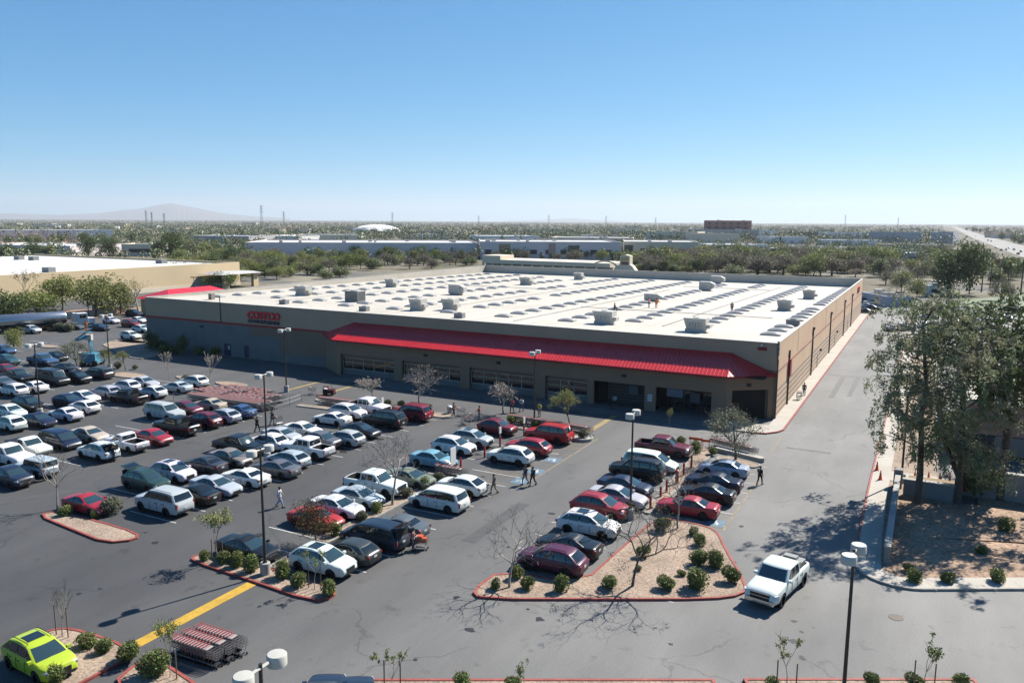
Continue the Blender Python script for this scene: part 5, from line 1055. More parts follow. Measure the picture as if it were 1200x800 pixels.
# ================================================================== cars in their stalls
CARLIST = """
row=boom lift rows
80|469|suv|navy|R
98|464|sedan|white|R
124|458|wagon|silver|L
147|452.5|suv|white|L
169|447|sedan|silver|R
62|444|van|black|R
33|473|suv|black|R
12|481|sedan|white|R
10|496|suv|white|L
45|491|sedan|navy|R
76|484|sedan|white|L
99|476|suv|white|L
150|465|pickup|black|L
178|459|suv|white|L
207|452.5|sedan|silver|L
227|447|suv|white|L
row=cart pen rows
10|534|pickup|white|R
33|523|regcab|white|R|cover
70|515|minivan|navy|R
105|508|sedan|beige|R
193|483|bigsuv|silver|R
219|478|suv|maroon|R
245|473|sedan|beige|L
13|558|suv|dark blue|R
43|548|jeep|silver|L
115|528|suv|white|L|tail
148|518|regcab|white|L
180|511|sedan|red|R
207|499.5|pickup|black|L
238|492|suv|maroon|L
260|486|wagon|silver|L
280|480.5|sedan|blue|L
row=tall lamp rows
103|588|coupe|red|R
171|563|suv|green|R|tail
203|552|suv|white|R|sunroof
240|543|sedan|dark gray|L
270|535|sedan|brown gray|R
281|522|pickup|black|R
314|518|suv|white|L
330|508.5|sedan|silver|R
355|502|sedan|white|R
389|489|sedan|white|L
408|482|suv|white|R
432|477|pickup|white|R
192|588|bigsuv|silver|L
228|577|sedan|black|L
253|567|sedan|silver|R
287|557|sedan|white|L
323|547|sedan|gray|L
337|536.5|wagon|pale blue|L
360|525.5|pickup|white|L
378|515|suv|gray|R
403|512|wagon|silver|L
422|503|sedan|black|R
450|492|bigsuv|black|L
482|484.5|bigsuv|dark red|L
row=shrub median rows
290|640|sedan|black|R
370|604|coupe|bright red|R
395|592|sedan|white|R
420|581|sedan|silver|R
440|567|pickup|white|R
480|558|sedan|olive|R
508|537|sedan|light blue|R
532|522|suv|white|R
553|513|suv|silver|R|sunroof
583|500|suv|dark red|R
378|656.5|suv|white|R|sunroof
410|643|hatch|dark gray|L
438|625.5|minivan|dark blue|L|tail
468|614.5|sedan|gray|L
514|584|minivan|white|L
541|568|suv|white|L
598|533.5|suv|white|L
619|523|suv|red|L
643|509|bigsuv|bright red|L
row=red post rows
778|524|pickup|maroon|R
762|540|minivan|white|R
747|550|bigsuv|black|L
733|567.5|sedan|navy|R
724|580|sedan|silver|R
703|593|suv|red|R
690|613.5|suv|white|R|sunroof
666|636|sedan|black|L
647|655|suv|purple-red|L
848|547|sedan|pale blue|L
836|562|sedan|navy|L
828|576|sedan|black|L
806|592|sedan|red|L
row=far left rows
5|409|sedan|blue|R
8|422|suv|teal|R
7|432|sedan|dark red|R
50|422|pickup|blue|R|cover
66|417|sedan|black|R
20|441|pickup|black|R
3|447|sedan|gray|R
78|430|sedan|gray|R
91|442|suv|black|R
115|437|minivan|dark gray|L
15|457|suv|white|L
39|452.5|sedan|white|L
row=tanker lot
37|386|suv|silver|R
72|383|sedan|black|R
88|381.5|sedan|gray|R
117|383|sedan|dark blue|R
100|376|suv|white|R
130|375|sedan|white|R
53|382|sedan|orange|R
13|384.5|sedan|dark red|R
153|379|suv|dark red|R
162|374.5|sedan|white|R
157|367|suv|navy|R
166|385|suv|white|R
153|393|suv|white|R
"""
SPECIAL = {(103, 588): 'red coupe half hidden by the olive bush of the left gravel island', (171, 563): 'dark green crossover with its tailgate raised, behind the silver full-size SUV', (115, 528): 'white crossover with open tailgate being loaded by a person in black',
 (438, 625.5): 'dark blue minivan with its tailgate raised above the shrub median', (33, 523): 'white pickup truck with dark bed cover at the far left', (370, 604): 'bright red coupe behind the red-tipped bushy tree', (508, 537): 'old light blue sedan next to the large white sign board', (480, 558): 'old olive sedan nosed into the shrub median', (583, 500): 'dark red crossover with nose towards the white-signed red posts', (43, 548): 'silver boxy off-roader behind the bare left tree', (290, 640): 'black sedan along the near island beside the lamp base', (378, 656.5): 'white crossover with sunroof at the end of the near shrub island',
 (647, 655): 'dark purple-red crossover at the gravel island corner with its tail to the gravel', (747, 550): 'black full-size SUV beside the white minivan at the red posts', (690, 613.5): 'white crossover with dark glass roof beside the black sedan near the gravel island', (193, 483): 'pale silver full-size SUV alone on the aisle side of the cart pen rows', (50, 422): 'blue pickup with black bed cover among the far left cars'}
rows = {}; cur = None
for ln in CARLIST.strip().split('\n'):
    if ln.startswith('row='): cur = ln[4:]; rows[cur] = []; continue
    f = ln.split('|'); rows[cur].append((float(f[0]), float(f[1]), f[2], f[3], f[4], (f[5],) if len(f) > 5 else ()))
def add_car_rows():
    for rn, lst in rows.items():
        pos = [(c, G(c[0], c[1], .75)) for c in lst]
        mid = sum(p.x for c, p in pos)/len(pos)
        for side in (0, 1):
            sub = sorted([q for q in pos if (q[1].x > mid) == bool(side)], key=lambda q: q[1].y) if rn not in ('far left rows', 'tanker lot') else (sorted(pos, key=lambda q: q[1].y) if side == 0 else [])
            for i, (c, p) in enumerate(sub):
                nm = lambda k: sub[k][0][3]+' '+KN[sub[k][0][2]]
                lab = nm(i)
                if (c[0], c[1]) in SPECIAL: lab = SPECIAL[(c[0], c[1])]
                elif i == 0: lab += ' nearest the viewer'+(', before the ' if len(sub) > 1 else '')+(nm(1) if len(sub) > 1 else '')+', '+rn
                elif i == len(sub)-1: lab += ' at the far end past the '+nm(i-1)+', '+rn
                else: lab += ' between '+nm(i-1)+' and '+nm(i+1)+', '+rn
                lod = 0 if p.x > -60 else (1 if rn != 'tanker lot' else 2)
                car(c[0], c[1], c[2], c[3], lab, c[4], c[5], lod, group='cars parked in the lot')
add_car_rows()
car(46, 768, 'suv', 'lime', 'bright lime green crossover with sunroof at the lower left corner', rz=RAD(-4), opts=('sunroof',), jit=False)
gmc = car(912, 680, 'pickup', 'white', 'white lifted crew-cab pickup driving towards the viewer on the pale drive', rz=RAD(-101.5), jit=False)
gmc.scale = (1.05, 1.05, 1.08)
mb = MB(); mb.box(-2.72, -1.75, -.66, .66, .74, 1.32); mb.box(-1.7, -1.3, -.72, .72, .74, 1.5); mb.box(-2.5, -2.0, -.5, .3, 1.32, 1.5)
o = obj('crate_stack', mb, 'hvac_grey', None, None, tuple(gmc.location), RAD(-101.5)); o.scale = gmc.scale; tag(o, 'dark grey boxes loaded in the bed of the moving white pickup', 'boxes')
# two blue vehicles whose roofs cut the bottom edge
for x, y, l in ((376, 821, 'dark blue car roof at the bottom edge, left one of two'), (410, 826, 'dark blue car roof at the bottom edge, right one of two')): car(x, y, 'suv', 'dark blue', l, rz=RAD(118))
# ------------------------------------------------------------------ trees of the lot
def T(kind, i, px, py, ytop, label, wide=1.0, rz=None, z=.1, group=None):
    b, h = h_from(px, py, ytop, z); return tree(kind, i, b, h, label, rz, group, wide)
T('bare', 0, 597, 688, 600, 'bare pale-trunked tree at the left tip of the large gravel island', 1.15)
T('bare_big', 0, 741, 686, 570, 'large spreading bare tree with mistletoe clumps in the large gravel island', .95)
T('bare', 1, 794, 619, 545, 'slim bare tree at the rear of the large gravel island by the red sedan', .8)
T('mesquite', 0, 862, 538, 474, 'grey-green tree behind the low pale barrier near the store corner', 1.15)
T('young', 0, 784, 508, 478, 'thin young tree in front of the dark entrance', .5)
T('mesquite', 1, 668, 503, 457, 'small olive-green tree at the right end of the cart line', .95)
T('lace', 0, 590, 483, 445, 'pale bare tree before the right windows, behind the dark red crossover', 1.2)
T('lace', 1, 492, 474, 428, 'tallest pale bare tree, middle of the three before the windows', 1.0)
T('lace', 0, 437, 468, 441, 'pale bare tree at the left end of the long cart line', 1.35)
T('young', 0, 255, 657, 596, 'staked leafy young tree at the left end of the near shrub island', 1.3)
T('sapling', 0, 369, 690, 645, 'staked thin sapling beside the white crossover with sunroof', 1.2)
T('brush', 0, 371, 637, 589, 'low bushy tree with reddish leaves on the shrub median', .95)
T('bare', 2, 67, 595, 520, 'bare tree in the left gravel island', .8)
T('young_bare', 0, 73, 745, 678, 'staked bare young tree behind the lime green car', 1.0)
T('young', 0, 199, 793, 722, 'staked young tree between shrubs and cart stacks at the lower left', .8)
T('bare', 1, 460, 591, 505, 'bare tree on the shrub median in front of the white pickup', .95)
T('mesquite', 0, 91, 433, 397, 'olive tree in front of the blue boom lift', 1.2); T('mesquite', 1, 147, 433, 411, 'small grey tree on the gravel island right of the boom lift', 1.0)
T('palo', 0, 16, 411, 386, 'small round green tree on the leftmost island of the far lot', .8); T('young_bare', 0, 199, 443, 411, 'thin staked tree before the shaded wall, left of the pair', 1.3)
T('young_bare', 0, 244, 449, 413, 'thin staked tree before the shaded wall, right of the pair', 1.4); T('mesquite', 1, 122, 432, 408, 'small olive shrub-tree right behind the boom lift base', .9)
T('round', 1, 177, 412, 389, 'dark round tree in the shade at the left corner of the store', .8); T('round', 1, 215, 416, 394, 'dark lollipop tree against the shaded store wall', .7)
for i, (x, y, s) in enumerate(((460, 822, 1.0), (620, 818, .8), (921, 806, 1.0), (1082, 806, 1.15))):
    b = G(x, y, .1); tree('sapling', i % 2, b, 2.75*s, ('staked sapling at the bottom edge right of the blue roofs', 'small sapling at the bottom edge left of centre', 'leafy sapling at the bottom edge left of the tall lamp post', 'staked sapling with leaf tufts at the bottom right')[i], .6*i)
STK = ['near shrub island', 'lower left island', 'lower left cart stacks', 'bottom edge']
def stakes(px, py, label, h=1.5, d=.45, z=.1):
    b = G(px, py, z); t = thing('tree_stake', label, 'tree stakes', (b.x, b.y, z))
    for s in (-1, 1): mb = MB(); mb.tube([(s*d, .05*s, -.1), (s*d, .05*s, h)], .035, 5); obj('stake', mb, 'stake', t)
stakes(255, 657, 'pair of stakes at the leafy young tree of the near shrub island'); stakes(369, 690, 'pair of stakes at the thin sapling by the white crossover', 1.9); stakes(73, 745, 'pair of stakes at the bare young tree behind the lime car', 1.8); stakes(199, 793, 'pair of stakes at the young tree by the lower left cart stacks')
for x, l in ((460, 'pair of stakes at the bottom edge sapling beside the blue roofs'), (1082, 'pair of stakes at the bottom right sapling'), (921, 'pair of stakes at the leafy bottom edge sapling')): stakes(x, 810, l, 1.6)
# the big trees at the right
E1 = T('euc', 0, 1074, 589, 338, 'tall grey eucalyptus, nearest to the right pavement', 1.0, .4); T('euc', 1, 1121, 589, 372, 'eucalyptus with forked trunk between the grey tree and right edge', 1.0, 2.2); T('dark_euc', 0, 1172, 586, 352, 'dark green evergreen at the right edge before the pink wall', .95, 1.1)
b = G(1200, 560, 0); tree('dark_euc', 0, (b.x+3, b.y+4, 0), 12.5, 'dark evergreen cut by the right edge behind the yard wall', 3.3)
T('round', 1, 1140, 586, 522, 'low dark green tree under the eucalyptus', .9)
# ------------------------------------------------------------------ shrubs
ISL = [(580, 689), (607, 677), (619, 689), (658, 692), (714, 689), (748, 668), (754.5, 652), (777, 622), (779, 689), (818, 688), (798, 674), (817, 660), (820, 639), (813, 626), (836.6, 664), (855, 681)]
IL = ['left tip beside the bare trunk', 'left part close to the purple-red car', 'left part in front of the purple-red car', 'middle front below the purple-red tail', 'front left of the big bare trunk', 'right behind the big bare trunk', 'behind the big bare tree', 'rear end by the red sedan', 'front right of the big bare trunk', 'right part, largest squared one', 'right part, smallest flat one', 'right column, second from the front', 'right column, third from the front', 'right column, rearmost', 'right side near the kerb bend', 'right front corner by the kerb']
SZ = [.75, .95, .95, 1.05, 1.05, .5, 1.0, 1.2, 1.15, 1.35, .55, 1.15, 1.0, .8, 1.2, 1.15]
for (x, y), l, s in zip(ISL, IL, SZ): shrub(x, y, s, 'clipped green shrub on the large gravel island, '+l, group='shrubs on the large gravel island')
S2 = [(241, 656), (263, 659), (277, 663), (293, 669), (330, 677), (350, 686), (384, 697)]
L2 = ['left end, smallest one', 'second from the left end', 'third from the left end', 'just left of the lamp base', 'just right of the lamp base', 'second right of the lamp base', 'at the right end']
for i, ((x, y), l) in enumerate(zip(S2, L2)): shrub(x, y, (.8, 1, 1, 1.1, 1.15, 1.1, .95)[i], 'green shrub in the near island, '+l, group='shrubs in the near island')
for i, (x, y) in enumerate(((392, 627), (425, 609), (442, 600), (477.5, 582), (497, 572), (514, 562))): shrub(x, y, .95, 'dusty green shrub on the shrub median, '+('nearest', 'second', 'third', 'fourth', 'fifth', 'farthest')[i]+' along the line of parked noses', 3 if i % 2 else 0, group='shrubs on the median')
for (x, y, s, l) in ((76, 603, 1.0, 'at the foot of the bare tree'), (131, 601, 1.7, 'large and olive beside the red coupe'), (112, 606, .7, 'small one in the middle')): shrub(x, y, s, 'shrub in the left gravel island, '+l, 3 if s > 1.2 else None)
for (x, y, s, l) in ((102, 758, .95, 'leftmost behind the lime car'), (121, 763, .95, 'second behind the lime car'), (151, 775, 1.25, 'third, left of the gravel gap'), (179, 789, 1.4, 'largest, by the stacked carts'), (66, 799, 1.0, 'in front of the lime bonnet')): shrub(x, y, s, 'round shrub on the lower left island, '+l)
for (x, y, s, l) in ((1064, 669, .75, 'left one of the front pair'), (1071.6, 682, .95, 'right one of the front pair'), (1111, 682, .9, 'middle of the front row'), (1168, 681, 1.0, 'right end of the front row'), (1179, 622, 1.1, 'dark one at the back right'), (1149, 648, .8, 'half shaded one in the middle')): shrub(x, y, s, 'shrub in the pinkish gravel bed at right, '+l, group='shrubs in the right gravel bed')
for (x, y, s, l) in ((501, 481, 1.1, 'behind the dark red SUV tail'), (454, 476, 1.0, 'left, by the white pickup nose'), (470, 477, 1.0, 'between the two left bare trees'), (599, 496, 1.1, 'below the right bare tree'), (612, 498, .9, 'near the white-signed post'), (629, 500, 1.0, 'right, behind the bright red SUV')): shrub(x, y, s, 'shrub in the planting strip under the cart lines, '+l, 1)
for (x, y, s, l) in ((799, 521, 1.0, 'behind the dark pickup'), (816, 530, 1.2, 'by the orange barricades'), (835, 532, .9, 'right one near the pale barrier')): shrub(x, y, s, 'shrub on the gravel near the store corner, '+l)
for i, (x, y, s) in enumerate(((194, 413, 2.0), (207, 414, 1.8), (233, 415, 1.7), (252, 416, 1.9), (186, 409, 2.3))): shrub(x, y, s, ('dark round bush left of the lollipop tree', 'dark bush close beside the lollipop tree', 'dark bush right of the lollipop tree', 'dark bush nearest the steel doors', 'dark bush at the left corner tree')[i]+' against the shaded wall', 1)
for (x, y, s, l) in ((218, 446, 1.1, 'between the two thin staked trees'), (139, 431, 1.2, 'left, at the lamp post'), (158, 432, .9, 'at the right tip'), (70, 387, 2.4, 'left, tall olive one'), (82, 388, 2.0, 'right, lower olive one')): shrub(x, y, s, 'shrub on the small islands by the boom lift, '+l, 3)
shrub(683, 513, 1.1, 'shrub growing in the round concrete planter', 3, .25)
for (x, y, l) in ((541, 803, 'left of centre'), (600, 806, 'right of the blue roofs, small'), (905, 806, 'left of the tall lamp post'), (1020, 803, 'right of the tall lamp post'), (1070, 803, 'at the bottom right sapling'), (1126, 803, 'rightmost')): shrub(x, y, .8, 'low shrub at the bottom edge planting, '+l, 1)
# ------------------------------------------------------------------ walls and yard at the right
mat('block_wall', (.30, .285, .265), .9, var=.1, scale=.6, var2=.1, scale2=5); mat('pink_wall', (.52, .28, .24), .85, var=.06, scale=.4); mat('dock_red', (.34, .03, .03), .6); mat('trim_dark', (.05, .05, .055), .6); mat('pallet', (.30, .21, .12), .9)
t = thing('screen_wall', 'grey low screen wall running back along the right gravel bed', 'wall', (13.9, -30, 0)); mb = MB(); mb.box(-.18, .18, -8.4, 9.4, 0, 1.3); obj('wall', mb, 'block_wall', t); mb = MB(); mb.box(-.22, .22, -8.44, 9.4, 1.3, 1.4); obj('coping', mb, 'concrete', t); mb = MB(); mb.box(-.35, .35, 9.4, 10.2, 0, 1.75); obj('pier', mb, 'block_wall', t)
mb = MB(); mb.box(14.4, 18.6, -22.4, -22.05, 0, 1.5); mb.box(18.4, 18.6, -22.05, -19.8, 0, 1.5); mb.box(14.3, 18.7, -22.5, -21.95, 1.5, 1.58, 1); tag(obj('block_wall', mb, ['block_wall', 'concrete']), 'short grey block wall behind the eucalyptus trunks', 'wall')
mb = MB(); mb.box(18.62, 34, -19.9, -19.5, 0, 2.4); mb.box(18.62, 34, -20.0, -19.4, 2.4, 2.5, 1); tag(obj('yard_wall', mb, ['block_wall', 'concrete']), 'tall grey yard wall at the right edge in shade', 'wall')
t = thing('loading_building', 'pink loading building behind the right trees with dark base', 'building', (27, -5, 0)); mb = MB(); mb.box(-7.5, 20, 0, 22, 0, 2.2, 1); mb.box(-7.5, 20, 0, 22, 2.2, 5.2, 0); obj('wall', mb, ['pink_wall', 'trim_dark'], t); mb = MB(); mb.box(-7.7, 20.2, -.2, 22.2, 5.2, 5.5); obj('roof', mb, 'roof_white', t)
for k in range(3): mb = MB(); mb.box(-5+k*5, -2+k*5, -.05, -.002, .3, 2.1); obj('dock_door', mb, 'cover_metal', t)
t = thing('flatbed_trailer', 'flat trailer with red ends parked behind the eucalyptus', 'trailer', (16.6, -19.6, 0)); mb = MB(); mb.box(-1.9, 2.2, -.8, .8, .75, .92); obj('deck', mb, 'pallet', t); mb = MB(); mb.box(2.2, 2.7, -.8, .8, .6, 1.5); obj('headboard', mb, 'dock_red', t)
for s in (-1, 1):
    for x in (-1.0, .0): mb = MB(); mb.lathe([(.36, -.1), (.36, .1)], 14, 0, Matrix.Translation((x, s*.7, .37)) @ Matrix.Rotation(PI/2, 4, 'X')); obj('wheel', mb, 'tyre', t)
for i, x in enumerate((15.2, 16.3, 17.2, 18.0)): cone((x, -17.2+.3*i, .05), ordinal(i)+' small orange cone from the left in the shaded yard behind the trailer')
mb = MB(); r = random.Random(3)
for k in range(16): a = Vector((21+r.uniform(-.9, 1.1), -33.5+r.uniform(-.7, .7), .14)); d = rdir(r); d.z = abs(d.z)*.2; mb.tube([a, a+d*r.uniform(.8, 1.6)], .02, 4)
tag(obj('twig_heap', mb, 'twig_grey'), 'heap of fallen twigs on the pinkish gravel at right', 'twigs')
# ================================================================== surroundings
mat('b_lav', (.86, .75, .75), .85, var=.04, scale=.05); mat('b_white', (.92, .90, .86), .8, var=.05, scale=.05); mat('b_tan', (.86, .66, .40), .85, var=.05, scale=.1, var2=.04, scale2=2); mat('b_cream', (.88, .76, .58), .85, var=.04, scale=.1); mat('b_brick', (.28, .14, .115), .85); mat('b_blue', (.52, .54, .58), .8); mat('b_grey', (.52, .50, .48), .85)
mat('b_glass', (.03, .065, .06), .15, 0, .8); mat('b_dark', (.06, .06, .065), .7); mat('b_pink', (.55, .38, .32), .8); mat('b_teal', (.20, .38, .38), .7); mat('b_roof', (.68, .66, .62), .85, var=.08, scale=.05); mat('b_roofgrey', (.30, .30, .31), .8, var=.1, scale=.05); mat('roof_tile', (.36, .16, .10), .85); mat('gold', (.62, .45, .10), .5); mat('dirt_red', (.42, .24, .17), .95, var=.15, scale=.03); mat('road_pale', (.32, .305, .28), .9, var=.1, scale=.03)
mat('tank', (.55, .57, .60), .22, .85); mat('lift_blue', (.10, .30, .42), .45); mat('mountain', (.20, .17, .15), .95, var=.2, scale=.002)
def PY(px, py, Y):
    d = (px-600)/FPX*_r - (py-400)/FPX*_u + _f; return CAM + d*((Y-CAM.y)/d.y)
def bld(label, xl, yl, xr, yr, ytop, depth, wall='b_white', roof='b_roof', feats=(), cat='building', name='warehouse', h=None, parapet=.6):
    a, b = G(xl, yl), G(xr, yr); H = h or max(3.0, (yl-ytop)/FPX*depth_of(a)); W = (b-a).length; ang = math.atan2(b.y-a.y, b.x-a.x)
    t = thing(name, label, cat, (a.x, a.y, 0), ang); mb = MB(); T_ = .5
    mb.box(0, W, 0, T_, 0, H); mb.box(0, T_, T_, depth, 0, H); mb.box(W-T_, W, T_, depth, 0, H); mb.box(T_, W-T_, depth-T_, depth, 0, H); obj('wall', mb, wall, t)
    mb = MB(); mb.quad((T_, T_, H-parapet), (W-T_, T_, H-parapet), (W-T_, depth-T_, H-parapet), (T_, depth-T_, H-parapet)); rf = obj('roof', mb, roof, t); r = random.Random(int(xl*7+yl))
    for k in range(min(8, int(W*depth/900)+2)):
        x, y = r.uniform(2, W-4), r.uniform(2, max(3, depth-4)); mb = MB(); mb.box(x, x+r.uniform(1.5, 3), y, y+2, H-parapet, H+r.uniform(.2, 1.2)); obj('roof_unit', mb, 'hvac', rf)
    for f in feats:
        kind, u0, u1, z0, z1, m = f
        if kind == 'panel': mb = MB(); mb.box(u0*W, u1*W, -.12, -.003, z0*H, z1*H); obj('window' if 'glass' in m or 'dark' in m else 'wall_panel', mb, m, t)
        elif kind == 'row':
            n = max(2, int((u1-u0)*W/9)); 
            for i in range(n): x = (u0+(u1-u0)*i/n)*W; mb = MB(); mb.box(x+1, x+5, -.1, -.003, z0*H, z1*H); obj('window' if 'glass' in m or 'dark' in m else 'dock_door', mb, m, t)
    return t
# neighbouring store on the left
t = thing('big_box_store', 'long tan neighbouring store with a white roof at the left', 'store', (-203.5, 20, 0)); mb = MB(); mb.box(-.5, 0, -20, 91, 0, 8); mb.box(-120, -.5, 90.5, 91, 0, 8); mb.box(-120, -.5, -20, -19.5, 0, 8); obj('wall', mb, 'b_tan', t); mb = MB(); mb.quad((-120, -19.5, 7.3), (-.5, -19.5, 7.3), (-.5, 90.5, 7.3), (-120, 90.5, 7.3)); rf = obj('roof', mb, 'b_roof', t)
r = random.Random(4)
for k in range(9): x, y = -r.uniform(8, 100), r.uniform(-10, 85); mb = MB(); mb.box(x, x+3.2, y, y+2.2, 7.3, 8.7); obj('roof_unit', mb, 'hvac_grey', rf)
mb = MB(); mb.box(0, .1, -20, 91, 0, 1.4); obj('wall_base', mb, 'b_cream', t)
t = thing('drive_through', 'tan open drive-through shelter with a grey sloping roof', 'shelter', (-203.3, 94, 0)); mb = MB(); vs = [(0.1, -1, 4.7), (11, -1, 4.7), (11, 17, 4.7), (.1, 17, 4.7), (3, 2, 5.6), (8.5, 2, 5.6), (8.5, 15, 5.3), (3, 15, 5.3)]; mb.add(vs, ((0, 1, 5, 4), (1, 2, 6, 5), (2, 3, 7, 6), (3, 0, 4, 7), (4, 5, 6, 7), (3, 2, 1, 0))); obj('roof', mb, 'b_grey', t)
for x, y in ((9.5, 1), (9.5, 14)): mb = MB(); mb.box(x-.6, x+.6, y-.6, y+1.6, 0, 4.69); obj('pillar', mb, 'b_tan', t)
t = thing('red_roofed_canopy', 'low building with red hipped roof beyond the store left corner', 'building', (-151, 44, 0)); mb = MB(); mb.box(-5, 5, -10, 11, 0, 3.9); obj('wall', mb, 'b_tan', t); mb = MB(); vs = [(-6, -11, 3.8), (6, -11, 3.8), (6, 12, 3.8), (-6, 12, 3.8), (0, -6, 5.9), (0, 7, 5.9)]; mb.add(vs, ((0, 1, 4), (1, 2, 5, 4), (2, 3, 5), (3, 0, 4, 5), (3, 2, 1, 0))); obj('roof', mb, 'roof_red', t)
bld('long lavender warehouse behind the left half of the store roof', 288, 303, 560, 303, 284, 70, 'b_lav', 'b_roof', [('row', .05, .5, 0, .4, 'b_grey')])
bld('lavender office hall with green glass corners behind the cream arcade', 563, 304, 728, 304.5, 283, 60, 'b_lav', 'b_roof', [('panel', .13, .21, .2, .85, 'b_glass'), ('panel', .62, .70, .1, .8, 'b_glass'), ('panel', .48, .53, 0, .9, 'b_pink'), ('row', .02, .98, .30, .55, 'b_dark')])
bld('pale hall with a green glass corner right of the sign tower', 731, 303, 818, 304, 283, 55, 'b_cream', 'b_roof', [('panel', .0, .12, .1, .8, 'b_glass'), ('row', .2, .95, .35, .6, 'b_dark')])
bld('white warehouse at the far left edge beyond the reddish field', -60, 284, 133, 282, 270, 60, 'b_white', 'b_roof', [('row', .3, .95, 0, .5, 'b_grey')])
bld('grey lavender warehouse at the left behind the tan store', -40, 299, 83, 301, 286.5, 50, 'b_lav', 'b_roof', [('row', .3, .9, .1, .4, 'b_dark')]); bld('small cream building between grey trees at the left', 143, 300, 185, 300, 286, 25, 'b_cream', 'b_roof', [('panel', .2, .8, .3, .6, 'b_dark')])
bld('dark grey row of sheds with blue roofs left of centre', 222, 285, 292, 286, 276, 50, 'b_grey', 'b_blue', [('row', .1, .9, 0, .5, 'b_dark')]); bld('white-roofed warehouse above the lavender one at left', 296, 284, 350, 285, 276, 90, 'b_white', 'b_roof')
bld('pale warehouse between the dome and lavender warehouse', 352, 284, 420, 284, 275, 50, 'b_cream', 'b_roof'); bld('low beige building right of the white dome', 470, 276, 545, 277, 270, 50, 'b_cream', 'b_roof')
bld('white roofed hall at the centre behind the lavender warehouse', 560, 285, 632, 285, 276.5, 60, 'b_white', 'b_roof'); bld('pale hall right of centre behind the lavender warehouse', 645, 285, 742, 286, 278, 60, 'b_cream', 'b_roof', [('panel', .1, .9, .2, .5, 'b_dark')])
bld('brown brick office block rising above the skyline', 826, 280, 880, 280.5, 258.5, 30, 'b_brick', 'b_roofgrey', [('row', .04, .98, .78, .88, 'b_dark'), ('row', .04, .98, .58, .68, 'b_dark')], name='office_block')
bld('beige hall in front of the brown brick office', 821, 286, 866, 286, 274, 40, 'b_cream', 'b_roof'); bld('grey beige hall below the brown brick office', 822, 281, 889, 281, 269, 40, 'b_grey', 'b_roof', [('panel', .6, .9, .1, .5, 'b_dark')]); bld('white hall right of the brown brick office', 888, 281, 910, 281, 270, 40, 'b_white', 'b_roof'); bld('beige block left of the brown brick office', 757, 283, 817, 284, 271, 40, 'b_cream', 'b_roof', [('row', .1, .9, .3, .6, 'b_dark')])
bld('low building with brown front and teal side right of centre', 901, 303, 946, 304, 291, 40, 'b_teal', 'b_roof', [('panel', .02, .8, .55, .95, 'b_brick')]); bld('white walled low building beside the teal one', 947, 302, 985, 302, 290, 35, 'b_white', 'b_roof')
bld('white roofed low building behind the bare trees at right', 1017, 305, 1090, 306, 296, 35, 'b_grey', 'b_roof', [('row', .1, .9, .1, .5, 'b_dark')]); bld('blue grey warehouse, left half of a pair near the highway', 1017, 286, 1080, 287, 272, 60, 'b_blue', 'b_roofgrey', [('panel', .02, .1, .1, .9, 'b_grey')]); bld('blue grey warehouse, right half of the pair near the highway', 1090, 287, 1116, 287.5, 272, 60, 'b_blue', 'b_roofgrey')
bld('dark low hall right of the brown brick office', 943, 280, 975, 280, 272, 40, 'b_dark', 'b_roofgrey'); bld('long pale hall at right of centre', 960, 288, 1033, 289, 281, 40, 'b_white', 'b_roof'); bld('tan flat hall in front of the blue grey pair', 1034, 294, 1116, 295, 286, 30, 'b_tan', 'b_roof', [('panel', .6, .9, .1, .6, 'b_dark')])
bld('white walled building behind the dark evergreens at right', 1085, 345, 1116, 346, 336, 12, 'b_white', 'b_roof', [('panel', .2, .6, .2, .6, 'b_dark')], name='shop'); bld('low blue grey building behind the eucalyptus', 1038, 360, 1068, 360, 349, 14, 'b_blue', 'b_roof', [('panel', .6, .95, .2, .7, 'b_dark')], name='shop')
# white dome
a = G(441, 273); t = thing('dome_hall', 'white arched dome roof on the left skyline', 'dome', (a.x, a.y, 0), YAW); sc_ = depth_of(a)/FPX; mb = MB(); n = 20
prof = [(math.cos(PI*i/n)*29*sc_, math.sin(PI*i/n)*8.2*sc_+1.6*sc_) for i in range(n+1)]
for j in range(6):
    f0, f1 = (1-((j-3)/3.2)**2)**.5, (1-((j-2)/3.2)**2)**.5
    for i in range(n): mb.quad((prof[i][0]*f0, (j-3)*8*sc_, prof[i][1]*f0), (prof[i+1][0]*f0, (j-3)*8*sc_, prof[i+1][1]*f0), (prof[i+1][0]*f1, (j-2)*8*sc_, prof[i+1][1]*f1), (prof[i][0]*f1, (j-2)*8*sc_, prof[i][1]*f1))
obj('roof', mb, 'b_white', t, 50); mb = MB(); mb.box(-28*sc_, 28*sc_, -8*sc_, 8*sc_, 0, 2*sc_); obj('wall', mb, 'b_grey', t)
# cream shop front with arch and tower behind the warehouse
a, b = G(565, 303, 6.5), G(742, 309, 6.5); L = (b-a).length; t = thing('shopping_arcade', 'cream shopping arcade with an arch and a square sign tower behind the store', 'shop', (a.x, a.y, 0), math.atan2(b.y-a.y, b.x-a.x)); mb = MB(); mb.box(0, L*.86, 0, 18, 4.6, 6.3); mb.box(0, L*.13, .2, 12, 6.3, 8.0); mb.box(0, L*.86, 3, 18, 0, 4.6, 1); obj('wall', mb, ['b_cream', 'b_grey'], t)
for i in range(12): mb = MB(); mb.box(L*.07*i, L*.07*i+.7, 0, .7, 0, 4.59); obj('pier', mb, 'b_cream', t)
mb = MB(); n = 10
for i in range(n): a0, a1 = PI*i/n, PI*(i+1)/n; P_ = lambda q, rr: (L*.83+math.cos(q)*rr*1.5, -.3, 4.6+math.sin(q)*rr*.7); mb.quad(P_(a0, 3.2), P_(a0, 4), P_(a1, 4), P_(a1, 3.2))
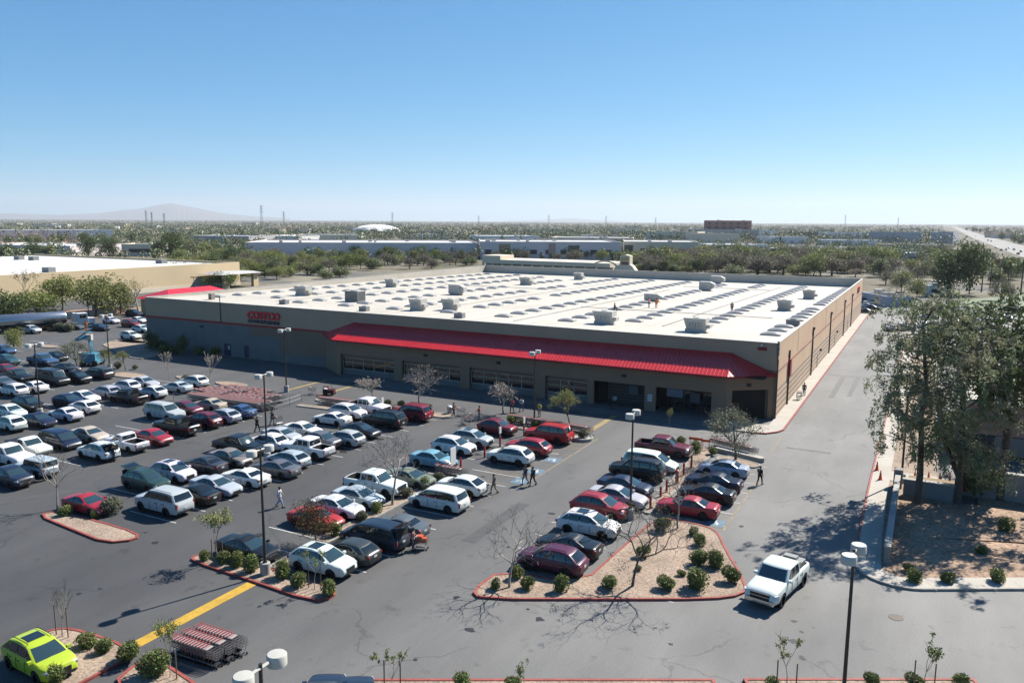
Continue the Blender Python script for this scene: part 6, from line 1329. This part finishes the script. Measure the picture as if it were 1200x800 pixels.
obj('arch', mb, 'b_cream', t); mb = MB(); vs = [(L*.86, -1, 0), (L*1.06, -1, 0), (L*1.0, -1, 5.5), (L*.985, -1, 6.2), (L*.985, -1, 9.6), (L*.955, -1, 10), (L*.925, -1, 9.6), (L*.925, -1, 6.2), (L*.90, -1, 5.2)]; nv = len(vs); vs += [(x, 2, z) for x, y, z in vs]; mb.add(vs, [tuple(range(nv)), tuple(reversed(range(nv, 2*nv)))]+[(i, i+nv, (i+1) % nv+nv, (i+1) % nv) for i in range(nv)]); obj('tower', mb, 'b_cream', t)
mb = MB(); mb.box(L*.935, L*.976, -1.12, -1.003, 7.7, 9.0, 0); mb.box(L*.935, L*.976, -1.12, -1.003, 6.0, 7.2, 1); obj('sign', mb, ['gold', 'b_brick'], t)
# ground patches, highway, lawn
mb = MB(); mb.add([tuple(G(*q, .0))[:2]+(.05,) for q in ((-60, 288), (98, 287), (97, 280), (-60, 280))], ((0, 1, 2, 3),)); struct('field', mb, 'dirt_red')
mb = MB(); mb.add([tuple(G(*q, .0))[:2]+(.10,) for q in ((1115, 266), (1121, 266), (1152, 275.5), (1215, 292), (1300, 317), (1300, 338), (1190, 298.5), (1140, 279))], ((0, 1, 2, 3, 4, 5, 6, 7),)); struct('highway', mb, 'road_pale')
mb = MB(); mb.add([tuple(G(*q, .0))[:2]+(.10,) for q in ((1126, 352), (1215, 344), (1215, 362), (1130, 361))], ((0, 1, 2, 3),)); struct('lawn', mb, 'grass')
mb = MB(); mb.add([tuple(G(*q, .0))[:2]+(.08,) for q in ((1036, 372), (1215, 362), (1215, 400), (1060, 400))], ((0, 1, 2, 3),)); struct('back_parking', mb, 'asphalt_drive')
mb = MB(); mb.add([tuple(G(*q, .0))[:2]+(.07,) for q in ((-60, 388), (112, 373), (165, 365), (150, 360), (-60, 372))], ((0, 1, 2, 3, 4),)); struct('verge', mb, 'dirt_red')
HC = []
for i in range(15):
    px = 1128+i*5.0+rnd.uniform(-1.5, 1.5); lo = 268+max(0, (px-1121))*.33; py = lo+rnd.uniform(1, 6+(px-1121)*.05); HC.append((px, py))
for i, (px, py) in enumerate(HC): car(px, py, rnd.choice(['sedan', 'suv', 'pickup', 'minivan']), rnd.choice(['white', 'black', 'silver', 'red', 'dark gray', 'dark red']), 'tiny vehicle on the far highway, '+ordinal(i)+' counted from the vanishing end', lod=2, rz=PI/2*rnd.choice((1, -1)), group='vehicles on the far highway')
for i, (px, py, k, c, l) in enumerate(((1012, 352, 'suv', 'blue', 'blue crossover at the rear corner of the store, farthest'), (1014, 358, 'sedan', 'silver', 'silver sedan at the rear corner of the store, middle'), (1015, 364, 'sedan', 'dark blue', 'dark blue sedan at the rear corner of the store, nearest'), (1021, 354, 'suv', 'white', 'white crossover at the rear corner of the store'), (1022, 360, 'sedan', 'navy', 'navy sedan at the rear corner beside the road end'), (1100, 366, 'sedan', 'silver', 'silver sedan seen through the eucalyptus top'), (1110, 362, 'sedan', 'blue', 'blue sedan seen through the eucalyptus top'), (1088, 371, 'suv', 'white', 'white crossover seen through the eucalyptus leaves'), (1122, 373, 'suv', 'gray', 'grey crossover seen through the eucalyptus leaves'), (1182, 363, 'bigsuv', 'black', 'large black SUV by the lawn at the right edge'), (1166, 368, 'sedan', 'black', 'black sedan left of the large black SUV by the lawn'), (1146, 410, 'pickup', 'white', 'white pickup hidden behind the eucalyptus crowns'), (1148, 425, 'suv', 'white', 'white crossover hidden behind the eucalyptus crowns'))): car(px, py, k, c, l, rz=PI if i % 2 else 0, lod=1, group='cars behind the right trees')
for i in range(12): car(1044+i*12.5, 383-i*1.1+(i % 3), rnd.choice(['suv', 'sedan']), rnd.choice(['white', 'silver', 'black', 'gray', 'blue']), 'car seen between the eucalyptus leaves in the rear lot, '+ordinal(i)+' from the left', rz=PI/2, lod=1, group='cars behind the right trees')
# boom lift
q = G(108, 428); t = thing('boom_lift', 'light blue articulated boom lift standing in the left lot', 'boom lift', (q.x, q.y, 0), .5); mb = MB(); mb.box(-1.3, 1.3, -1, 1, .45, .95); mb.box(-1.5, 1.0, -.9, .9, .95, 2.0); obj('body', mb, 'lift_blue', t)
for x in (-.95, .95):
    for s in (-1, 1): mb = MB(); mb.lathe([(.45, -.16), (.45, .16)], 14, 0, Matrix.Translation((x, s*1.02, .45)) @ Matrix.Rotation(PI/2, 4, 'X')); obj('wheel', mb, 'tyre', t)
tp_, bk = t.matrix_world.inverted(), None
bpy.context.view_layer.update(); inv = t.matrix_world.inverted()
el_ = inv @ PY(104.5, 395, q.y+.3); bs_ = inv @ PY(88, 398, q.y-1.2); pl_ = inv @ PY(101, 389, q.y-1)
mb = MB(); mb.tube([(.2, 0, 1.9), tuple(el_)], [.36, .28], 4); obj('lower_boom', mb, 'lift_blue', t); mb = MB(); mb.tube([tuple(el_+Vector((.3, 0, .2))), tuple(bs_)], [.32, .25], 4); obj('upper_boom', mb, 'lift_blue', t); mb = MB(); mb.cbox(tuple(el_), (.9, .7, .9)); obj('knuckle', mb, 'hvac', t)
mb = MB(); b_ = pl_
for z in (0, .55, 1.05): mb.tube([(b_.x-.8, b_.y-.4, b_.z+z), (b_.x+.8, b_.y-.4, b_.z+z), (b_.x+.8, b_.y+.4, b_.z+z), (b_.x-.8, b_.y+.4, b_.z+z), (b_.x-.8, b_.y-.4, b_.z+z)], .035, 5)
mb.cbox((b_.x, b_.y, b_.z), (1.6, .8, .06)); mb.tube([tuple(bs_), (b_.x, b_.y, b_.z-.02)], .12, 5); obj('basket', mb, 'lift_blue', t)
wp = t.matrix_world @ (b_+Vector((0, 0, .04))); person(tuple(wp), 2, 'stand', ORG, ORG, 'worker in orange standing in the basket of the blue boom lift')
# tanker
q0, q1 = G(76, 380, 1), G(-12, 386, 1); d = Vector((q0.x-q1.x, q0.y-q1.y)); ang = math.atan2(d.y, d.x); t = thing('tanker_truck', 'long silver tanker truck with a white cab at the left edge', 'truck', (q0.x, q0.y, 0), ang); mb = MB(); mb.lathe([(.0, -13.5), (1.1, -13.4), (1.28, -13.1), (1.28, 0), (1.1, .3), (0, .4)], 20, 0, Matrix.Translation((0, 0, 2.5)) @ Matrix.Rotation(PI/2, 4, 'Y')); obj('tank', mb, 'tank', t, 40)
mb = MB(); mb.box(-13, 3.5, -.5, .5, .9, 1.15); mb.box(-12, -.5, -1.1, 1.1, 1.16, 1.3); obj('chassis', mb, 'plastic_dark', t)
cb = obj('cab', MB(), 'white_paint', t); mb = MB(); mb.box(2.2, 4.2, -1.15, 1.15, 1.0, 3.2); mb.box(4.2, 5.6, -1.0, 1.0, .9, 2.1); mb.box(1.6, 2.2, -1.0, 1.0, 1.2, 3.3); cb.data = mb.mesh('cab', ['white_paint']); mb = MB(); mb.box(4.201, 4.23, -1.0, 1.0, 2.2, 3.0); mb.box(2.7, 3.9, -1.17, -1.152, 2.2, 2.95); mb.box(2.7, 3.9, 1.152, 1.17, 2.2, 2.95); obj('window', mb, 'glass', cb)
for x in (-12, -10.8, 1.2, 2.5, 4.9):
    for s in (-1, 1): mb = MB(); mb.lathe([(.5, -.2), (.5, .2)], 14, 0, Matrix.Translation((x, s*.95, .5)) @ Matrix.Rotation(PI/2, 4, 'X')); obj('wheel', mb, 'tyre', t)
for i, (px, py) in enumerate(((118, 368), (128.5, 366.5))): q = G(px, py); t = thing('box_trailer', ('left', 'right')[i]+' one of two small white trailers under the olive trees', 'trailer', (q.x, q.y, 0), .9); mb = MB(); mb.box(-1.7, 1.7, -1, 1, .5, 2.6); obj('body', mb, 'white_paint', t); mb = MB(); mb.box(-.8, .8, -1.03, -1.002, 1.2, 2.2); obj('window', mb, 'b_dark', t); [obj('wheel', w_, 'tyre', t) for w_ in [MB() for _ in range(2)] if not w_.lathe([(.34, -1.05), (.34, 1.05)], 12, 0, Matrix.Translation((.4 if w_ else 0, 0, .34)) @ Matrix.Rotation(PI/2, 4, 'X'))]
a, b = G(40, 377), G(168, 364.5); L = (b-a).length; t = thing('low_wall', 'long low cream wall below the tan neighbouring store', 'wall', (a.x, a.y, 0), math.atan2(b.y-a.y, b.x-a.x)); mb = MB(); mb.box(0, L, 0, .3, 0, 1.4); obj('wall', mb, 'b_cream', t); mb = MB(); mb.box(0, L, -.05, .35, 1.4, 1.5); obj('coping', mb, 'concrete', t)
# pylons and tall sign
for i, (px, yt) in enumerate(((172, 247), (178.5, 249), (193, 250), (307, 241), (333, 248), (460, 249), (561, 253), (643, 252), (710, 253), (768, 255), (990, 252), (1052, 255))):
    y0 = 268; q = G(px, y0); H = (y0-yt)/FPX*depth_of(q); t = thing('power_pylon', 'power pylon on the skyline, '+ordinal(i)+' from the left', 'pylon', (q.x, q.y, 0), YAW, 'power pylons on the skyline'); mb = MB(); w_ = H*.05
    for sx in (-1, 1):
        for sy in (-1, 1): mb.tube([(sx*w_, sy*w_, 0), (sx*w_*.25, sy*w_*.25, H)], .28, 4)
    for k in range(6): z = H*(.1+.14*k); mb.tube([(-w_*(1-.12*k), -w_*.8, z), (w_*(1-.13*k), -w_*.8, z+H*.1)], .2, 4)
    obj('mast', mb, 'galv', t)
    for z in (.72, .84, .96): mb = MB(); mb.tube([(-H*.1, 0, H*z), (H*.1, 0, H*z)], .3, 4); obj('cross_arm', mb, 'galv', t)
q = G(1167, 328); t = thing('pillar_sign', 'tall brown pillar among the palms at right', 'sign', (q.x, q.y, 0), YAW); mb = MB(); mb.box(-.7, .7, -.5, .5, 0, 8.5); obj('post', mb, 'roof_tile', t); mb = MB(); mb.box(-.9, .9, -.7, .7, 0, 1.2); obj('base', mb, 'concrete', t)
for (px, py, yt, l) in ((104, 372, 343, 'thin lamp post by the olive trees at left'), (228, 345, 326, 'thin lamp post at the red hipped roof'), (660, 318, 303, 'grey post behind the rear parapet')):
    b, h = h_from(px, py, yt); t = thing('lamp_post', l, 'lamp post', (b.x, b.y, 0), YAW); mb = MB(); mb.lathe([(.12, 0), (.08, h)], 8); obj('pole', mb, 'metal_pole', t); mb = MB(); mb.box(-.9, .9, -.25, .25, h, h+.25); obj('lamp_head', mb, 'metal_pole', t)
# ------------------------------------------------------------------ tree belts around
def B(kind, px, py, H, label, wide=1.0, grp=None): b = G(px, py); return tree(kind, rnd.randrange(len(TP[kind])), b, H, label, None, grp, wide)
for (k, px, py, H, w_, l) in (('palo', 73, 363, 8.0, 1.2, 'broad olive tree, left of the three by the tan store'), ('palo', 112, 371, 9.5, 1.1, 'dark trunked olive tree, middle of the three by the tan store'), ('palo', 141, 368, 7.5, .9, 'olive tree, right of the three by the tan store'), ('bare', 163, 366, 9.0, 1.3, 'leaning bare tree at the left corner of the store'), ('palo', 45, 374, 6.0, 1.6, 'low spreading olive tree behind the tanker'), ('round', 5, 380, 7.0, 1.4, 'greyish tree behind the tanker at the left edge'), ('young', 30, 362, 10, 1.0, 'narrow young tree before the tan store at far left'), ('palo', 22, 372, 5.5, 1.2, 'small olive tree left of the narrow young tree'),
   ('palo', 262, 338, 5.0, 2.0, 'wide low olive tree under the drive-through shelter'), ('dense', 128, 304, 13, 1.1, 'large grey green tree, right of the pair above the tan store'), ('dense', 104, 303, 13, 1.0, 'large grey green tree, left of the pair above the tan store'), ('round', 40, 303, 9, 1.6, 'round tree behind the tan store roof at far left'), ('round', 60, 303, 8, 1.2, 'second round tree behind the tan store roof'), ('round', 8, 302, 8, 1.3, 'round tree at the left edge behind the tan store'), ('dense', 205, 305, 16, 1.2, 'very broad dark green tree above the right end of the tan store'), ('dense', 187, 303, 12, 1.0, 'dark green tree left of the very broad one'),
   ('dense', 1112, 346, 14, 1.15, 'large dark evergreen at right, left half of the pair'), ('dense', 1136, 345, 18, .8, 'tallest dark evergreen at right, right half of the pair'), ('tall', 1128, 325, 15, 1.3, 'dark conical tree behind the tall evergreen pair'), ('palm', 1150, 342, 11, 1.0, 'palm at right, left one of the group'), ('palm', 1160, 338, 10, 1.0, 'palm at right, left of the brown pillar'), ('palm', 1181, 340, 11, 1.0, 'palm at right, right of the brown pillar'), ('palm', 1196, 345, 12, 1.0, 'palm at the right edge'), ('grey_bare', 1172, 353, 7, 1.2, 'purplish bare tree on the lawn under the palms'), ('bare', 1060, 352, 8, 1.3, 'pale bare tree behind the eucalyptus top'), ('bare', 1046, 358, 7, 1.2, 'second pale bare tree nearer the store rear corner'), ('palo', 1056, 342, 7, 1.1, 'lime green tree near the store rear corner'), ('palo', 1074, 350, 6, 1.0, 'lime green tree left of the dark evergreens'), ('tall', 914, 291, 12, .55, 'slim dark cypress right of the brown brick office'), ('tall', 1088, 284, 14, .5, 'slim dark cypress between the blue grey pair'), ('round', 1078, 308, 6, 1.2, 'olive tree above the dark evergreens'), ('palo', 1096, 310, 7, 1.3, 'yellowish tree above the dark evergreens')): B(k, px, py, H, l, w_)
o = B('round', 1082, 305, 5.5, 'small golden yellow tree among the green at right', 1.1)
me2 = None
for c in o.children: 
    if c.name.startswith('crown'): c.data = c.data.copy(); c.data.materials[0] = MATS['leaf_yellow']
def belt(n, x0, x1, y0, y1, kinds, hmin, hmax, label, seed, grp, wide=(.9, 1.4)):
    r = random.Random(seed); ps = sorted([(x0+(x1-x0)*(i+r.uniform(.1, .9))/n, r.random()) for i in range(n)])
    KW = {'round': 'rounded', 'palo': 'olive', 'dense': 'dark', 'grey_bare': 'bare', 'bare': 'pale bare', 'tall': 'tall', 'mesquite': 'small', 'palm': 'palm'}; cnt = {}
    tot = [(px, q, r.choice(kinds)) for px, q in ps]
    for i, (px, q, k) in enumerate(tot):
        f = (px-x0)/(x1-x0); py = y0[0]+(y1[0]-y0[0])*f+q*((y0[1]+(y1[1]-y0[1])*f)-(y0[0]+(y1[0]-y0[0])*f)); cnt[k] = cnt.get(k, 0)+1
        B(k, px, py, r.uniform(hmin, hmax)*(1.15 if k in ('dense',) else 1), ordinal(min(cnt[k]-1, 19))+' '+KW[k]+' tree from the left '+label, r.uniform(*wide), grp)
GB = 'trees in the belt behind the store'
belt(18, 196, 330, (338, 322), (322, 306), ['palo', 'palo', 'round', 'grey_bare'], 5.5, 8.5, 'in the belt left of the white roof', 1, GB)
belt(18, 205, 330, (322, 309), (315, 304), ['round', 'dense', 'grey_bare', 'palo'], 6, 9, 'in the rear belt left of the white roof', 2, GB)
belt(16, 322, 560, (324, 315), (312, 306), ['palo', 'round', 'grey_bare', 'grey_bare', 'dense'], 5, 8, 'along the left parapet of the store', 3, GB)
belt(17, 322, 560, (312, 306), (308, 302), ['grey_bare', 'round', 'palo', 'dense'], 5, 7.5, 'in front of the lavender warehouse', 4, GB)
belt(14, 575, 745, (308, 304), (308, 304), ['round', 'grey_bare', 'tall', 'palo'], 5, 8, 'behind the cream arcade', 5, GB)
belt(20, 742, 1040, (322, 316), (326, 318), ['grey_bare', 'grey_bare', 'grey_bare', 'palo'], 7, 10.5, 'along the rear parapet of the store', 6, GB, (1.0, 1.6))
belt(20, 738, 1050, (314, 309), (316, 310), ['grey_bare', 'grey_bare', 'round', 'palo'], 7.5, 11, 'in the second row behind the rear parapet', 7, GB, (1.0, 1.6))
belt(10, 742, 835, (322, 316), (322, 316), ['dense', 'round'], 5, 6.5, 'in the dark hedge row behind the sign tower', 8, GB)
belt(20, 760, 1050, (309, 304), (309, 305), ['grey_bare', 'round', 'grey_bare'], 7, 10, 'in the brown grove behind the rear parapet', 13, GB, (1.1, 1.7))
belt(20, 745, 1045, (319, 314), (319, 314), ['grey_bare', 'grey_bare', 'round', 'palo'], 6, 9, 'between the two rear parapet rows', 14, GB, (1.1, 1.7))
belt(20, 750, 1050, (311, 306), (312, 307), ['grey_bare', 'grey_bare', 'round'], 7, 10, 'in the brown thicket behind the rear parapet', 15, GB, (1.2, 1.9))
belt(20, 745, 1040, (304, 300), (305, 301), ['grey_bare', 'grey_bare', 'round'], 7, 10, 'at the back of the brown thicket', 16, GB, (1.2, 1.9))
belt(18, 200, 560, (303, 300), (304, 301), ['round', 'palo', 'grey_bare', 'dense'], 6, 9, 'at the foot of the lavender warehouse', 17, GB, (1.1, 1.6))
belt(16, 830, 1120, (304, 298), (306, 300), ['round', 'grey_bare', 'palo'], 5, 8, 'in the third row far behind the store', 9, GB)
belt(14, 1030, 1108, (338, 318), (334, 316), ['palo', 'round', 'bare', 'grey_bare'], 5.5, 8.5, 'between the store rear corner and dark evergreens', 18, GB, (1.0, 1.5))
belt(20, 198, 400, (331, 320), (327, 317), ['palo', 'round', 'palo'], 3.2, 5, 'in the low scrub left of the white roof', 21, GB, (1.5, 2.3))
belt(20, 200, 400, (318, 309), (314, 306), ['round', 'palo', 'grey_bare'], 3.5, 5.5, 'in the upper scrub left of the white roof', 22, GB, (1.5, 2.3))
belt(20, 330, 562, (318, 309), (312, 306), ['palo', 'round', 'grey_bare'], 3.2, 5, 'in the low scrub along the left parapet', 23, GB, (1.5, 2.3))
belt(20, 740, 1045, (325, 319), (325, 319), ['grey_bare', 'palo', 'round'], 3.5, 5.5, 'in the low scrub along the rear parapet', 24, GB, (1.6, 2.4))
belt(20, 745, 1050, (316, 310), (316, 310), ['grey_bare', 'round', 'grey_bare'], 4, 6, 'in the upper scrub behind the rear parapet', 25, GB, (1.6, 2.4))
belt(20, 200, 560, (297, 293), (299, 295), ['round', 'dense', 'palo'], 6, 9, 'between the warehouses on the left plain', 26, GB, (1.0, 1.5))
belt(14, 1120, 1215, (322, 300), (345, 322), ['palo', 'round', 'grey_bare', 'dense'], 6, 9, 'between the lawn and the highway', 10, GB)
belt(14, 1130, 1210, (272, 268), (290, 276), ['dense', 'round', 'dense'], 8, 11, 'on the far side of the highway', 11, GB, (1.0, 1.5))
belt(14, 0, 300, (290, 284), (292, 284), ['round', 'dense', 'round'], 6, 10, 'among the far left warehouses', 12, GB)
# ------------------------------------------------------------------ far plain: woods, houses, mountains, air
def far_wood(name, n, d0, d1, a0, a1, seed, s0, s1, m='leaf_far', quads=22):
    r = random.Random(seed); mb = MB(); i = 0
    while i < n:
        i += 1; d = math.exp(r.uniform(math.log(d0), math.log(d1))); a = r.uniform(a0, a1)
        x, y = CAM.x-math.sin(a)*d, CAM.y+math.cos(a)*d
        v_ = Vector((x, y, 0))-CAM; px = 600+FPX*v_.dot(_r)/v_.dot(_f); py = 400-FPX*v_.dot(_u)/v_.dot(_f)
        if px > 1105 and py > 265+(px-1121)*.28 and py < 284+(px-1112)*.46: continue
        H = r.uniform(s0, s1); W = H*r.uniform(.6, 1.1); cs = [(Vector((r.uniform(-.35, .35)*W, r.uniform(-.35, .35)*W, H*r.uniform(.3, .8)))) for _ in range(4)]
        for k in range(quads): c = r.choice(cs); leaf(mb, Vector((x, y, 0))+c+rdir(r)*W*.3, H*.17, r, 0, .8)
    o = obj(name, mb, m); return tag(o, {'far_wood': 'distant dark green tree cover spreading to the horizon', 'far_brush': 'sparse olive and brown trees between the mid-distance warehouses'}[name], 'woodland', None, 'stuff')
A0, A1 = YAW-RAD(38), YAW+RAD(38)
far_wood('far_wood', 15000, 900, 12000, A0, A1, 5, 7, 13, quads=22); far_wood('far_brush', 1700, 470, 1150, A0, A1, 6, 4.5, 8.5, 'leaf_far', 60)
r = random.Random(31)
MB_ = [(30, 277, 60, 'white hall with grey doors, first of the pale row'), (150, 279, 60, 'cream hall beyond the dark grey trees at left'), (205, 277.5, 45, 'white hall over the broad green tree at left'), (395, 279.5, 55, 'cream hall below the dome'), (505, 281, 60, 'white hall between dome and centre'), (700, 282, 50, 'white hall before the beige blocks'), (925, 284, 44, 'cream hall below the dark low hall'), (995, 279, 40, 'white hall left of the blue grey pair'), (865, 293, 70, 'cream hall with dark doors over the brown thicket'), (960, 296, 44, 'pale hall behind the white walled building'), (1052, 300, 44, 'tan hall behind the white roofed low building'), (640, 275, 50, 'cream hall on the centre skyline'), (735, 274, 40, 'white hall left of the brick office skyline')]
for px, py, wpx, l_ in MB_: bld(l_+', far plain', px-wpx/2, py+.00583*(px-600), px+wpx/2, py+.00583*(px-600)+.2, py-6.5, 45, r.choice(['b_white', 'b_cream', 'b_white']), 'b_roof', [('row', .05, .95, 0, .45, r.choice(['b_grey', 'b_dark', 'b_tan']))])
r = random.Random(12); HS = []
for i in range(58): HS.append((r.uniform(5, 1195), r.uniform(264.5, 276)))
for i, (px, py) in enumerate(sorted(HS)):
    py += .00583*(px-600); a = G(px, py); w_ = r.uniform(9, 26)/FPX*depth_of(a); h = r.uniform(4.5, 8); t = thing('far_building', 'small pale building on the far plain, '+('left' if px < 400 else 'middle' if px < 800 else 'right')+' third, number '+str(1+len([1 for q in sorted(HS)[:i] if (q[0] < 400) == (px < 400) and (q[0] < 800) == (px < 800)]))+' from the left', 'building', (a.x, a.y, 0), YAW+r.uniform(-.3, .3), 'small buildings on the far plain'); dd = r.uniform(15, 40)
    mb = MB(); mb.box(-w_/2, w_/2, 0, dd, 0, h); obj('wall', mb, r.choice(['b_cream', 'b_lav', 'b_tan', 'b_white', 'b_grey']), t); mb = MB(); mb.box(-w_/2-.3, w_/2+.3, -.3, dd+.3, h, h+.5); obj('roof', mb, r.choice(['b_roof', 'roof_tile', 'b_roofgrey', 'b_roofgrey']), t)
def ridge(label, prof, dist, thick):
    mb = MB(); n = 0; r = random.Random(8); pr = []
    for (x0, y0), (x1, y1) in zip(prof, prof[1:]):
        for k in range(10): pr.append((x0+(x1-x0)*k/10, y0+(y1-y0)*k/10-r.uniform(0, .22)))
    pr.append(prof[-1])
    for (px, py) in pr:
        d = (px-600)/FPX*_r-(py-400)/FPX*_u+_f; hd = Vector((d.x, d.y, 0)).length; p = CAM+d*(dist/hd); o = Vector((d.x, d.y, 0)).normalized(); z = max(5, p.z)
        mb.v += [tuple(p-o*thick+Vector((0, 0, -p.z-20))), tuple(p-o*thick*.45+Vector((0, 0, -p.z*.5*r.uniform(.95, 1.05)))), (p.x, p.y, z), tuple(p+o*thick+Vector((0, 0, -p.z-20)))]
    for i in range(len(pr)-1):
        for k in range(3): a = i*4+k; mb.f.append((a, a+4, a+5, a+1)); mb.m.append(0)
    struct('mountains', mb, 'mountain', 60)
ridge('', [(-120, 251), (-40, 249.5), (20, 250.5), (70, 252), (115, 250), (145, 246.5), (165, 244.5), (182, 241), (200, 238), (214, 240.5), (228, 243.5), (245, 247), (262, 250), (290, 253), (340, 256)], 23000, 2200)
ridge('', [(590, 259), (640, 257.5), (668, 255.6), (700, 258), (740, 259.5)], 24000, 900)
hz = bpy.data.materials.new('haze'); hz.use_nodes = True; t_ = hz.node_tree; t_.nodes.remove(t_.nodes['Principled BSDF']); pv = t_.nodes.new('ShaderNodeVolumePrincipled'); pv.inputs['Color'].default_value = (.80, .85, .92, 1); pv.inputs['Density'].default_value = HAZE; pv.inputs['Anisotropy'].default_value = .2
t_.links.new(pv.outputs[0], t_.nodes['Material Output'].inputs['Volume']); MATS['haze'] = hz
mb = MB(); mb.box(-24500, 24500, -700, 27500, -25, 640); tag(obj('haze', mb, 'haze'), 'pale dry haze over the plain', 'haze', None, 'stuff')
# prototypes go
for ps in list(PROTOS.values())+[cartP]+[p_ for l_ in TP.values() for p_ in l_]: drop(ps)
dup_l = {}
for l_ in LABELS: dup_l[l_] = dup_l.get(l_, 0)+1
for o in bpy.data.objects:
    if 'part' in o: del o['part']
